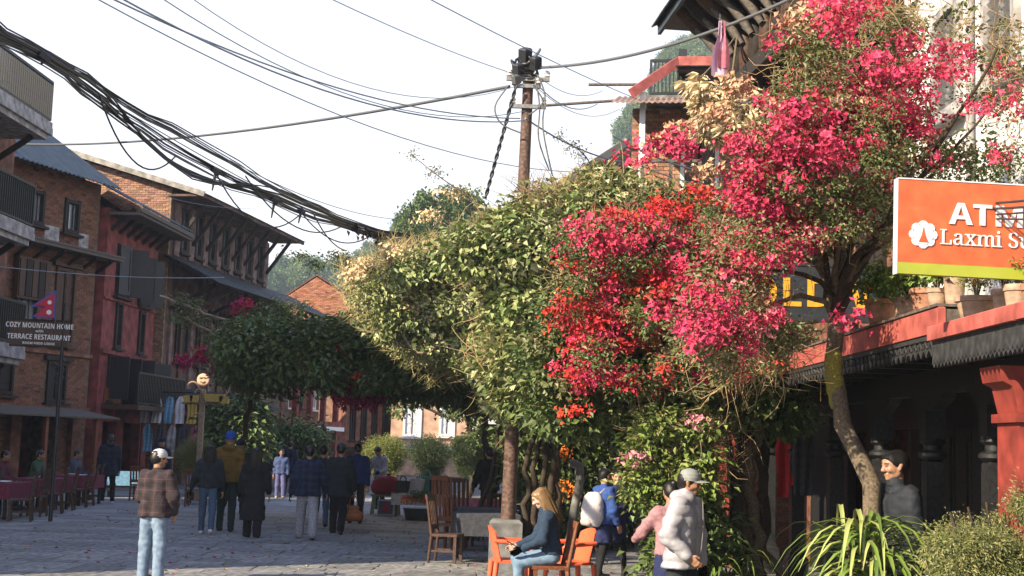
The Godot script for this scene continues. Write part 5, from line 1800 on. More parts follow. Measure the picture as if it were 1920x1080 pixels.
func make_signs():
	# orange bank sign
	var tl := at(1690, 335, 9.0)
	var bl := at(1682, 512, 9.0)
	var H := tl.y - bl.y
	var W := 1.55
	var sg := thing("hanging_sign", "orange projecting sign with silver letters and a green lower stripe", "sign", Vector3(bl.x, bl.y, bl.z))
	sg.rotation = Vector3(0, 0.06, -0.012)
	var s := Shape.new()
	s.box(Vector3(W / 2, H / 2 + 0.038, -0.03), Vector3(W, H - 0.076, 0.06))
	part(s, "face", M.sign_orange, sg)
	s = Shape.new()
	s.box(Vector3(W / 2, 0.0375, -0.03), Vector3(W, 0.075, 0.06))
	part(s, "stripe", M.sign_green, sg)
	for q in [[Vector3(-0.004, H / 2, -0.03), Vector3(0.008, H + 0.008, 0.066)], [Vector3(W / 2, H + 0.004, -0.03), Vector3(W, 0.008, 0.07)]]:
		s = Shape.new()
		s.box(q[0], q[1])
		part(s, "trim", M.sign_silver, sg)
	lettering("ATM", 0.14, M.sign_silver, sg, Vector3(0.6, H * 0.655, 0.004), "lettering", false, 800, 1.25)
	lettering("Laxmi Sunrise", 0.1, M.sign_silver, sg, Vector3(0.76, H * 0.405, 0.004), "lettering", true, 400)
	s = Shape.new()      # flower emblem
	var ec := Vector3(0.17, H * 0.42, 0.0)
	for k in 8:
		var a := TAU * k / 8.0
		s.lathe(ec + Vector3(cos(a) * 0.062, sin(a) * 0.06, 0.0), [Vector2(0.034, 0), Vector2(0.034, 0.008), Vector2(0, 0.008)], 10, Basis(Vector3.RIGHT, PI / 2))
	s.lathe(ec, [Vector2(0.066, 0), Vector2(0.066, 0.01), Vector2(0, 0.01)], 16, Basis(Vector3.RIGHT, PI / 2))
	var em := part(s, "emblem", M.sign_silver, sg)
	s = Shape.new()
	s.prism([ec + Vector3(-0.032, -0.05, 0.01), ec + Vector3(0.032, -0.05, 0.01), ec + Vector3(0.012, -0.005, 0.01), ec + Vector3(0, 0.05, 0.01), ec + Vector3(-0.012, -0.005, 0.01)].map(func(p): return p), Vector3(0, 0, 0.004))
	part(s, "emblem_mark", M.sign_orange, em)
	s = Shape.new()
	s.tube([Vector3(W - 0.1, H + 0.01, -0.05), Vector3(W - 0.1, H + 0.12, -0.05), Vector3(W + 0.75, H + 0.12, -0.05)], [0.02], 6)
	part(s, "bracket", M.dark_metal, sg)

	# dark sign with yellow letters standing on the porch roof
	bl = at(1338, 592, 14.6)
	var tr := at(1645, 490, 14.6)
	var ds := thing("roof_sign", "dark board with yellow capital letters standing on the porch roof behind the flowers", "sign", Vector3(bl.x, 2.97, bl.z), -0.02)
	W = tr.x - bl.x
	var y0 := bl.y - 2.97
	H = 0.56
	s = Shape.new()
	s.span(Vector3(0, y0, -0.04), Vector3(W, y0 + H, 0))
	part(s, "board", M.sign_dark, ds)
	for q in [[0, y0 - 0.03, W, y0], [0, y0 + H, W, y0 + H + 0.03], [-0.03, y0 - 0.03, 0, y0 + H + 0.03], [W, y0 - 0.03, W + 0.03, y0 + H + 0.03]]:
		s = Shape.new()
		s.span(Vector3(q[0], q[1], -0.045), Vector3(q[2], q[3], 0.012))
		part(s, "frame", M.black_wood, ds)
	for x in [0.9, W - 0.25]:
		s = Shape.new()
		s.span(Vector3(x, 0.03, -0.1), Vector3(x + 0.06, y0 + 0.2, -0.05))
		part(s, "leg", M.black_wood, ds)
	lettering("OLD", 0.3, M.sign_yellow, ds, Vector3(0.8, y0 + 0.27, 0.004), "lettering", false, 700, 1.12)
	lettering("W", 0.3, M.sign_yellow, ds, Vector3(1.45, y0 + 0.27, 0.004), "lettering", false, 700, 1.12)
	s = Shape.new()
	for k in 5:
		var a := PI * (0.1 + 0.2 * k)
		leaf_blade(s, Vector3(0.12, y0 + 0.22, 0.006), Vector3(cos(a), sin(a), 0), Vector3(0, 0, 1), 0.12, 0.05, 0.0)
	part(s, "emblem", M.paint_white, ds)

	# restaurant board
	var c := at(74, 625, 28.5)
	var rs := thing("restaurant_sign", "dark wooden restaurant board with white lettering hung before the brick house", "sign", c, 0.22)
	rs.scale = Vector3.ONE * 0.87
	s = Shape.new()
	s.box(Vector3.ZERO, Vector3(1.32, 0.66, 0.05))
	part(s, "board", M.brown_wood, rs)
	for sy in [-1, 1]:
		s = Shape.new()
		s.box(Vector3(0, sy * 0.31, 0.028), Vector3(1.32, 0.04, 0.02))
		part(s, "frame", M.dark_wood, rs)
	lettering("COZY MOUNTAIN HOME", 0.12, M.paint_white, rs, Vector3(0, 0.18, 0.03), "lettering", false, 800, 0.8)
	lettering("with", 0.06, M.paint_white, rs, Vector3(0, 0.05, 0.03))
	lettering("TERRACE RESTAURANT", 0.12, M.paint_white, rs, Vector3(0, -0.09, 0.03), "lettering", false, 800, 0.8)
	lettering("ROOM FOOD LODGE", 0.055, M.paint_white, rs, Vector3(0, -0.24, 0.03))
	s = Shape.new()
	var foot := spot(106, 28.6)
	var pt := rs.to_local(Vector3(foot.x, 0, foot.z))
	s.tube([pt, Vector3(pt.x, -0.33, pt.z), Vector3(pt.x, 0.75, pt.z)], [0.05, 0.045, 0.03], 8)
	part(s, "post", M.dark_metal, rs)
	for k in 3:
		s = Shape.new()
		var pts := []
		for i in 13:
			var a := i / 12.0 * TAU * 1.3
			pts.append(Vector3(pt.x + cos(a) * 0.13 * (1.0 - i / 18.0) - 0.05, -0.65 - k * 0.2 + sin(a) * 0.1, pt.z))
		s.tube(pts, [0.016], 5)
		part(s, "scroll", M.dark_metal, rs)
	# flag: two stacked pennons, crimson with a blue border
	c = at(54, 584, 28.3)
	var fg := thing("pennon_flag", "crimson double pennon flag with a blue border above the restaurant board", "flag", c, 0.15)
	fg.scale = Vector3.ONE * 0.85
	s = Shape.new()
	s.tube([Vector3(0.63, -0.25, 0), Vector3(0.63, 0.62, 0)], [0.014], 6)
	part(s, "staff", M.grey_wood, fg)
	for q in [["border", 0.0, M.paint_blue, 0.0], ["field", 0.035, M.paint_crimson, 0.006]]:
		s = Shape.new()
		var e: float = q[1]
		var z: float = q[3]
		s.prism([Vector3(0.61 - e, 0.56 - e * 2.4, -z), Vector3(0.03 + e * 2.5, 0.12 + e, -z), Vector3(0.40, 0.12 + e, -z), Vector3(0.05 + e * 2.5, -0.14 + e, -z), Vector3(0.61 - e, -0.14 + e, -z)], Vector3(0, 0, 0.008 + z * 2))
		part(s, q[0], q[2], fg)
	for q in [[0.47, 0.24, 0.05], [0.47, 0.0, 0.06]]:
		s = Shape.new()
		s.lathe(Vector3(q[0], q[1], 0.0), [Vector2(q[2], -0.02), Vector2(q[2], 0.02), Vector2(0, 0.02)], 10, Basis(Vector3.RIGHT, PI / 2))
		part(s, "emblem", M.paint_white, fg)

	# planter post with a round smiling face
	var pb := spot(374, 39.5)
	var pp := thing("planter_post", "pink wooden post topped by a round smiling face disc, hung with yellow planters", "post", pb)
	var tpy := at(381, 730, 39.5).y
	s = Shape.new()
	s.chamfered(Vector3(0.03, tpy / 2, 0), Vector3(0.14, tpy, 0.14), 0.02)
	part(s, "post", M.pale_wood, pp)
	var fc := pp.to_local(at(381, 712, 39.4))
	s = Shape.new()
	s.lathe(fc, [Vector2(0.17, -0.03), Vector2(0.18, 0.0), Vector2(0.16, 0.03), Vector2(0, 0.045)], 18, Basis(Vector3.RIGHT, PI / 2))
	var face := part(s, "face_disc", mat("face_paint", 0.75, 0.47, 0.3, 0.6), pp)
	s = Shape.new()
	for sx in [-1, 1]:
		s.tube([fc + Vector3(sx * 0.1, 0.04, 0.045), fc + Vector3(sx * 0.06, 0.06, 0.05), fc + Vector3(sx * 0.03, 0.04, 0.05)], [0.012], 5)
	s.tube([fc + Vector3(-0.07, -0.05, 0.045), fc + Vector3(0, -0.09, 0.05), fc + Vector3(0.07, -0.05, 0.045)], [0.014], 5)
	part(s, "smile", M.brown_wood, face)
	for q in [[354, 748, 0.14, 0.2], [366, 748, 0.14, 0.2], [402, 746, 0.3, 0.22], [421, 750, 0.14, 0.2]]:
		var lc := pp.to_local(at(q[0], q[1], 39.4))
		s = Shape.new()
		s.prism([lc + Vector3(-q[2] * 0.75, -q[3] / 2, -0.12), lc + Vector3(q[2] * 0.75, -q[3] / 2, -0.12), lc + Vector3(q[2], q[3] / 2, -0.12), lc + Vector3(-q[2], q[3] / 2, -0.12)], Vector3(0, 0, 0.24))
		part(s, "planter", M.planter_yellow, pp)
	for q in [[362, 724, 0.17, 0.2], [373, 732, 0.1, 0.12]]:
		var lc := pp.to_local(at(q[0], q[1], 39.4))
		s = Shape.new()
		var pts := []
		for i in 11: pts.append(lc + Vector3(cos(PI * i / 10.0) * q[2], -0.08 + sin(PI * i / 10.0) * q[3], 0))
		s.tube(pts, [0.03], 6)
		part(s, "hoop", M.pale_wood, pp)
	s = Shape.new()
	s.box(Vector3(0.02, pp.to_local(at(380, 757, 39.5)).y, 0), Vector3(1.15, 0.06, 0.08))
	part(s, "arm", M.pale_wood, pp)

	# small board on the red house's porch, and a white lantern
	var sb := thing("porch_board", "small brown board hung under the red house balcony", "sign", at(211, 742, 46.0), 1.2)
	s = Shape.new()
	s.box(Vector3.ZERO, Vector3(0.9, 0.5, 0.05))
	part(s, "board", M.orange_wood, sb)
	s = Shape.new()
	s.box(Vector3(0, 0.4, 0), Vector3(0.03, 0.3, 0.03))
	part(s, "hanger", M.dark_metal, sb)
	var wl := thing("wall_lantern", "white lantern hung beside the red house pillars", "lantern", at(285, 752, 50.5))
	s = Shape.new()
	s.lathe(Vector3.ZERO, [Vector2(0.0, 0), Vector2(0.14, 0.02), Vector2(0.16, 0.25), Vector2(0.1, 0.3), Vector2(0.14, 0.45), Vector2(0.12, 0.6), Vector2(0, 0.65)], 10)
	part(s, "shade", M.ceramic, wl)
	s = Shape.new()
	s.tube([Vector3(0, 0.6, 0), Vector3(0, 0.9, 0), Vector3(-0.5, 0.9, 0)], [0.015], 5)
	part(s, "arm", M.dark_metal, wl)

	# pots on the porch roof
	var pots := [[1652, 607, 11.6, 0.135, 0.21, 0, "wide reddish clay flower pot at the far end of the porch roof"], [1699, 590, 11.2, 0.105, 0.19, 1, "small pale clay pot next to the wide reddish pot on the porch roof"], [1735, 572, 10.9, 0.12, 0.23, 0, "tall reddish clay pot in the middle of the porch roof row"], [1758, 560, 10.3, 0.08, 0.16, 1, "slim pale pot squeezed between the clay pots on the porch roof"], [1790, 555, 10.2, 0.09, 0.36, 1, "stacked perforated clay planter on the porch roof"], [1832, 582, 9.6, 0.145, 0.19, 1, "broad cut bowl planter on a green saucer on the porch roof"], [1884, 572, 9.3, 0.085, 0.21, 1, "narrow pale pot beside the broad bowl planter on the porch roof"], [1908, 560, 9.1, 0.09, 0.22, 1, "pale pot with a dark tray, last of the porch roof row"], [1945, 558, 8.9, 0.1, 0.2, 0, "clay pot above the red pillar on the porch roof"]]
	for i in pots.size():
		var q: Array = pots[i]
		var g := at(q[0], q[1], q[2])
		var pot := thing("flower_pot", q[6], "flower pot", Vector3(g.x, 2.962 if i < 5 else 2.797, g.z), 0.0, "flower pots on the porch roof")
		s = Shape.new()
		var R: float = q[3]
		var hh: float = q[4]
		s.lathe(Vector3.ZERO, [Vector2(0, 0), Vector2(R * 0.68, 0), Vector2(R * 0.95, hh * 0.8), Vector2(R * 1.05, hh * 0.81), Vector2(R * 1.05, hh), Vector2(R * 0.88, hh), Vector2(R * 0.85, hh * 0.88), Vector2(0, hh * 0.88)], 20)
		part(s, "pot", M.terracotta if q[5] == 0 else M.terracotta_pale, pot)
		if i == 4:
			for k in 5:
				s = Shape.new()
				s.lathe(Vector3(cos(k * 1.25) * R * 0.86, hh * (0.6 + 0.1 * (k % 2)), sin(k * 1.25) * R * 0.86), [Vector2(0.018, -0.01), Vector2(0.018, 0.02), Vector2(0, 0.02)], 8, Basis(Vector3(sin(k * 1.25), 0, -cos(k * 1.25)), PI / 2))
				part(s, "hole", M.dark_room, pot)
		if i in [5, 7]:
			s = Shape.new()
			s.lathe(Vector3(0, 0.0, 0), [Vector2(0, 0.002), Vector2(R * 0.9, 0.002), Vector2(R * 1.1, 0.03), Vector2(R * 1.02, 0.03)], 18)
			part(s, "saucer", M.plastic_olive if i == 5 else M.dark_metal, pot)
		var cl := at(q[0] + (-8 if i == 0 else 0), q[1] - hh * FOCAL / q[2] * 0.9 - 22, q[2])
		if i != 4:
			for k in 3:
				s = Shape.new()
				s.tube([Vector3(0, hh * 0.85, 0), Vector3(0.03 * (k - 1), hh + 0.1, 0.02 * (k % 2))], [0.008, 0.005], 5)
				part(s, "stem", M.bark, pot)
			fill(pot, "leaves", sprays.leaf_a, M.leaf, [[q[0] - (6 if i == 0 else 0), q[1] - hh * FOCAL / q[2] * 0.95 - (24 if i < 5 else 2), R * FOCAL / q[2] * (1.2 if i < 5 else 0.8), 26 if i < 5 else 9, q[2], R * (1.1 if i < 5 else 0.7), 26 if i < 5 else 10]], [Color(0.13, 0.22, 0.03), Color(0.2, 0.28, 0.05), Color(0.09, 0.17, 0.03)], [0.45, 0.8] if i < 5 else [0.2, 0.35], 500 + i)
			fill(pot, "flowers", sprays.bract_b, M.bract, [[q[0], q[1] - hh * FOCAL / q[2] - (20 if i < 5 else 2), R * FOCAL / q[2], 16 if i < 5 else 5, q[2], R, 3]], [Color(0.75, 0.3, 0.03)], [0.25, 0.35], 520 + i)
	# hanging maize
	c = at(1362, 150, 20.3)
	var mz := thing("maize_bundle", "big bundle of dried pale maize husks hung from the carved strut house", "maize", c)
	var cob := Shape.new()
	cob.col = Color(1.0, 0.95, 0.85)
	cob.lathe(Vector3(0, -0.22, 0), [Vector2(0.0, 0), Vector2(0.03, 0.02), Vector2(0.036, 0.1), Vector2(0.022, 0.2), Vector2(0, 0.22)], 7)
	for k in 6:
		var a := TAU * k / 6.0
		cob.col = Color(1.15, 1.05, 0.9) if k % 2 else Color(0.85, 0.72, 0.5)
		leaf_blade(cob, Vector3(0, 0, 0), Vector3(cos(a) * 0.5, -0.8, sin(a) * 0.5).normalized(), Vector3(cos(a), 0.5, sin(a)), 0.24, 0.05, 0.2, 1.0 if k % 2 else 0.8)
	var cm := cob.mesh()
	var r := RandomNumberGenerator.new()
	r.seed = 77
	for i in 190:
		var u := Vector3(r.randfn(), r.randfn(), r.randfn()).normalized() * pow(r.randf(), 0.4)
		var px := 1365.0 + u.x * 78.0
		var py := 212.0 + u.y * 58.0 - u.x * 6.0
		if i < 26:
			px = 1312.0 + u.x * 26.0
			py = 165.0 + u.y * 34.0
		var o := MeshInstance3D.new()
		o.mesh = cm
		o.material_override = M.straw
		o.name = "maize_husk"
		o.position = at(px, py, 20.3 + u.z * 0.5) - c
		o.basis = Basis.from_euler(Vector3(r.randf_range(-1.2, 1.2), r.randf() * TAU, r.randf_range(-1.2, 1.2)))
		mz.add_child(o, true)
	s = Shape.new()
	s.tube([Vector3(0, -0.5, 0), Vector3(0.15, 0.3, -0.3), Vector3(0.3, 1.0, -0.9)], [0.02], 5)
	s.tube([at(1310, 150, 20.3) - c, Vector3(0.0, 0.5, -0.4), Vector3(0.3, 1.0, -0.9)], [0.015], 5)
	part(s, "rope", M.bark, mz)
	# hanging cloth pennants
	for q in [[1350, 40, 150, 17.5, "long pink and white cloth pennant hung from the thick cable", M.cloth_pink], [1527, 92, 172, 16.0, "small lilac cloth pennant hung under the dark overhang", M.cloth_white]]:
		var hp := at(q[0], q[1], q[3])
		var ln: float = (q[2] - q[1]) * q[3] / FOCAL
		var pn := thing("cloth_pennant", q[4], "pennant", hp, 0.3, "hanging cloth pennants")
		for g in 2:
			var rows := []
			for i in 9:
				var row := []
				for j in 7:
					var u := j / 6.0 - 0.5
					var w: float = (0.03 + 0.13 * smoothstep(0.15, 0.7, i / 8.0)) * (1.0 if g == 0 else 0.7)
					row.append(Vector3(u * w * 1.6 + (0.05 if g else 0.0), -ln * i / 8.0 * (1.0 if g == 0 else 0.85), sin(u * 9.0 + g) * 0.03 + g * 0.03))
				rows.append(row)
			s = Shape.new()
			s.sheet(rows, 0.004)
			part(s, "cloth", q[5] if g else mat("lilac_cloth", 0.55, 0.36, 0.5, 0.9), pn)
		s = Shape.new()
		s.tube([Vector3(0, 0.0, 0), Vector3(0, 0.1, 0)], [0.006], 4)
		part(s, "cord", M.cable_grey, pn)

# ---------------------------------------------------------------- furniture and goods
func slat_chair(label: String, where: Vector3, turn: float, group: String, m: Material, tall := 1.0) -> Node3D:   # faces local +z
	var t := thing("wooden_chair", label, "chair", where, turn, group)
	var s := Shape.new()
	s.chamfered(Vector3(0, 0.445, 0), Vector3(0.44, 0.04, 0.43), 0.01)
	part(s, "seat", m, t)
	for sx in [-1, 1]:
		s = Shape.new()
		s.beam(Vector3(sx * 0.19, 0, 0.18), Vector3(sx * 0.19, 0.424, 0.18), 0.045, 0.045)
		part(s, "leg", m, t)
		s = Shape.new()
		s.tube([Vector3(sx * 0.195, 0, -0.24), Vector3(sx * 0.195, 0.44, -0.2), Vector3(sx * 0.195, 0.95 * tall, -0.3)], [0.026, 0.028, 0.022], 6)
		part(s, "leg", m, t)
		s = Shape.new()
		s.beam(Vector3(sx * 0.19, 0.2, 0.16), Vector3(sx * 0.19, 0.2, -0.2), 0.025, 0.03)
		part(s, "stretcher", m, t)
	for k in 2:
		s = Shape.new()
		var y: float = [0.56, 0.93][k] * (tall if k else 1.0)
		s.box(Vector3(0, y, -0.2 - (y - 0.44) * 0.2), Vector3(0.36, 0.075, 0.026), Basis(Vector3.RIGHT, -0.2))
		part(s, "back_rail", m, t)
	for k in 4:
		s = Shape.new()
		var x := -0.12 + k * 0.08
		s.beam(Vector3(x, 0.59, -0.232), Vector3(x, 0.9 * tall, -0.29 - 0.09 * (tall - 1.0)), 0.05, 0.014, Vector3(0, 0, 1))
		part(s, "back_slat", m, t)
	return t

func plastic_chair(label: String, where: Vector3, turn: float) -> Node3D:
	var t := thing("plastic_armchair", label, "chair", where, turn, "orange plastic armchairs")
	var m: Material = M.plastic_orange
	var s := Shape.new()
	s.chamfered(Vector3(0, 0.43, 0), Vector3(0.46, 0.035, 0.44), 0.012)
	part(s, "seat", m, t)
	for sx in [-1, 1]:
		for sz in [-1, 1]:
			s = Shape.new()
			s.tube([Vector3(sx * 0.27, 0, sz * 0.25), Vector3(sx * 0.24, 0.42, sz * 0.21)], [0.03, 0.036], 6)
			part(s, "leg", m, t)
		s = Shape.new()
		s.tube([Vector3(sx * 0.245, 0.42, 0.21), Vector3(sx * 0.27, 0.62, 0.22), Vector3(sx * 0.275, 0.66, 0.16), Vector3(sx * 0.27, 0.67, -0.05), Vector3(sx * 0.24, 0.68, -0.24)], [0.026, 0.028, 0.03, 0.03, 0.026], 6)
		part(s, "arm", m, t)
	var rows := []
	for i in 7:
		var y := 0.44 + 0.42 * i / 6.0
		var row := []
		for j in 9:
			var u := j / 4.0 - 1.0
			row.append(Vector3(u * 0.235 * (1.0 - 0.12 * pow(i / 6.0, 3)), y - (0.05 * u * u if i == 6 else 0.0), -0.2 - (y - 0.44) * 0.22 + 0.05 * u * u))
		rows.append(row)
	s = Shape.new()
	s.sheet(rows, 0.012)
	part(s, "backrest", m, t)
	return t

func cloth_table(label: String, where: Vector3, turn: float, w: float, d: float, m: Material, group: String, drop := 0.3) -> Node3D:
	var t := thing("dining_table", label, "table", where, turn, group)
	var s := Shape.new()
	s.chamfered(Vector3(0, 0.73, 0), Vector3(w, 0.035, d), 0.008)
	part(s, "tabletop", M.dark_wood, t)
	for sx in [-1, 1]:
		for sz in [-1, 1]:
			s = Shape.new()
			s.span(Vector3(sx * (w / 2 - 0.07) - 0.03, 0, sz * (d / 2 - 0.07) - 0.03), Vector3(sx * (w / 2 - 0.07) + 0.03, 0.712, sz * (d / 2 - 0.07) + 0.03))
			part(s, "leg", M.dark_wood, t)
	s = Shape.new()
	var pts := []
	var n := 56
	for i in n:      # rounded rectangle outline, walked round
		var a := TAU * i / n
		var x := clampf(cos(a) * 1.5, -1, 1) * (w / 2 + 0.012)
		var z := clampf(sin(a) * 1.5, -1, 1) * (d / 2 + 0.012)
		pts.append(Vector3(x, 0, z))
	var rows := []
	for k in 4:
		var row := []
		for i in n + 1:
			var p: Vector3 = pts[i % n]
			var wav := 1.0 + 0.02 * sin(i * 2.4) * k / 3.0 + 0.012 * k
			row.append(Vector3(p.x * wav, 0.754 - drop * k / 3.0, p.z * wav))
		rows.append(row)
	rows.reverse()
	s.sheet(rows)
	for i in n:
		s.tri(Vector3(0, 0.754, 0), Vector3(pts[(i + 1) % n].x, 0.754, pts[(i + 1) % n].z), Vector3(pts[i].x, 0.754, pts[i].z))
	part(s, "tablecloth", m, t)
	return t

func shopping_bag(label: String, where: Vector3, turn: float, w: float, h: float, m: Material):
	var t := thing("shopping_bag", label, "bag", where, turn, "bags on the market stall")
	var s := Shape.new()
	s.prism([Vector3(-w * 0.42, 0, 0.09), Vector3(w * 0.42, 0, 0.09), Vector3(w * 0.5, h * 0.95, 0.07), Vector3(w * 0.2, h, 0.05), Vector3(-w * 0.2, h, 0.05), Vector3(-w * 0.5, h * 0.95, 0.07)], Vector3(0, 0, -0.16))
	part(s, "body", m, t)
	for z in [0.05, -0.06]:
		s = Shape.new()
		var pts := []
		for i in 9: pts.append(Vector3(cos(PI * i / 8.0) * w * 0.22, h * 0.97 + sin(PI * i / 8.0) * h * 0.42, z))
		s.tube(pts, [0.012], 5)
		part(s, "handle", m, t)

func hanging_garment(label: String, where: Vector3, turn: float, w: float, h: float, m: Material, group: String, sd: int):
	var t := thing("hanging_garment", label, "garment", where, turn, group)
	var rows := []
	for i in 9:
		var v := i / 8.0
		var row := []
		for j in 9:
			var u := j / 4.0 - 1.0
			var ww := w * 0.5 * (0.55 + 0.45 * smoothstep(0.0, 0.18, v)) * (1.0 + 0.1 * sin(v * 5.0 + sd))
			row.append(Vector3(u * ww, -h * v - 0.06 * u * u * (1.0 - v), sin(u * 7.0 + sd + v * 2.0) * 0.035 + 0.03 * sin(v * 6.0 + sd)))
		rows.append(row)
	var s := Shape.new()
	s.sheet(rows, 0.006)
	part(s, "cloth", m, t)
	s = Shape.new()
	s.tube([Vector3(-w * 0.25, -0.05, 0), Vector3(0, 0.0, 0), Vector3(0, 0.07, 0), Vector3(0.02, 0.1, 0)], [0.008], 4)
	s.tube([Vector3(0, 0.0, 0), Vector3(w * 0.25, -0.05, 0)], [0.008], 4)
	part(s, "hanger", M.dark_metal, t)

func make_furniture():
	var r := RandomNumberGenerator.new()
	r.seed = 23
	# terrace tables on the shaded side
	var tg := "maroon clothed terrace tables"
	var tabs := [[15, 29.3, "maroon clothed terrace table standing below the balcony house"], [85, 32.5, "maroon clothed terrace table in the middle of the row, with plates on it"], [150, 35.6, "maroon clothed terrace table beside the man in the dark coat"]]
	for q in tabs: cloth_table(q[2], spot(q[0], q[1]), 1.5, 1.5, 0.85, M.cloth_maroon, tg, 0.32)
	var cg := "slat back terrace chairs"
	var seen_names := ["first", "second", "third", "fourth", "fifth", "sixth", "seventh"]
	var cs := [[48, 28.4], [72, 30.0], [106, 31.4], [128, 32.8], [152, 34.2], [166, 35.2], [178, 36.6]]
	for i in cs.size():
		slat_chair("%s slat back chair from the balcony house along the street side of the maroon tables" % seen_names[i], spot(cs[i][0], cs[i][1]), -1.45 + r.randf_range(-0.15, 0.15), cg, M.brown_wood, 1.08)
	for q in [[10, 31.0], [60, 34.0]]:
		slat_chair("slat back chair on the house side of the maroon tables", spot(q[0] - 20, q[1]), 1.6, cg, M.brown_wood, 1.05)
	for i in 9:
		var q: Array = tabs[i / 3]
		var p := spot(q[0] + r.randf_range(-12, 12), q[1] + r.randf_range(-0.5, 0.5), 0.757)
		var o := thing("plate" if i % 3 else "bottle", ["dark glass bottle on maroon table cloth", "white plate laid on maroon table cloth", "white plate laid on maroon table cloth"][i % 3], "tableware", p, 0, "tableware on the maroon tables")
		var s := Shape.new()
		if i % 3: s.lathe(Vector3.ZERO, [Vector2(0, 0), Vector2(0.08, 0.002), Vector2(0.13, 0.02), Vector2(0.125, 0.026), Vector2(0.08, 0.01), Vector2(0, 0.01)], 16)
		else: s.lathe(Vector3.ZERO, [Vector2(0, 0), Vector2(0.035, 0), Vector2(0.036, 0.16), Vector2(0.015, 0.22), Vector2(0.015, 0.28), Vector2(0, 0.28)], 10)
		part(s, "dish" if i % 3 else "glass", M.ceramic if i % 3 else M.dark_metal, o)
	# pale blue tables by the planter post
	cloth_table("pale blue clothed table left of the planter post, with an orange wood chair", spot(243, 40.5), 0.1, 1.0, 0.7, M.cloth_blue, "pale blue tables", 0.4)
	cloth_table("pale blue clothed table below the yellow green bush", spot(395, 38.0), 0.1, 1.1, 0.7, M.cloth_blue, "pale blue tables", 0.4)
	slat_chair("orange wood chair pushed to the pale blue table", spot(268, 38.6), PI, "orange wood chairs", M.orange_wood)
	slat_chair("orange wood chair facing the yellow green bush", spot(372, 36.4), PI, "orange wood chairs", M.orange_wood)
	# garments of the shop beyond the red house
	var rk := thing("clothes_rail", "dark clothes rail across the shop beside the red house pillars", "rail", spot(265, 48.0), -0.2)
	var s := Shape.new()
	s.tube([Vector3(-0.1, 3.3, 0), Vector3(2.3, 3.3, 0)], [0.03], 6)
	part(s, "bar", M.dark_metal, rk)
	for x in [0.0, 2.2]:
		s = Shape.new()
		s.tube([Vector3(x, 0, 0), Vector3(x, 3.3, 0)], [0.03], 6)
		part(s, "upright", M.dark_metal, rk)
	var gm := [M.cloth_white, M.cloth_blue, M.cloth_white, M.cloth_grey, M.cloth_blue, M.slab_pale, M.cloth_white, M.cloth_grey, M.planter_yellow, M.cloth_pink]
	var gn := ["long white", "blue", "creased white", "grey", "pale blue", "cream", "white end", "dark grey", "yellow", "pink"]
	for i in 10:
		var lvl := i % 2
		hanging_garment("%s garment hung %s on the shop's clothes rail" % [gn[i], "high" if lvl == 0 else "low"], rk.to_global(Vector3(0.12 + 0.215 * i, 3.18 if lvl == 0 else 2.2, 0.06 + 0.1 * lvl)), -0.2, 0.34, 0.95, gm[i], "garments on the clothes rail", i)
	# market stall in the middle of the street
	var st := spot(800, 35.4)
	var tb := thing("market_stall", "low market table under a pale cloth, heaped with bags", "stall", st, 0.05)
	s = Shape.new()
	s.chamfered(Vector3(0, 0.56, 0), Vector3(1.6, 0.05, 0.8), 0.01)
	part(s, "tabletop", M.grey_wood, tb)
	for sx in [-1, 1]:
		for sz in [-1, 1]:
			s = Shape.new()
			s.span(Vector3(sx * 0.7 - 0.03, 0, sz * 0.33 - 0.03), Vector3(sx * 0.7 + 0.03, 0.535, sz * 0.33 + 0.03))
			part(s, "leg", M.grey_wood, tb)
	s = Shape.new()
	var rows := []
	for i in 5:
		var row := []
		for j in 13:
			var u := j / 6.0 - 1.0
			row.append(Vector3(u * 0.83, [0.588, 0.588, 0.58, 0.45, 0.3][4 - i] + 0.006 * sin(u * 9), [-0.38, 0.3, 0.415, 0.43 + 0.02 * sin(u * 14), 0.44 + 0.03 * sin(u * 14)][4 - i]))
		rows.append(row)
	s.sheet(rows)
	part(s, "cloth", M.cloth_white, tb)
	var bags := [["white shopping bag with red contents on the market stall", -0.2, 0.36, 0.36, M.cloth_white], ["teal shopping bag on the market stall", 0.02, 0.5, 0.42, mat("teal_cloth", 0.12, 0.34, 0.3, 0.8)], ["grey bag at the end of the market stall", -0.55, 0.36, 0.3, M.cloth_grey], ["pale paper bag on the market stall", 0.5, 0.3, 0.34, M.slab_pale], ["dark blue bag behind the teal bag on the market stall", 0.3, 0.35, 0.36, mat("navy_cloth", 0.03, 0.04, 0.1, 0.8)]]
	for i in bags.size():
		var q: Array = bags[i]
		shopping_bag(q[0], st + Vector3(q[1], 0.594, 0.12 - 0.2 * (i % 2)), 0.2 * (i - 2), q[2], q[3], q[4])
	var bk := thing("flower_bucket", "black bucket with green leaves and a red rim before the market stall", "bucket", spot(790, 33.6))
	s = Shape.new()
	s.lathe(Vector3.ZERO, [Vector2(0, 0), Vector2(0.3, 0), Vector2(0.38, 0.3), Vector2(0.36, 0.3), Vector2(0, 0.26)], 16)
	part(s, "bucket", M.dark_metal, bk)
	fill(bk, "leaves", sprays.leaf_a, M.leaf, [[790, 932, 28, 6, 33.6, 0.3, 30]], [Color(0.08, 0.2, 0.04)], [0.5, 0.8], 610)
	fill(bk, "flowers", sprays.bract_b, M.bract, [[762, 938, 8, 8, 33.4, 0.1, 6], [800, 938, 20, 5, 33.3, 0.1, 5]], [Color(0.7, 0.03, 0.04), Color(0.7, 0.4, 0.03)], [0.6, 0.9], 611)
	# red bundle on an olive stool with a picture box under it
	var sp := spot(728, 35.6)
	var stl := thing("plastic_stool", "olive plastic stool carrying the red sack", "stool", sp)
	s = Shape.new()
	s.chamfered(Vector3(0, 0.5, 0), Vector3(0.74, 0.05, 0.5), 0.015)
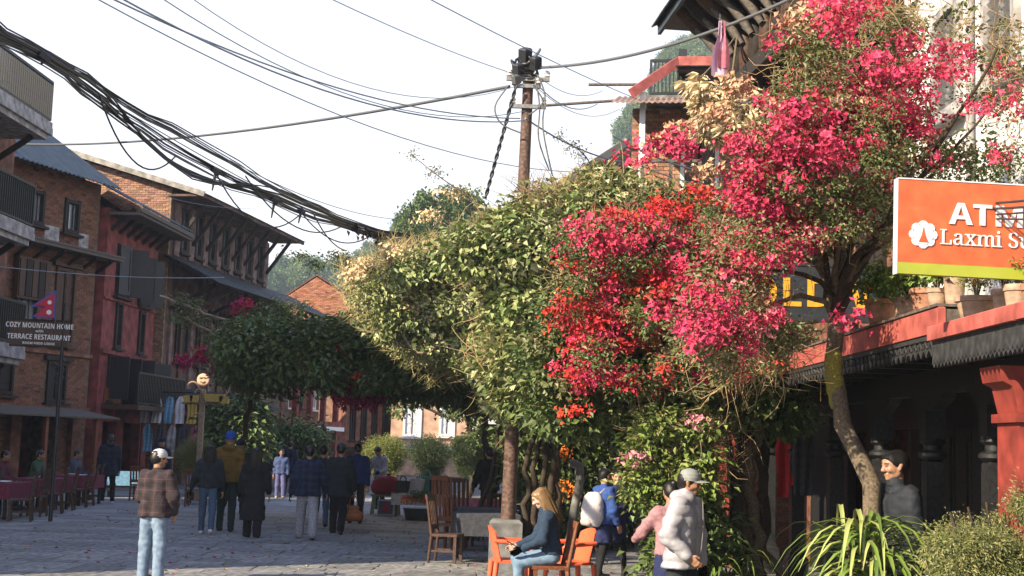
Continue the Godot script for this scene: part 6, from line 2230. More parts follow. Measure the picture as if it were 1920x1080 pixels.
	part(s, "seat", M.plastic_olive, stl)
	for sx in [-1, 1]:
		for sz in [-1, 1]:
			s = Shape.new()
			s.beam(Vector3(sx * 0.34, 0, sz * 0.22), Vector3(sx * 0.3, 0.475, sz * 0.18), 0.06, 0.05)
			part(s, "leg", M.plastic_olive, stl)
	var sack := thing("cloth_sack", "bulging red cloth sack lying on the olive stool", "sack", sp + Vector3(0, 0.527, 0))
	var bones := []
	bones.append([Vector3(-0.2, 0.18, 0), Vector3(0.2, 0.18, 0), 0.2, 0.19, null])
	bones.append([Vector3(-0.08, 0.26, 0.02), Vector3(0.12, 0.3, 0), 0.2, 0.17, null])
	s = Shape.new()
	blob(s, bones, 0.035, 0.12, 0.015, 5)
	part(s, "body", M.bundle_red, sack)
	s = Shape.new()
	s.lathe(Vector3(0.05, 0.46, 0), [Vector2(0.05, -0.05), Vector2(0.03, 0.0), Vector2(0.07, 0.06), Vector2(0, 0.05)], 9)
	part(s, "knot", M.bundle_red, sack)
	var pbx := thing("picture_box", "box with a red and blue picture under the olive stool", "box", sp + Vector3(0.02, 0.0, 0.02))
	s = Shape.new()
	s.chamfered(Vector3(0, 0.2, 0), Vector3(0.42, 0.4, 0.3), 0.01)
	part(s, "carton", M.cloth_white, pbx)
	s = Shape.new()
	s.span(Vector3(-0.18, 0.04, 0.152), Vector3(0.18, 0.36, 0.155))
	var pic := part(s, "picture", mat("picture_blue", 0.18, 0.26, 0.4, 0.7, 0.5, 8.0), pbx)
	s = Shape.new()
	s.lathe(Vector3(-0.02, 0.25, 0.156), [Vector2(0.06, 0), Vector2(0.06, 0.003), Vector2(0, 0.003)], 7, Basis(Vector3.RIGHT, PI / 2))
	s.span(Vector3(-0.1, 0.08, 0.156), Vector3(0.06, 0.19, 0.159))
	s.span(Vector3(0.0, 0.17, 0.1565), Vector3(0.13, 0.22, 0.1585))
	part(s, "print", M.paint_crimson, pic)
	# planter on a bamboo stand
	var pb := spot(682, 33.8)
	var ps := thing("planter_stand", "clay planter with flowers on a straw coloured stand behind the orange bag", "planter", pb)
	s = Shape.new()
	s.lathe(Vector3.ZERO, [Vector2(0.09, 0), Vector2(0.07, 0.3), Vector2(0.13, 0.72), Vector2(0, 0.72)], 12)
	part(s, "stand", M.straw, ps)
	s = Shape.new()
	s.lathe(Vector3(0, 0.723, 0), [Vector2(0, 0), Vector2(0.11, 0), Vector2(0.17, 0.26), Vector2(0.19, 0.3), Vector2(0.15, 0.3), Vector2(0, 0.26)], 14)
	part(s, "pot", M.terracotta, ps)
	fill(ps, "leaves", sprays.leaf_a, M.leaf, [[684, 872, 12, 6, 33.8, 0.15, 12]], [Color(0.2, 0.28, 0.05)], [0.4, 0.6], 620)
	fill(ps, "flowers", sprays.bract_b, M.bract, [[683, 866, 12, 8, 33.8, 0.15, 12]], [Color(0.75, 0.7, 0.68), Color(0.65, 0.05, 0.08)], [0.5, 0.8], 621)
	# chairs and tables round the pole
	slat_chair("dark slat back chair with a tan seat turned to the grey table", spot(845, 21.9), 1.35, "dark wooden chairs by the pole", M.brown_wood, 1.1)
	slat_chair("tall reddish slat chair behind the tan seated chair", spot(848, 24.6), 2.6, "dark wooden chairs by the pole", M.orange_wood, 1.35)
	slat_chair("second tall reddish slat chair leaning beside its twin near the pole", spot(868, 25.4), 2.9, "dark wooden chairs by the pole", M.brown_wood, 1.3)
	cloth_table("grey clothed table right behind the pole footing", spot(918, 22.6), 0.1, 1.0, 0.75, M.cloth_grey, "grey clothed tables", 0.34)
	cloth_table("grey clothed table further back beside the tall reddish chairs", spot(915, 24.6), 0.1, 1.0, 0.75, M.cloth_grey, "grey clothed tables", 0.3)
	cloth_table("pink clothed table before the person in black", spot(893, 28.6), 0.05, 1.2, 0.7, M.cloth_pink, "pink clothed tables", 0.4)
	slat_chair("low orange wood chair before the person in black", spot(930, 27.6), PI, "orange wood chairs", M.orange_wood, 0.95)
	slat_chair("varnished wooden chair under the seated woman", Vector3(spot(1035, 16.7).x, 0, -16.7), -1.45, "dark wooden chairs by the pole", M.orange_wood, 1.02)
	plastic_chair("orange plastic armchair facing the seated woman", Vector3(spot(965, 17.6).x, 0, -17.6), 1.7)
	plastic_chair("orange plastic armchair behind the seated woman's chair", Vector3(spot(1075, 17.6).x, 0, -17.6), -1.2)
	# grey stone spout
	var gp := thing("stone_post", "grey leaning stone post with a bent head beside the school girls", "post", spot(1082, 23.6))
	s = Shape.new()
	s.tube([Vector3(-0.1, 0, 0), Vector3(-0.02, 0.8, 0), Vector3(0.06, 1.3, 0), Vector3(0.04, 1.55, 0.0), Vector3(-0.1, 1.6, 0.05)], [0.1, 0.075, 0.07, 0.09, 0.08], 8)
	part(s, "shaft", M.concrete, gp)
	# red clothes in the shop
	for q in [[1483, 800, 18.9, 0.36, 0.95, "long red garment hung at the shop doorway"], [1498, 810, 18.5, 0.2, 0.7, "short red garment hung inside the shop doorway"], [1507, 770, 18.2, 0.25, 1.1, "dark grey garment hung inside the shop doorway"]]:
		hanging_garment(q[5], at(q[0], q[1], q[2]), -0.3, q[3], q[4], M.cloth_grey if q[0] == 1507 else M.cloth_red, "garments at the shop doorway", int(q[0]))
	# boards in the canopy
	var rb := thing("street_board", "red and white street board partly hidden by the tree behind the pole", "sign", at(945, 775, 40.0), 0.0)
	s = Shape.new()
	s.box(Vector3(0, 0.2, 0), Vector3(0.9, 0.42, 0.04))
	part(s, "upper_panel", M.paint_crimson, rb)
	s = Shape.new()
	s.box(Vector3(0, -0.17, 0), Vector3(0.9, 0.3, 0.04))
	part(s, "lower_panel", M.cloth_white, rb)
	s = Shape.new()
	s.tube([Vector3(0.3, -rb.position.y, -0.06), Vector3(0.3, 0.4, -0.06)], [0.035], 6)
	part(s, "post", M.steel, rb)

# ---------------------------------------------------------------- smooth bodies: tapered capsules joined and meshed as surface nets
# bone: [a, b, ra, rb, clip] ; clip null or [normal, offset]: kept where normal.p > offset
func blob(s: Shape, bones: Array, cell: float, k: float, ripple := 0.0, sd := 1, tint = null, quilt := 0.0):
	var lo := Vector3.INF
	var hi := -Vector3.INF
	for b in bones:
		var r: float = maxf(b[2], b[3])
		lo = lo.min(b[0].min(b[1]) - Vector3.ONE * (r + cell * 2))
		hi = hi.max(b[0].max(b[1]) + Vector3.ONE * (r + cell * 2))
	var nx := int((hi.x - lo.x) / cell) + 2
	var ny := int((hi.y - lo.y) / cell) + 2
	var nz := int((hi.z - lo.z) / cell) + 2
	var f := PackedFloat32Array()
	f.resize(nx * ny * nz)
	f.fill(1.0)
	var sxy := nx * ny
	for b in bones:
		var a: Vector3 = b[0]
		var ab: Vector3 = b[1] - a
		var ra: float = b[2]
		var dr: float = b[3] - ra
		var inv := 1.0 / maxf(ab.length_squared(), 1e-9)
		var R := maxf(ra, b[3]) + k * 0.6 + cell * 1.8
		var bl: Vector3 = (a.min(b[1]) - Vector3.ONE * R - lo) / cell
		var bh: Vector3 = (a.max(b[1]) + Vector3.ONE * R - lo) / cell
		var clip = b[4]
		for iz in range(maxi(0, int(bl.z)), mini(nz, int(bh.z) + 1)):
			for iy in range(maxi(0, int(bl.y)), mini(ny, int(bh.y) + 1)):
				var p := lo + Vector3(int(maxf(0, bl.x)), iy, iz) * cell
				var o := maxi(0, int(bl.x)) + iy * nx + iz * sxy
				for ix in range(maxi(0, int(bl.x)), mini(nx, int(bh.x) + 1)):
					var t := clampf((p - a).dot(ab) * inv, 0.0, 1.0)
					var d := p.distance_to(a + ab * t) - ra - dr * t
					if clip != null:
						d = maxf(d, clip[1] - p.dot(clip[0]))
					var e := f[o]
					var h := k - absf(d - e)
					f[o] = minf(d, e) if h <= 0.0 else minf(d, e) - h * h * 0.25 / k
					o += 1
					p.x += cell
	# surface nets
	var idx := PackedInt32Array()
	idx.resize(nx * ny * nz)
	idx.fill(-1)
	var verts := PackedVector3Array()
	var offs := [0, 1, nx, nx + 1, sxy, sxy + 1, sxy + nx, sxy + nx + 1]
	for iz in nz - 1:
		for iy in ny - 1:
			var o := iy * nx + iz * sxy
			for ix in nx - 1:
				var v0 := f[o]
				if v0 < cell * 2.0 and v0 > -cell * 2.0:
					var m := 0
					for q in 8:
						if f[o + offs[q]] < 0.0: m |= 1 << q
					if m != 0 and m != 255:
						var acc := Vector3.ZERO
						var cnt := 0
						for q in 8:
							for ax in 3:
								if q & (1 << ax): continue
								var q2: int = q | (1 << ax)
								var fa := f[o + offs[q]]
								var fb := f[o + offs[q2]]
								if (fa < 0.0) != (fb < 0.0):
									var t := fa / (fa - fb)
									var c := Vector3(q & 1, (q >> 1) & 1, (q >> 2) & 1)
									c[ax] += t
									acc += c
									cnt += 1
						idx[o] = verts.size()
						verts.append(lo + (Vector3(ix, iy, iz) + acc / cnt) * cell)
				o += 1
	var tris := PackedInt32Array()
	var steps := [1, nx, sxy]
	for iz in range(1, nz - 1):
		for iy in range(1, ny - 1):
			var o := 1 + iy * nx + iz * sxy
			for ix in range(1, nx - 1):
				var i0 := idx[o]
				if i0 >= 0:
					for ax in 3:
						var s1: int = steps[(ax + 1) % 3]
						var s2: int = steps[(ax + 2) % 3]
						var st: int = steps[ax]
						var fa := f[o]
						var fb := f[o + st]
						if (fa < 0.0) != (fb < 0.0):
							var A := i0
							var B := idx[o - s1]
							var C2 := idx[o - s1 - s2]
							var D := idx[o - s2]
							if A >= 0 and B >= 0 and C2 >= 0 and D >= 0:
								if fa < 0.0:
									tris.append_array([A, B, C2, A, C2, D])
								else:
									tris.append_array([A, C2, B, A, D, C2])
				o += 1
	var norms := PackedVector3Array()
	norms.resize(verts.size())
	for i in range(0, tris.size(), 3):
		var fn := (verts[tris[i + 1]] - verts[tris[i]]).cross(verts[tris[i + 2]] - verts[tris[i]])
		norms[tris[i]] += fn
		norms[tris[i + 1]] += fn
		norms[tris[i + 2]] += fn
	for i in norms.size(): norms[i] = norms[i].normalized()
	if ripple > 0.0 or quilt > 0.0:
		var fnl := FastNoiseLite.new()
		fnl.seed = sd
		fnl.frequency = 5.0
		fnl.fractal_octaves = 2
		for i in verts.size():
			var p := verts[i]
			var d := ripple * fnl.get_noise_3d(p.x * 1.0, p.y * 1.6, p.z)
			if quilt > 0.0: d += quilt * (pow(absf(sin(p.y * PI / 0.105 + p.x * 0.8)), 0.45) - 0.65)
			verts[i] = p + norms[i] * d
		for i in norms.size(): norms[i] = Vector3.ZERO
		for i in range(0, tris.size(), 3):
			var fn := (verts[tris[i + 1]] - verts[tris[i]]).cross(verts[tris[i + 2]] - verts[tris[i]])
			norms[tris[i]] += fn
			norms[tris[i + 1]] += fn
			norms[tris[i + 2]] += fn
		for i in norms.size(): norms[i] = norms[i].normalized()
	for i in range(0, tris.size(), 3):
		for j in [0, 2, 1]:
			var q := tris[i + j]
			s.v.append(verts[q])
			s.n.append(norms[q])
			s.c.append(tint.call(verts[q], norms[q]) if tint != null else s.col)

var head_shape: Shape
var hand_shape: Shape
func make_templates():
	# head, chin at y 0, crown at 0.225, facing +z; colours are tints of the skin
	var b := [
		[Vector3(0, 0.138, -0.035), Vector3(0, 0.142, 0.02), 0.083, 0.074, null],
		[Vector3(0, 0.15, -0.03), Vector3(0, 0.14, -0.05), 0.072, 0.068, null],
		[Vector3(0, 0.085, 0.01), Vector3(0, 0.04, 0.035), 0.062, 0.038, null],
		[Vector3(-0.03, 0.06, 0.0), Vector3(0.03, 0.06, 0.0), 0.04, 0.04, null],
		[Vector3(0, 0.022, 0.06), Vector3(0, 0.026, 0.058), 0.02, 0.02, null],
		[Vector3(0, 0.125, 0.084), Vector3(0, 0.085, 0.105), 0.01, 0.014, null],
		[Vector3(-0.013, 0.082, 0.093), Vector3(0.013, 0.082, 0.093), 0.011, 0.011, null],
		[Vector3(-0.03, 0.132, 0.08), Vector3(0.03, 0.132, 0.08), 0.011, 0.011, null],
		[Vector3(-0.014, 0.052, 0.074), Vector3(0.014, 0.052, 0.074), 0.011, 0.011, null],
		[Vector3(-0.036, 0.09, 0.06), Vector3(-0.04, 0.085, 0.04), 0.025, 0.025, null],
		[Vector3(0.036, 0.09, 0.06), Vector3(0.04, 0.085, 0.04), 0.025, 0.025, null],
	]
	for sx in [-1, 1]:
		b.append([Vector3(sx * 0.078, 0.122, -0.012), Vector3(sx * 0.076, 0.092, -0.004), 0.016, 0.011, null])
	head_shape = Shape.new()
	blob(head_shape, b, 0.0075, 0.018, 0.0, 1, func(p, _n):
		if p.z > 0.06:
			if absf(absf(p.x) - 0.031) < 0.012 and absf(p.y - 0.116) < 0.006: return Color(0.12, 0.1, 0.09)
			if absf(absf(p.x) - 0.031) < 0.018 and absf(p.y - 0.135) < 0.006: return Color(0.15, 0.12, 0.1)
			if absf(p.x) < 0.018 and absf(p.y - 0.052) < 0.007: return Color(0.85, 0.66, 0.64)
		return Color(1, 1, 1))
	# right hand hanging along -y, palm facing -x... thumb towards +z, wrist at origin
	b = [[Vector3(0, -0.01, 0), Vector3(0, -0.035, 0), 0.024, 0.026, null]]
	for i in 4:
		var z := 0.027 - 0.018 * i
		b.append([Vector3(0, -0.03, z * 0.6), Vector3(0, -0.085, z), 0.014, 0.0125, null])
		var l: float = [0.036, 0.042, 0.038, 0.029][i]
		var k1 := Vector3(0.0, -0.085 - l, z * 1.1)
		var k2 := k1 + Vector3(0.014, -l * 0.6, 0)
		b.append([Vector3(0, -0.085, z), k1, 0.0095, 0.0085, null])
		b.append([k1, k2, 0.0085, 0.0075, null])
		b.append([k2, k2 + Vector3(0.016, -l * 0.35, 0), 0.0075, 0.007, null])
	b.append([Vector3(0, -0.028, 0.016), Vector3(0.012, -0.06, 0.048), 0.014, 0.0115, null])
	b.append([Vector3(0.012, -0.06, 0.048), Vector3(0.022, -0.096, 0.055), 0.01, 0.0085, null])
	hand_shape = Shape.new()
	blob(hand_shape, b, 0.0055, 0.008)

func dir(fwd: float, out: float) -> Vector3:    # unit vector hanging down, swung forward and outward by degrees
	return Vector3(0, -1, 0).rotated(Vector3(1, 0, 0), -deg_to_rad(fwd)).rotated(Vector3(0, 0, 1), deg_to_rad(out))

# o: H height, skin, hair ("short","long","bun","none"), hair_col, headgear, look (yaw, pitch), legs [[thigh fwd, knee bend, out] x2], arms [[upper fwd, out], [fore fwd, out]] x2,
#    top (material), hem (fraction of H), bottom (material), coat, skirt, shoes, lean
func person(label: String, where: Vector3, turn: float, o: Dictionary) -> Node3D:
	if head_shape == null: make_templates()
	var t := thing("person", label, "person", where, turn)
	var H: float = o.get("H", 1.7)
	var cell: float = o.get("cell", 0.024)
	var lean: float = deg_to_rad(o.get("lean", 3.0))
	var skin: Color = o.get("skin", Color(0.36, 0.2, 0.12))
	var legs: Array = o.get("legs", [[6, 8, 3], [-4, 4, 3]])
	var bulk: float = o.get("bulk", 1.0)
	# skeleton
	var hip := Vector3(0, 0.53 * H, 0)
	var lj := []
	var low := 99.0
	for i in 2:
		var sx := 1.0 if i == 0 else -1.0
		var h := hip + Vector3(sx * 0.05 * H, -0.015 * H, 0)
		var th := dir(legs[i][0], sx * legs[i][2])
		var kn := h + th * 0.245 * H
		var sh := dir(legs[i][0] - legs[i][1], sx * legs[i][2] * 0.5)
		var an := kn + sh * 0.235 * H
		var toe := Vector3(0, -0.022 * H, 0.105 * H)
		if legs[i][0] - legs[i][1] < -20: toe = Vector3(0, -0.075 * H, 0.07 * H)
		lj.append([h, kn, an, an + toe])
		low = minf(low, an.y - 0.045 * H)
	var seat: float = o.get("seat", -1.0)
	var dy := -low if seat < 0.0 else seat + 0.075 * H - hip.y
	hip.y += dy
	for q in lj:
		for j in 4: q[j].y += dy
	var sp := Basis(Vector3.RIGHT, lean)
	var up := func(x: float, y: float, z := 0.0): return hip + sp * Vector3(x * H, (y - 0.53) * H, z * H)
	var neck: Vector3 = up.call(0, 0.835)
	var look: Array = o.get("look", [0, 0])
	var hb := Basis.from_euler(Vector3(deg_to_rad(look[1]), deg_to_rad(look[0]), 0)) * sp
	var hs := 0.125 * H / 0.215
	var chin: Vector3 = up.call(0, 0.868, 0.012) + Vector3(0, 0.004, 0)
	var ht := Transform3D(hb.scaled(Vector3.ONE * hs), chin)
	var arms: Array = o.get("arms", [[[4, 10], [14, 6]], [[-4, 10], [8, 6]]])
	var aj := []
	for i in 2:
		var sx := 1.0 if i == 0 else -1.0
		var s0: Vector3 = up.call(sx * 0.104, 0.805)
		var e: Vector3 = s0 + sp * dir(arms[i][0][0], sx * arms[i][0][1]) * 0.172 * H
		var w: Vector3 = e + sp * dir(arms[i][1][0], sx * arms[i][1][1]) * 0.145 * H
		aj.append([s0, e, w])
	# body (skin), one surface: trunk, limbs, then the finer head and hands
	var B := []
	for sx in [-1, 1]:
		B.append([up.call(sx * 0.04, 0.53), up.call(sx * 0.035, 0.63), 0.056 * H, 0.05 * H, null])
		B.append([up.call(sx * 0.035, 0.63), up.call(sx * 0.05, 0.755), 0.05 * H, 0.055 * H, null])
	B.append([neck, chin + hb * Vector3(0, 0.09, -0.02) * hs, 0.033 * H, 0.032 * H, null])
	B.append([up.call(-0.09, 0.805), up.call(0.09, 0.805), 0.027 * H, 0.027 * H, null])
	for q in lj:
		B.append([q[0], q[1], 0.045 * H, 0.03 * H, null])
		B.append([q[1], q[2], 0.029 * H, 0.019 * H, null])
		B.append([q[2] - Vector3(0, 0.018 * H, 0.01 * H), q[3], 0.019 * H, 0.016 * H, null])
	for q in aj:
		B.append([q[0], q[1], 0.026 * H, 0.021 * H, null])
		B.append([q[1], q[2], 0.02 * H, 0.0145 * H, null])
	var s := Shape.new()
	blob(s, B, maxf(cell, 0.022), 0.03)
	s.add(head_shape, ht)
	for i in 2:
		var f: Vector3 = (aj[i][2] - aj[i][1]).normalized()
		var yb := -f
		var xb: Vector3 = yb.cross(Vector3(0, 0, 1) if absf(f.z) < 0.85 else Vector3.UP).normalized()
		var zb := xb.cross(yb)
		var hbz := Basis(xb * (1.0 if i == 1 else -1.0), yb, zb)
		s.add(hand_shape, Transform3D(hbz.scaled(Vector3.ONE * (H / 1.72)), aj[i][2] + f * 0.01))
	part(s, "body", skin_mat(skin), t)
	# top
	var hem: float = o.get("hem", 0.5)
	var g := 0.012 * H * bulk
	var T := []
	var hemy: float = (hip.y + (hem - 0.53) * H)
	var cl = [Vector3.UP, hemy]
	var lowx: float = 0.045 + o.get("flare", 0.0)
	for sx in [-1, 1]:
		T.append([up.call(sx * lowx, hem - 0.02), up.call(sx * 0.038, 0.64), 0.058 * H + g * 1.3, 0.054 * H + g, cl])
		T.append([up.call(sx * 0.038, 0.64), up.call(sx * 0.05, 0.755), 0.054 * H + g, 0.058 * H + g, cl])
	T.append([up.call(-0.088, 0.802), up.call(0.088, 0.802), 0.03 * H + g * 0.8, 0.03 * H + g * 0.8, null])
	T.append([up.call(0, 0.825), up.call(0, 0.845 + o.get("collar", 0.0), 0.004), 0.04 * H + g * 0.3, 0.037 * H + g * 0.3, null])
	for q in aj:
		T.append([q[0], q[1], 0.03 * H + g, 0.026 * H + g * 0.9, null])
		T.append([q[1], q[1].lerp(q[2], 0.97), 0.025 * H + g * 0.9, 0.02 * H + g * 0.6, null])
	if o.get("coat", false):
		for sx in [-1, 0, 1]:
			for sz in [-1, 1]:
				T.append([up.call(sx * 0.04, 0.56, sz * 0.015), up.call(sx * 0.075, hem - 0.02, sz * 0.045), 0.05 * H + g, 0.05 * H + g, cl])
	if o.get("hood", false):
		T.append([up.call(-0.035, 0.855, -0.045), up.call(0.035, 0.855, -0.045), 0.035 * H, 0.035 * H, null])
		T.append([up.call(-0.05, 0.85, -0.01), up.call(0.05, 0.85, -0.01), 0.025 * H, 0.025 * H, null])
	s = Shape.new()
	blob(s, T, cell, 0.035, o.get("ripple", 0.018), where.x * 10, null, o.get("quilt", 0.0))
	var topn := part(s, o.get("top_name", "jacket"), o.top, t)
	if o.has("zip"):
		s = Shape.new()
		var pts := []
		for k in 7: pts.append(up.call(0.0, lerpf(hem + 0.01, 0.84, k / 6.0), 0.058 + 0.02 * bulk + 0.012 * sin(k / 6.0 * PI)))
		s.tube(pts, [0.006], 4)
		part(s, "zip", o.zip, topn)
	# bottom
	if o.has("bottom"):
		var D := []
		var lg: float = o.get("loose", 0.008) * H
		for sx in [-1, 1]:
			D.append([up.call(sx * 0.042, 0.53), up.call(sx * 0.04, 0.6), 0.057 * H + 0.006, 0.055 * H + 0.005, null])
		for q in lj:
			var endc: Vector3 = q[1].lerp(q[2], o.get("leg_to", 1.0))
			D.append([q[0], q[1], 0.048 * H + lg * 0.8, 0.034 * H + lg, null])
			D.append([q[1], endc, 0.034 * H + lg, 0.024 * H + lg * 1.2, null])
		s = Shape.new()
		blob(s, D, cell, 0.03, o.get("ripple", 0.01) * 0.9, 9 + int(H * 100))
		part(s, "trousers", o.bottom, t)
	if o.has("skirt"):
		var D := []
		var hm: float = o.get("skirt_hem", 0.3)
		var c2 = [Vector3.UP, hip.y + (hm - 0.53) * H]
		for k in 8:
			var a := TAU * k / 8.0
			D.append([up.call(cos(a) * 0.05, 0.6, sin(a) * 0.03), up.call(cos(a) * 0.095, hm - 0.03, sin(a) * 0.07), 0.05 * H, 0.042 * H, c2])
		s = Shape.new()
		blob(s, D, cell, 0.02, 0.015, 3)
		part(s, "skirt", o.skirt, t)
	# shoes
	for q in lj:
		s = Shape.new()
		var an: Vector3 = q[2]
		var fd: Vector3 = (q[3] - an)
		blob(s, [[an + Vector3(0, -0.022 * H, -0.012 * H), q[3] + Vector3(0, 0.004, 0), 0.026 * H, 0.023 * H, null], [an + Vector3(0, 0.0, 0), an + fd * 0.3, 0.025 * H, 0.026 * H, null]], maxf(cell * 0.8, 0.012), 0.02)
		part(s, "shoe", o.get("shoes", M.dark_wood), t)
	# hair
	var hc: Color = o.get("hair_col", Color(0.016, 0.013, 0.012))
	var style: String = o.get("hair", "short")
	var hm2 := hair_mat(hc)
	if style != "none":
		var hd := func(v: Vector3): return ht * v
		var hr := func(r: float): return r * hs
		var face_n: Vector3 = hb * Vector3(0, 0.6, -0.8)
		var off: float = (ht * Vector3(0, 0.155, 0.072)).dot(face_n)
		var clip = [face_n, off]
		var A := [[hd.call(Vector3(0, 0.142, -0.036)), hd.call(Vector3(0, 0.148, 0.022)), hr.call(0.092), hr.call(0.081), clip],
			[hd.call(Vector3(0, 0.155, -0.03)), hd.call(Vector3(0, 0.1, -0.06)), hr.call(0.083), hr.call(0.066), clip]]
		if style == "long" or style == "blond":
			var L: float = o.get("hair_len", 0.3)
			for k in 5:
				var x := (k - 2) * 0.036
				A.append([hd.call(Vector3(x, 0.12, -0.08 + absf(x) * 0.6)), hd.call(Vector3(x * 1.25, 0.1 - L, -0.115 + absf(x) * 0.5)), hr.call(0.04), hr.call(0.026), null])
			for sx in [-1, 1]:
				A.append([hd.call(Vector3(sx * 0.07, 0.16, 0.0)), hd.call(Vector3(sx * 0.088, 0.02, 0.0)), hr.call(0.034), hr.call(0.03), null])
				A.append([hd.call(Vector3(sx * 0.088, 0.02, 0.0)), hd.call(Vector3(sx * 0.085, 0.06 - L * 0.85, 0.02 if style == "blond" else -0.04)), hr.call(0.03), hr.call(0.018), null])
		if style == "bun":
			A.append([hd.call(Vector3(0, 0.2, -0.1)), hd.call(Vector3(0, 0.21, -0.11)), hr.call(0.045), hr.call(0.045), null])
		s = Shape.new()
		blob(s, A, minf(cell, 0.014), 0.02, 0.008, 4)
		if style == "long" or style == "blond":      # single locks over the mass
			var hrng := RandomNumberGenerator.new()
			hrng.seed = int(H * 1000)
			var L2: float = o.get("hair_len", 0.3)
			for k in 70:
				var a := PI * (0.95 + 1.1 * hrng.randf())
				var c0 := Vector3(cos(a) * 0.09, 0.2 + hrng.randf_range(-0.02, 0.03), sin(a) * 0.095 - 0.02)
				var c1 := Vector3(cos(a) * 0.112, 0.1, sin(a) * 0.112 - 0.03)
				var c2 := Vector3(cos(a) * 0.115 + hrng.randfn() * 0.012, 0.05 - L2 * 0.5, sin(a) * 0.11 - 0.04)
				var c3 := c2 + Vector3(hrng.randfn() * 0.018, -L2 * hrng.randf_range(0.25, 0.55), hrng.randfn() * 0.015)
				s.tube([hd.call(c0), hd.call(c1), hd.call(c2), hd.call(c3)], [0.003, 0.006, 0.006, 0.0015], 4, false)
		part(s, "hair", hm2, t)
	# headgear
	if o.has("cap"):
		s = Shape.new()
		var ct := ht * Transform3D(Basis(Vector3.RIGHT, -0.08), Vector3(0, 0.135, -0.008))
		s.lathe(Vector3.ZERO, [Vector2(0.098, 0.0), Vector2(0.1, 0.03), Vector2(0.092, 0.065), Vector2(0.068, 0.098), Vector2(0.03, 0.115), Vector2(0.008, 0.118), Vector2(0, 0.122)], 20, Basis().scaled(Vector3(0.98, 1, 1.12)))
		var cs := Shape.new()
		cs.add(s, ct)
		var cap := part(cs, "cap", o.cap, t)
		var rows := []
		for i in 5:
			var row := []
			for j in 11:
				var a := PI * (0.12 + 0.76 * j / 10.0)
				var rr := 0.098 + 0.078 * i / 4.0
				row.append(ct * Vector3(cos(a) * 0.1 * (1.0 - 0.03 * i), 0.012 - 0.018 * cos(a) * cos(a) - 0.012 * i / 4.0, 0.1 + (sin(a) - 0.35) * 0.02 + sin(a) * (rr - 0.098) * 1.15 - 0.075 * (1.0 - sin(a))))
			rows.append(row)
		s = Shape.new()
		s.sheet(rows, 0.006)
		part(s, "brim", o.cap, cap)
	if o.has("beanie"):
		s = Shape.new()
		var ct := ht * Transform3D(Basis(Vector3.RIGHT, -0.15), Vector3(0, 0.125, -0.012))
		s.lathe(Vector3.ZERO, [Vector2(0.1, 0.0), Vector2(0.106, 0.02), Vector2(0.106, 0.05), Vector2(0.1, 0.055), Vector2(0.095, 0.09), Vector2(0.07, 0.13), Vector2(0.03, 0.15), Vector2(0, 0.155)], 20, Basis().scaled(Vector3(0.98, 1, 1.1)))
		var cs := Shape.new()
		cs.add(s, ct)
		part(cs, "beanie", o.beanie, t)
	t.set_meta("wrist_l", aj[0][2])
	t.set_meta("wrist_r", aj[1][2])
	return t

var skins := {}
func skin_mat(c: Color) -> StandardMaterial3D:
	if not skins.has(c):
		var m := mat("skin_%d" % skins.size(), c.r, c.g, c.b, 0.5, 0.0, 1.0, 0.02, true)
		skins[c] = m
	return skins[c]
func hair_mat(c: Color) -> StandardMaterial3D:
	var key := "hair%s" % c
	if not skins.has(key): skins[key] = mat("hair_%d" % skins.size(), c.r, c.g, c.b, 0.45, 0.5, 12.0, 0.05)
	return skins[key]

func plaid(called: String, a: Color, b: Color, c: Color, scale: float) -> StandardMaterial3D:
	var im := Image.create(96, 96, false, Image.FORMAT_RGB8)
	for y in 96:
		for x in 96:
			var fx := (x % 48) < 22
			var fy := (y % 48) < 22
			var col := a
			if fx: col = col.lerp(b, 0.55)
			if fy: col = col.lerp(b, 0.55)
			if (x % 48) in [33, 34, 35] or (y % 48) in [33, 34, 35]: col = col.lerp(c, 0.6)
			im.set_pixel(x, y, col.linear_to_srgb())
	var m := StandardMaterial3D.new()
	m.resource_name = called
	m.albedo_texture = ImageTexture.create_from_image(im)
	m.uv1_triplanar = true
	m.uv1_scale = Vector3.ONE * scale
	m.roughness = 0.9
	return m

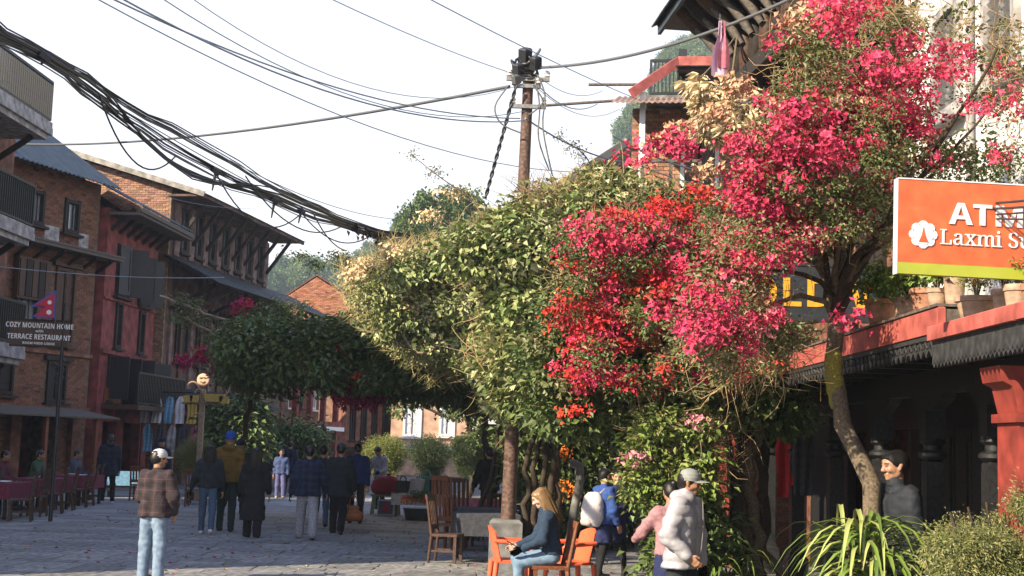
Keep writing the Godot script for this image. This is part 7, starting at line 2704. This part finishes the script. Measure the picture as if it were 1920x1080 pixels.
func make_people():
	var jeans := mat("jeans", 0.13, 0.2, 0.32, 0.9, 0.45, 5.0, 0.03)
	var jeans_pale := mat("jeans_pale", 0.25, 0.35, 0.48, 0.9, 0.3, 2.5, 0.015)
	var denim := mat("denim_dark", 0.09, 0.15, 0.24, 0.9, 0.4, 5.0, 0.03)
	var black := mat("cloth_black", 0.012, 0.013, 0.016, 0.9, 0.4, 4.0)
	var charcoal := mat("cloth_charcoal", 0.024, 0.032, 0.038, 0.9, 0.4, 4.0)
	var navy := mat("cloth_navy", 0.015, 0.024, 0.06, 0.9, 0.4, 4.0)
	var navy2 := mat("cloth_school", 0.02, 0.03, 0.12, 0.9, 0.35, 4.0)
	var blue := mat("cloth_bright", 0.04, 0.1, 0.36, 0.9, 0.3, 4.0)
	var mustard := mat("cloth_mustard", 0.2, 0.11, 0.012, 0.9, 0.3, 4.0)
	var greygreen := mat("cloth_teal_grey", 0.05, 0.075, 0.085, 0.9, 0.3, 4.0)
	var stone := mat("cloth_stone", 0.4, 0.4, 0.44, 0.9, 0.3, 4.0)
	var puffer := mat("cloth_puffer", 0.43, 0.42, 0.45, 0.5, 0.15, 4.0)
	var capw := mat("cap_white", 0.62, 0.62, 0.62, 0.85, 0.15, 6.0)
	var capg := mat("cap_grey", 0.3, 0.32, 0.3, 0.85, 0.2, 6.0)
	var beanie := mat("beanie_blue", 0.02, 0.09, 0.42, 0.9, 0.3, 10.0)
	var shirt := plaid("plaid_shirt", Color(0.04, 0.022, 0.026), Color(0.012, 0.009, 0.012), Color(0.1, 0.066, 0.064), 3.6)
	var plaid_navy := plaid("plaid_navy", Color(0.012, 0.02, 0.06), Color(0.006, 0.009, 0.02), Color(0.03, 0.05, 0.13), 4.0)
	var shoe_w := mat("shoe_white", 0.6, 0.6, 0.6, 0.6)
	var shoe_b := mat("shoe_brown", 0.05, 0.03, 0.02, 0.5)
	var away := PI     # facing away from the camera
	# men and women strolling away
	person("man in a white cap, dark checked shirt and pale jeans standing alone in the street", ground_at(281, 1092), away - 0.25, {"H": 1.63, "cell": 0.017, "top": shirt, "top_name": "shirt", "hem": 0.49, "bottom": jeans_pale, "loose": 0.016, "cap": capw, "hair": "short", "look": [-35, 0], "legs": [[5, 4, 5], [-3, 3, 5]], "arms": [[[8, 14], [60, -22]], [[-2, 20], [34, -14]]], "bulk": 1.5, "shoes": shoe_b, "flare": 0.012})
	person("long haired woman in a dark top and blue jeans walking away", ground_at(386, 1002), away + 0.1, {"H": 1.66, "top": charcoal, "top_name": "top", "hem": 0.52, "bottom": denim, "hair": "long", "hair_len": 0.24, "legs": [[14, 6, 3], [-16, 14, 3]], "arms": [[[-10, 16], [30, 20]], [[6, 12], [24, 4]]], "shoes": shoe_w, "bulk": 1.5, "skin": Color(0.45, 0.28, 0.18)})
	var c := person("tall man in a blue knitted hat and mustard vest walking away", spot(432, 27.4), away + 0.05, {"H": 1.9, "top": mustard, "top_name": "vest", "hem": 0.5, "hood": true, "bottom": mat("cloth_green_dark", 0.02, 0.04, 0.035, 0.9, 0.3, 4.0), "beanie": beanie, "hair": "none", "legs": [[8, 6, 3], [-10, 8, 3]], "bulk": 1.8})
	person("woman with wavy hair in a long black coat walking away", ground_at(472, 1009), away, {"H": 1.64, "top": black, "top_name": "coat", "hem": 0.2, "coat": true, "bottom": black, "loose": 0.02, "hair": "long", "hair_len": 0.26, "hair_col": Color(0.035, 0.022, 0.015), "legs": [[8, 6, 3], [-8, 8, 3]], "arms": [[[-6, 12], [10, 10]], [[4, 16], [16, 4]]], "bulk": 1.4, "shoes": shoe_b, "skin": Color(0.42, 0.25, 0.17)})
	person("broad man in a navy checked jacket and pale grey trousers walking away", ground_at(573, 1012), away + 0.08, {"H": 1.72, "top": plaid_navy, "hem": 0.47, "bottom": stone, "loose": 0.02, "hair": "short", "legs": [[16, 8, 5], [-14, 16, 5]], "arms": [[[-8, 16], [12, 12]], [[8, 22], [28, 10]]], "bulk": 2.0, "shoes": shoe_b, "flare": 0.015})
	var f := person("man in dark clothes and a grey cap carrying an orange handbag", ground_at(632, 1002), away - 0.1, {"H": 1.76, "top": charcoal, "hem": 0.42, "coat": true, "bottom": black, "loose": 0.014, "cap": mat("cap_dark", 0.05, 0.055, 0.065, 0.85), "legs": [[12, 8, 3], [-12, 14, 3]], "arms": [[[-4, 12], [8, 8]], [[4, 14], [14, 6]]], "bulk": 1.6, "shoes": shoe_b})
	person("small woman in blue walking far ahead between the strollers", spot(530, 43.0), 0.1, {"H": 1.5, "cell": 0.03, "top": mat("cloth_denim", 0.06, 0.09, 0.2, 0.9), "bottom": mat("cloth_violet", 0.12, 0.12, 0.26, 0.9), "hem": 0.5, "hair": "short", "loose": 0.014, "shoes": mat("shoe_tan", 0.5, 0.36, 0.16, 0.7)})
	person("person in dark blue behind the small woman in blue", spot(545, 45.5), away, {"H": 1.75, "cell": 0.03, "top": navy, "bottom": black, "hem": 0.46})
	person("person in a pale hat and shirt behind the strollers", spot(500, 46.0), 0.2, {"H": 1.55, "cell": 0.03, "top": greygreen, "bottom": denim, "cap": capw})
	person("person in a dark jacket beside the mustard vest", spot(452, 33.0), away, {"H": 1.75, "cell": 0.03, "top": charcoal, "bottom": black, "beanie": navy, "hair": "none"})
	person("man in a bright blue jacket behind the orange handbag", spot(672, 31.5), away, {"H": 1.76, "cell": 0.028, "top": mat("jacket_blue", 0.02, 0.045, 0.2, 0.8, 0.3, 4.0), "bottom": black, "hair": "short", "bulk": 1.7})
	person("man in a dark jacket with rolled arms between the strollers", spot(608, 30.0), away, {"H": 1.7, "cell": 0.028, "top": navy, "bottom": denim, "hair": "short"})
	person("man in a long dark coat standing at the end of the maroon tables", ground_at(200, 944), away + 0.4, {"H": 1.78, "cell": 0.028, "top": mat("coat_navy", 0.015, 0.02, 0.04, 0.9, 0.3, 3.0), "hem": 0.4, "coat": true, "bottom": black, "hood": true, "bulk": 1.8, "shoes": shoe_w})
	person("person in a navy hood near the clothes rail", spot(304, 38.0), 0.6, {"H": 1.72, "cell": 0.028, "top": navy, "bottom": black, "beanie": navy, "hair": "none", "hood": true, "bulk": 1.6})
	person("man in a white shirt bending over the market stall", spot(716, 38.4), -0.5, {"H": 1.7, "cell": 0.026, "top": stone, "top_name": "shirt", "bottom": black, "lean": 8, "look": [-10, 25], "arms": [[[20, 12], [80, -20]], [[25, 16], [85, -15]]]})
	person("person in black standing at the pink table behind the pole", spot(920, 29.6), away + 0.5, {"H": 1.78, "cell": 0.026, "top": black, "bottom": black, "bulk": 2.0, "arms": [[[12, 14], [50, -10]], [[10, 16], [45, -10]]]})
	for q in [[88, 34.0, "diner in a green top seated at the maroon tables", mat("cloth_green", 0.04, 0.09, 0.05, 0.9)], [158, 37.0, "diner in a grey blue top bent over the maroon table", mat("cloth_greyblue", 0.06, 0.08, 0.12, 0.9)], [22, 31.5, "diner in a maroon top seated under the balcony house", mat("cloth_wine", 0.1, 0.02, 0.03, 0.9)]]:
		person(q[2], spot(q[0] - 18, q[1]), 1.5, {"H": 1.68, "cell": 0.03, "top": q[3], "bottom": black, "seat": 0.46, "legs": [[88, 88, 6], [86, 86, 6]], "arms": [[[30, 8], [80, -10]], [[34, 8], [78, -10]]], "lean": 10})
	# seated woman with fair hair
	var w := person("fair haired woman in a dark blue sweater and jeans sitting with a phone", Vector3(spot(1040, 16.7).x, 0, -16.7), -1.5, {"H": 1.66, "cell": 0.015, "seat": 0.465, "skin": Color(0.6, 0.4, 0.3), "top": mat("sweater_navy", 0.03, 0.06, 0.11, 0.95, 0.3, 6.0), "top_name": "sweater", "hem": 0.53, "bottom": mat("jeans_mid", 0.22, 0.34, 0.48, 0.9, 0.25, 2.5, 0.015), "hair": "blond", "hair_len": 0.3, "hair_col": Color(0.42, 0.25, 0.11), "legs": [[78, 80, 5], [84, 96, 6]], "arms": [[[22, 10], [72, -14]], [[26, 8], [76, -16]]], "look": [0, 16], "lean": 9, "bulk": 1.2, "shoes": shoe_b})
	var ph := thing("mobile_phone", "slim phone held in the seated woman's hands", "phone", w.to_global((w.get_meta("wrist_l") + w.get_meta("wrist_r")) / 2 + Vector3(0, 0.03, 0.11)), -1.5)
	var s := Shape.new()
	s.chamfered(Vector3.ZERO, Vector3(0.075, 0.012, 0.15), 0.004, Basis(Vector3.RIGHT, -0.5))
	part(s, "case", M.dark_metal, ph)
	# school girls
	var girl := person("school girl in a blue shirt and navy skirt wearing a white backpack", spot(1132, 20.0), 2.1, {"H": 1.55, "cell": 0.018, "top": blue, "top_name": "shirt", "hem": 0.5, "skirt": navy2, "skirt_hem": 0.33, "bottom": black, "loose": 0.0, "hair": "bun", "legs": [[5, 4, 3], [-6, 5, 3]], "arms": [[[10, 12], [40, -10]], [[6, 12], [30, -6]]], "bulk": 1.2})
	var bp := thing("backpack", "white backpack with a tan pocket worn by the school girl", "backpack", girl.to_global(Vector3(0, 0.75, -0.17)), girl.rotation.y)
	s = Shape.new()
	blob(s, [[Vector3(-0.08, 0.1, 0), Vector3(0.08, 0.1, 0), 0.1, 0.1, null], [Vector3(-0.07, 0.26, 0.0), Vector3(0.07, 0.26, 0.0), 0.105, 0.105, null], [Vector3(-0.05, 0.4, 0.02), Vector3(0.05, 0.4, 0.02), 0.09, 0.09, null]], 0.02, 0.16, 0.012, 8)
	part(s, "body", mat("pack_white", 0.74, 0.7, 0.72, 0.8, 0.15, 4.0), bp)
	s = Shape.new()
	blob(s, [[Vector3(-0.06, 0.07, -0.09), Vector3(0.06, 0.07, -0.09), 0.06, 0.06, null]], 0.015, 0.02)
	part(s, "pocket", mat("pack_pocket", 0.62, 0.5, 0.46, 0.8, 0.2, 4.0), bp)
	for sx in [-1, 1]:
		s = Shape.new()
		s.tube([Vector3(sx * 0.07, 0.45, 0.06), Vector3(sx * 0.09, 0.53, 0.14), Vector3(sx * 0.1, 0.5, 0.28), Vector3(sx * 0.11, 0.26, 0.29), Vector3(sx * 0.12, 0.08, 0.1)], [0.018], 6)
		part(s, "strap", M.slab_pale, bp)
	person("second school girl facing the backpack wearer", spot(1156, 20.6), 0.5, {"H": 1.54, "cell": 0.02, "top": navy2, "top_name": "pullover", "hem": 0.48, "skirt": navy2, "skirt_hem": 0.33, "bottom": black, "loose": 0.0, "hair": "bun", "look": [-30, 0], "legs": [[12, 6, 3], [-16, 8, 3]], "skin": Color(0.45, 0.26, 0.16)})
	person("person in a pink sleeved top and navy skirt behind the padded jacket", spot(1262, 14.2), away + 0.3, {"H": 1.52, "cell": 0.02, "top": mat("cloth_rose", 0.5, 0.26, 0.28, 0.9, 0.3, 4.0), "top_name": "top", "hem": 0.52, "skirt": navy2, "skirt_hem": 0.34, "bottom": mat("trousers_pale", 0.4, 0.34, 0.2, 0.9), "hair": "bun", "arms": [[[20, 30], [70, -10]], [[10, 10], [30, 0]]]})
	# man in the padded jacket
	person("man in a pale padded jacket and grey cap walking past the leafy shrub", spot(1283, 13.0), 1.05, {"H": 1.66, "cell": 0.0145, "top": puffer, "hem": 0.47, "bulk": 2.1, "quilt": 0.013, "ripple": 0.012, "collar": 0.03, "hood": true, "zip": M.steel, "bottom": charcoal, "loose": 0.014, "cap": capg, "look": [14, 4], "legs": [[8, 6, 4], [-8, 8, 4]], "arms": [[[8, 16], [10, 4]], [[-8, 22], [48, -18]]], "skin": Color(0.34, 0.17, 0.1), "flare": 0.012, "shoes": shoe_b})
	# shop man
	person("man in a dark collared jacket standing sideways at the shop's black doors", Vector3(spot(1688, 11.2).x, 0.13, -11.2), -1.25, {"H": 1.76, "cell": 0.016, "top": mat("jacket_slate", 0.018, 0.024, 0.034, 0.8, 0.3, 4.0), "hem": 0.46, "collar": 0.01, "bottom": black, "hair": "short", "bulk": 1.7, "skin": Color(0.4, 0.22, 0.14)})
	# bag in the hand of the man in dark clothes
	var wr: Vector3 = f.to_global(f.get_meta("wrist_r"))
	var bg := thing("handbag", "orange leather handbag hanging from the dark clad man's hand", "handbag", wr - Vector3(0, 0.62, 0), f.rotation.y + 0.3)
	s = Shape.new()
	blob(s, [[Vector3(-0.12, 0.1, 0), Vector3(0.12, 0.1, 0), 0.1, 0.1, null], [Vector3(-0.07, 0.27, 0), Vector3(0.07, 0.27, 0), 0.05, 0.05, null]], 0.02, 0.08, 0.01, 3)
	part(s, "body", M.leather_orange, bg)
	s = Shape.new()
	s.tube([Vector3(-0.09, 0.28, 0), Vector3(-0.06, 0.47, 0), Vector3(0, 0.52, 0), Vector3(0.06, 0.47, 0), Vector3(0.09, 0.28, 0)], [0.012], 6)
	part(s, "handle", M.leather_orange, bg)
	for q in people_sleeves(c): pass

func people_sleeves(t: Node3D) -> Array:      # grey hoodie sleeves showing beyond the vest
	for side in ["wrist_l", "wrist_r"]:
		var wv: Vector3 = t.get_meta(side)
		var s := Shape.new()
		blob(s, [[wv + Vector3(0, 0.06, -0.01), wv + Vector3(0, 0.26, -0.03), 0.062, 0.075, null]], 0.024, 0.02, 0.008, 2)
		part(s, "sleeve", M.cloth_teal_grey, t)
	return []
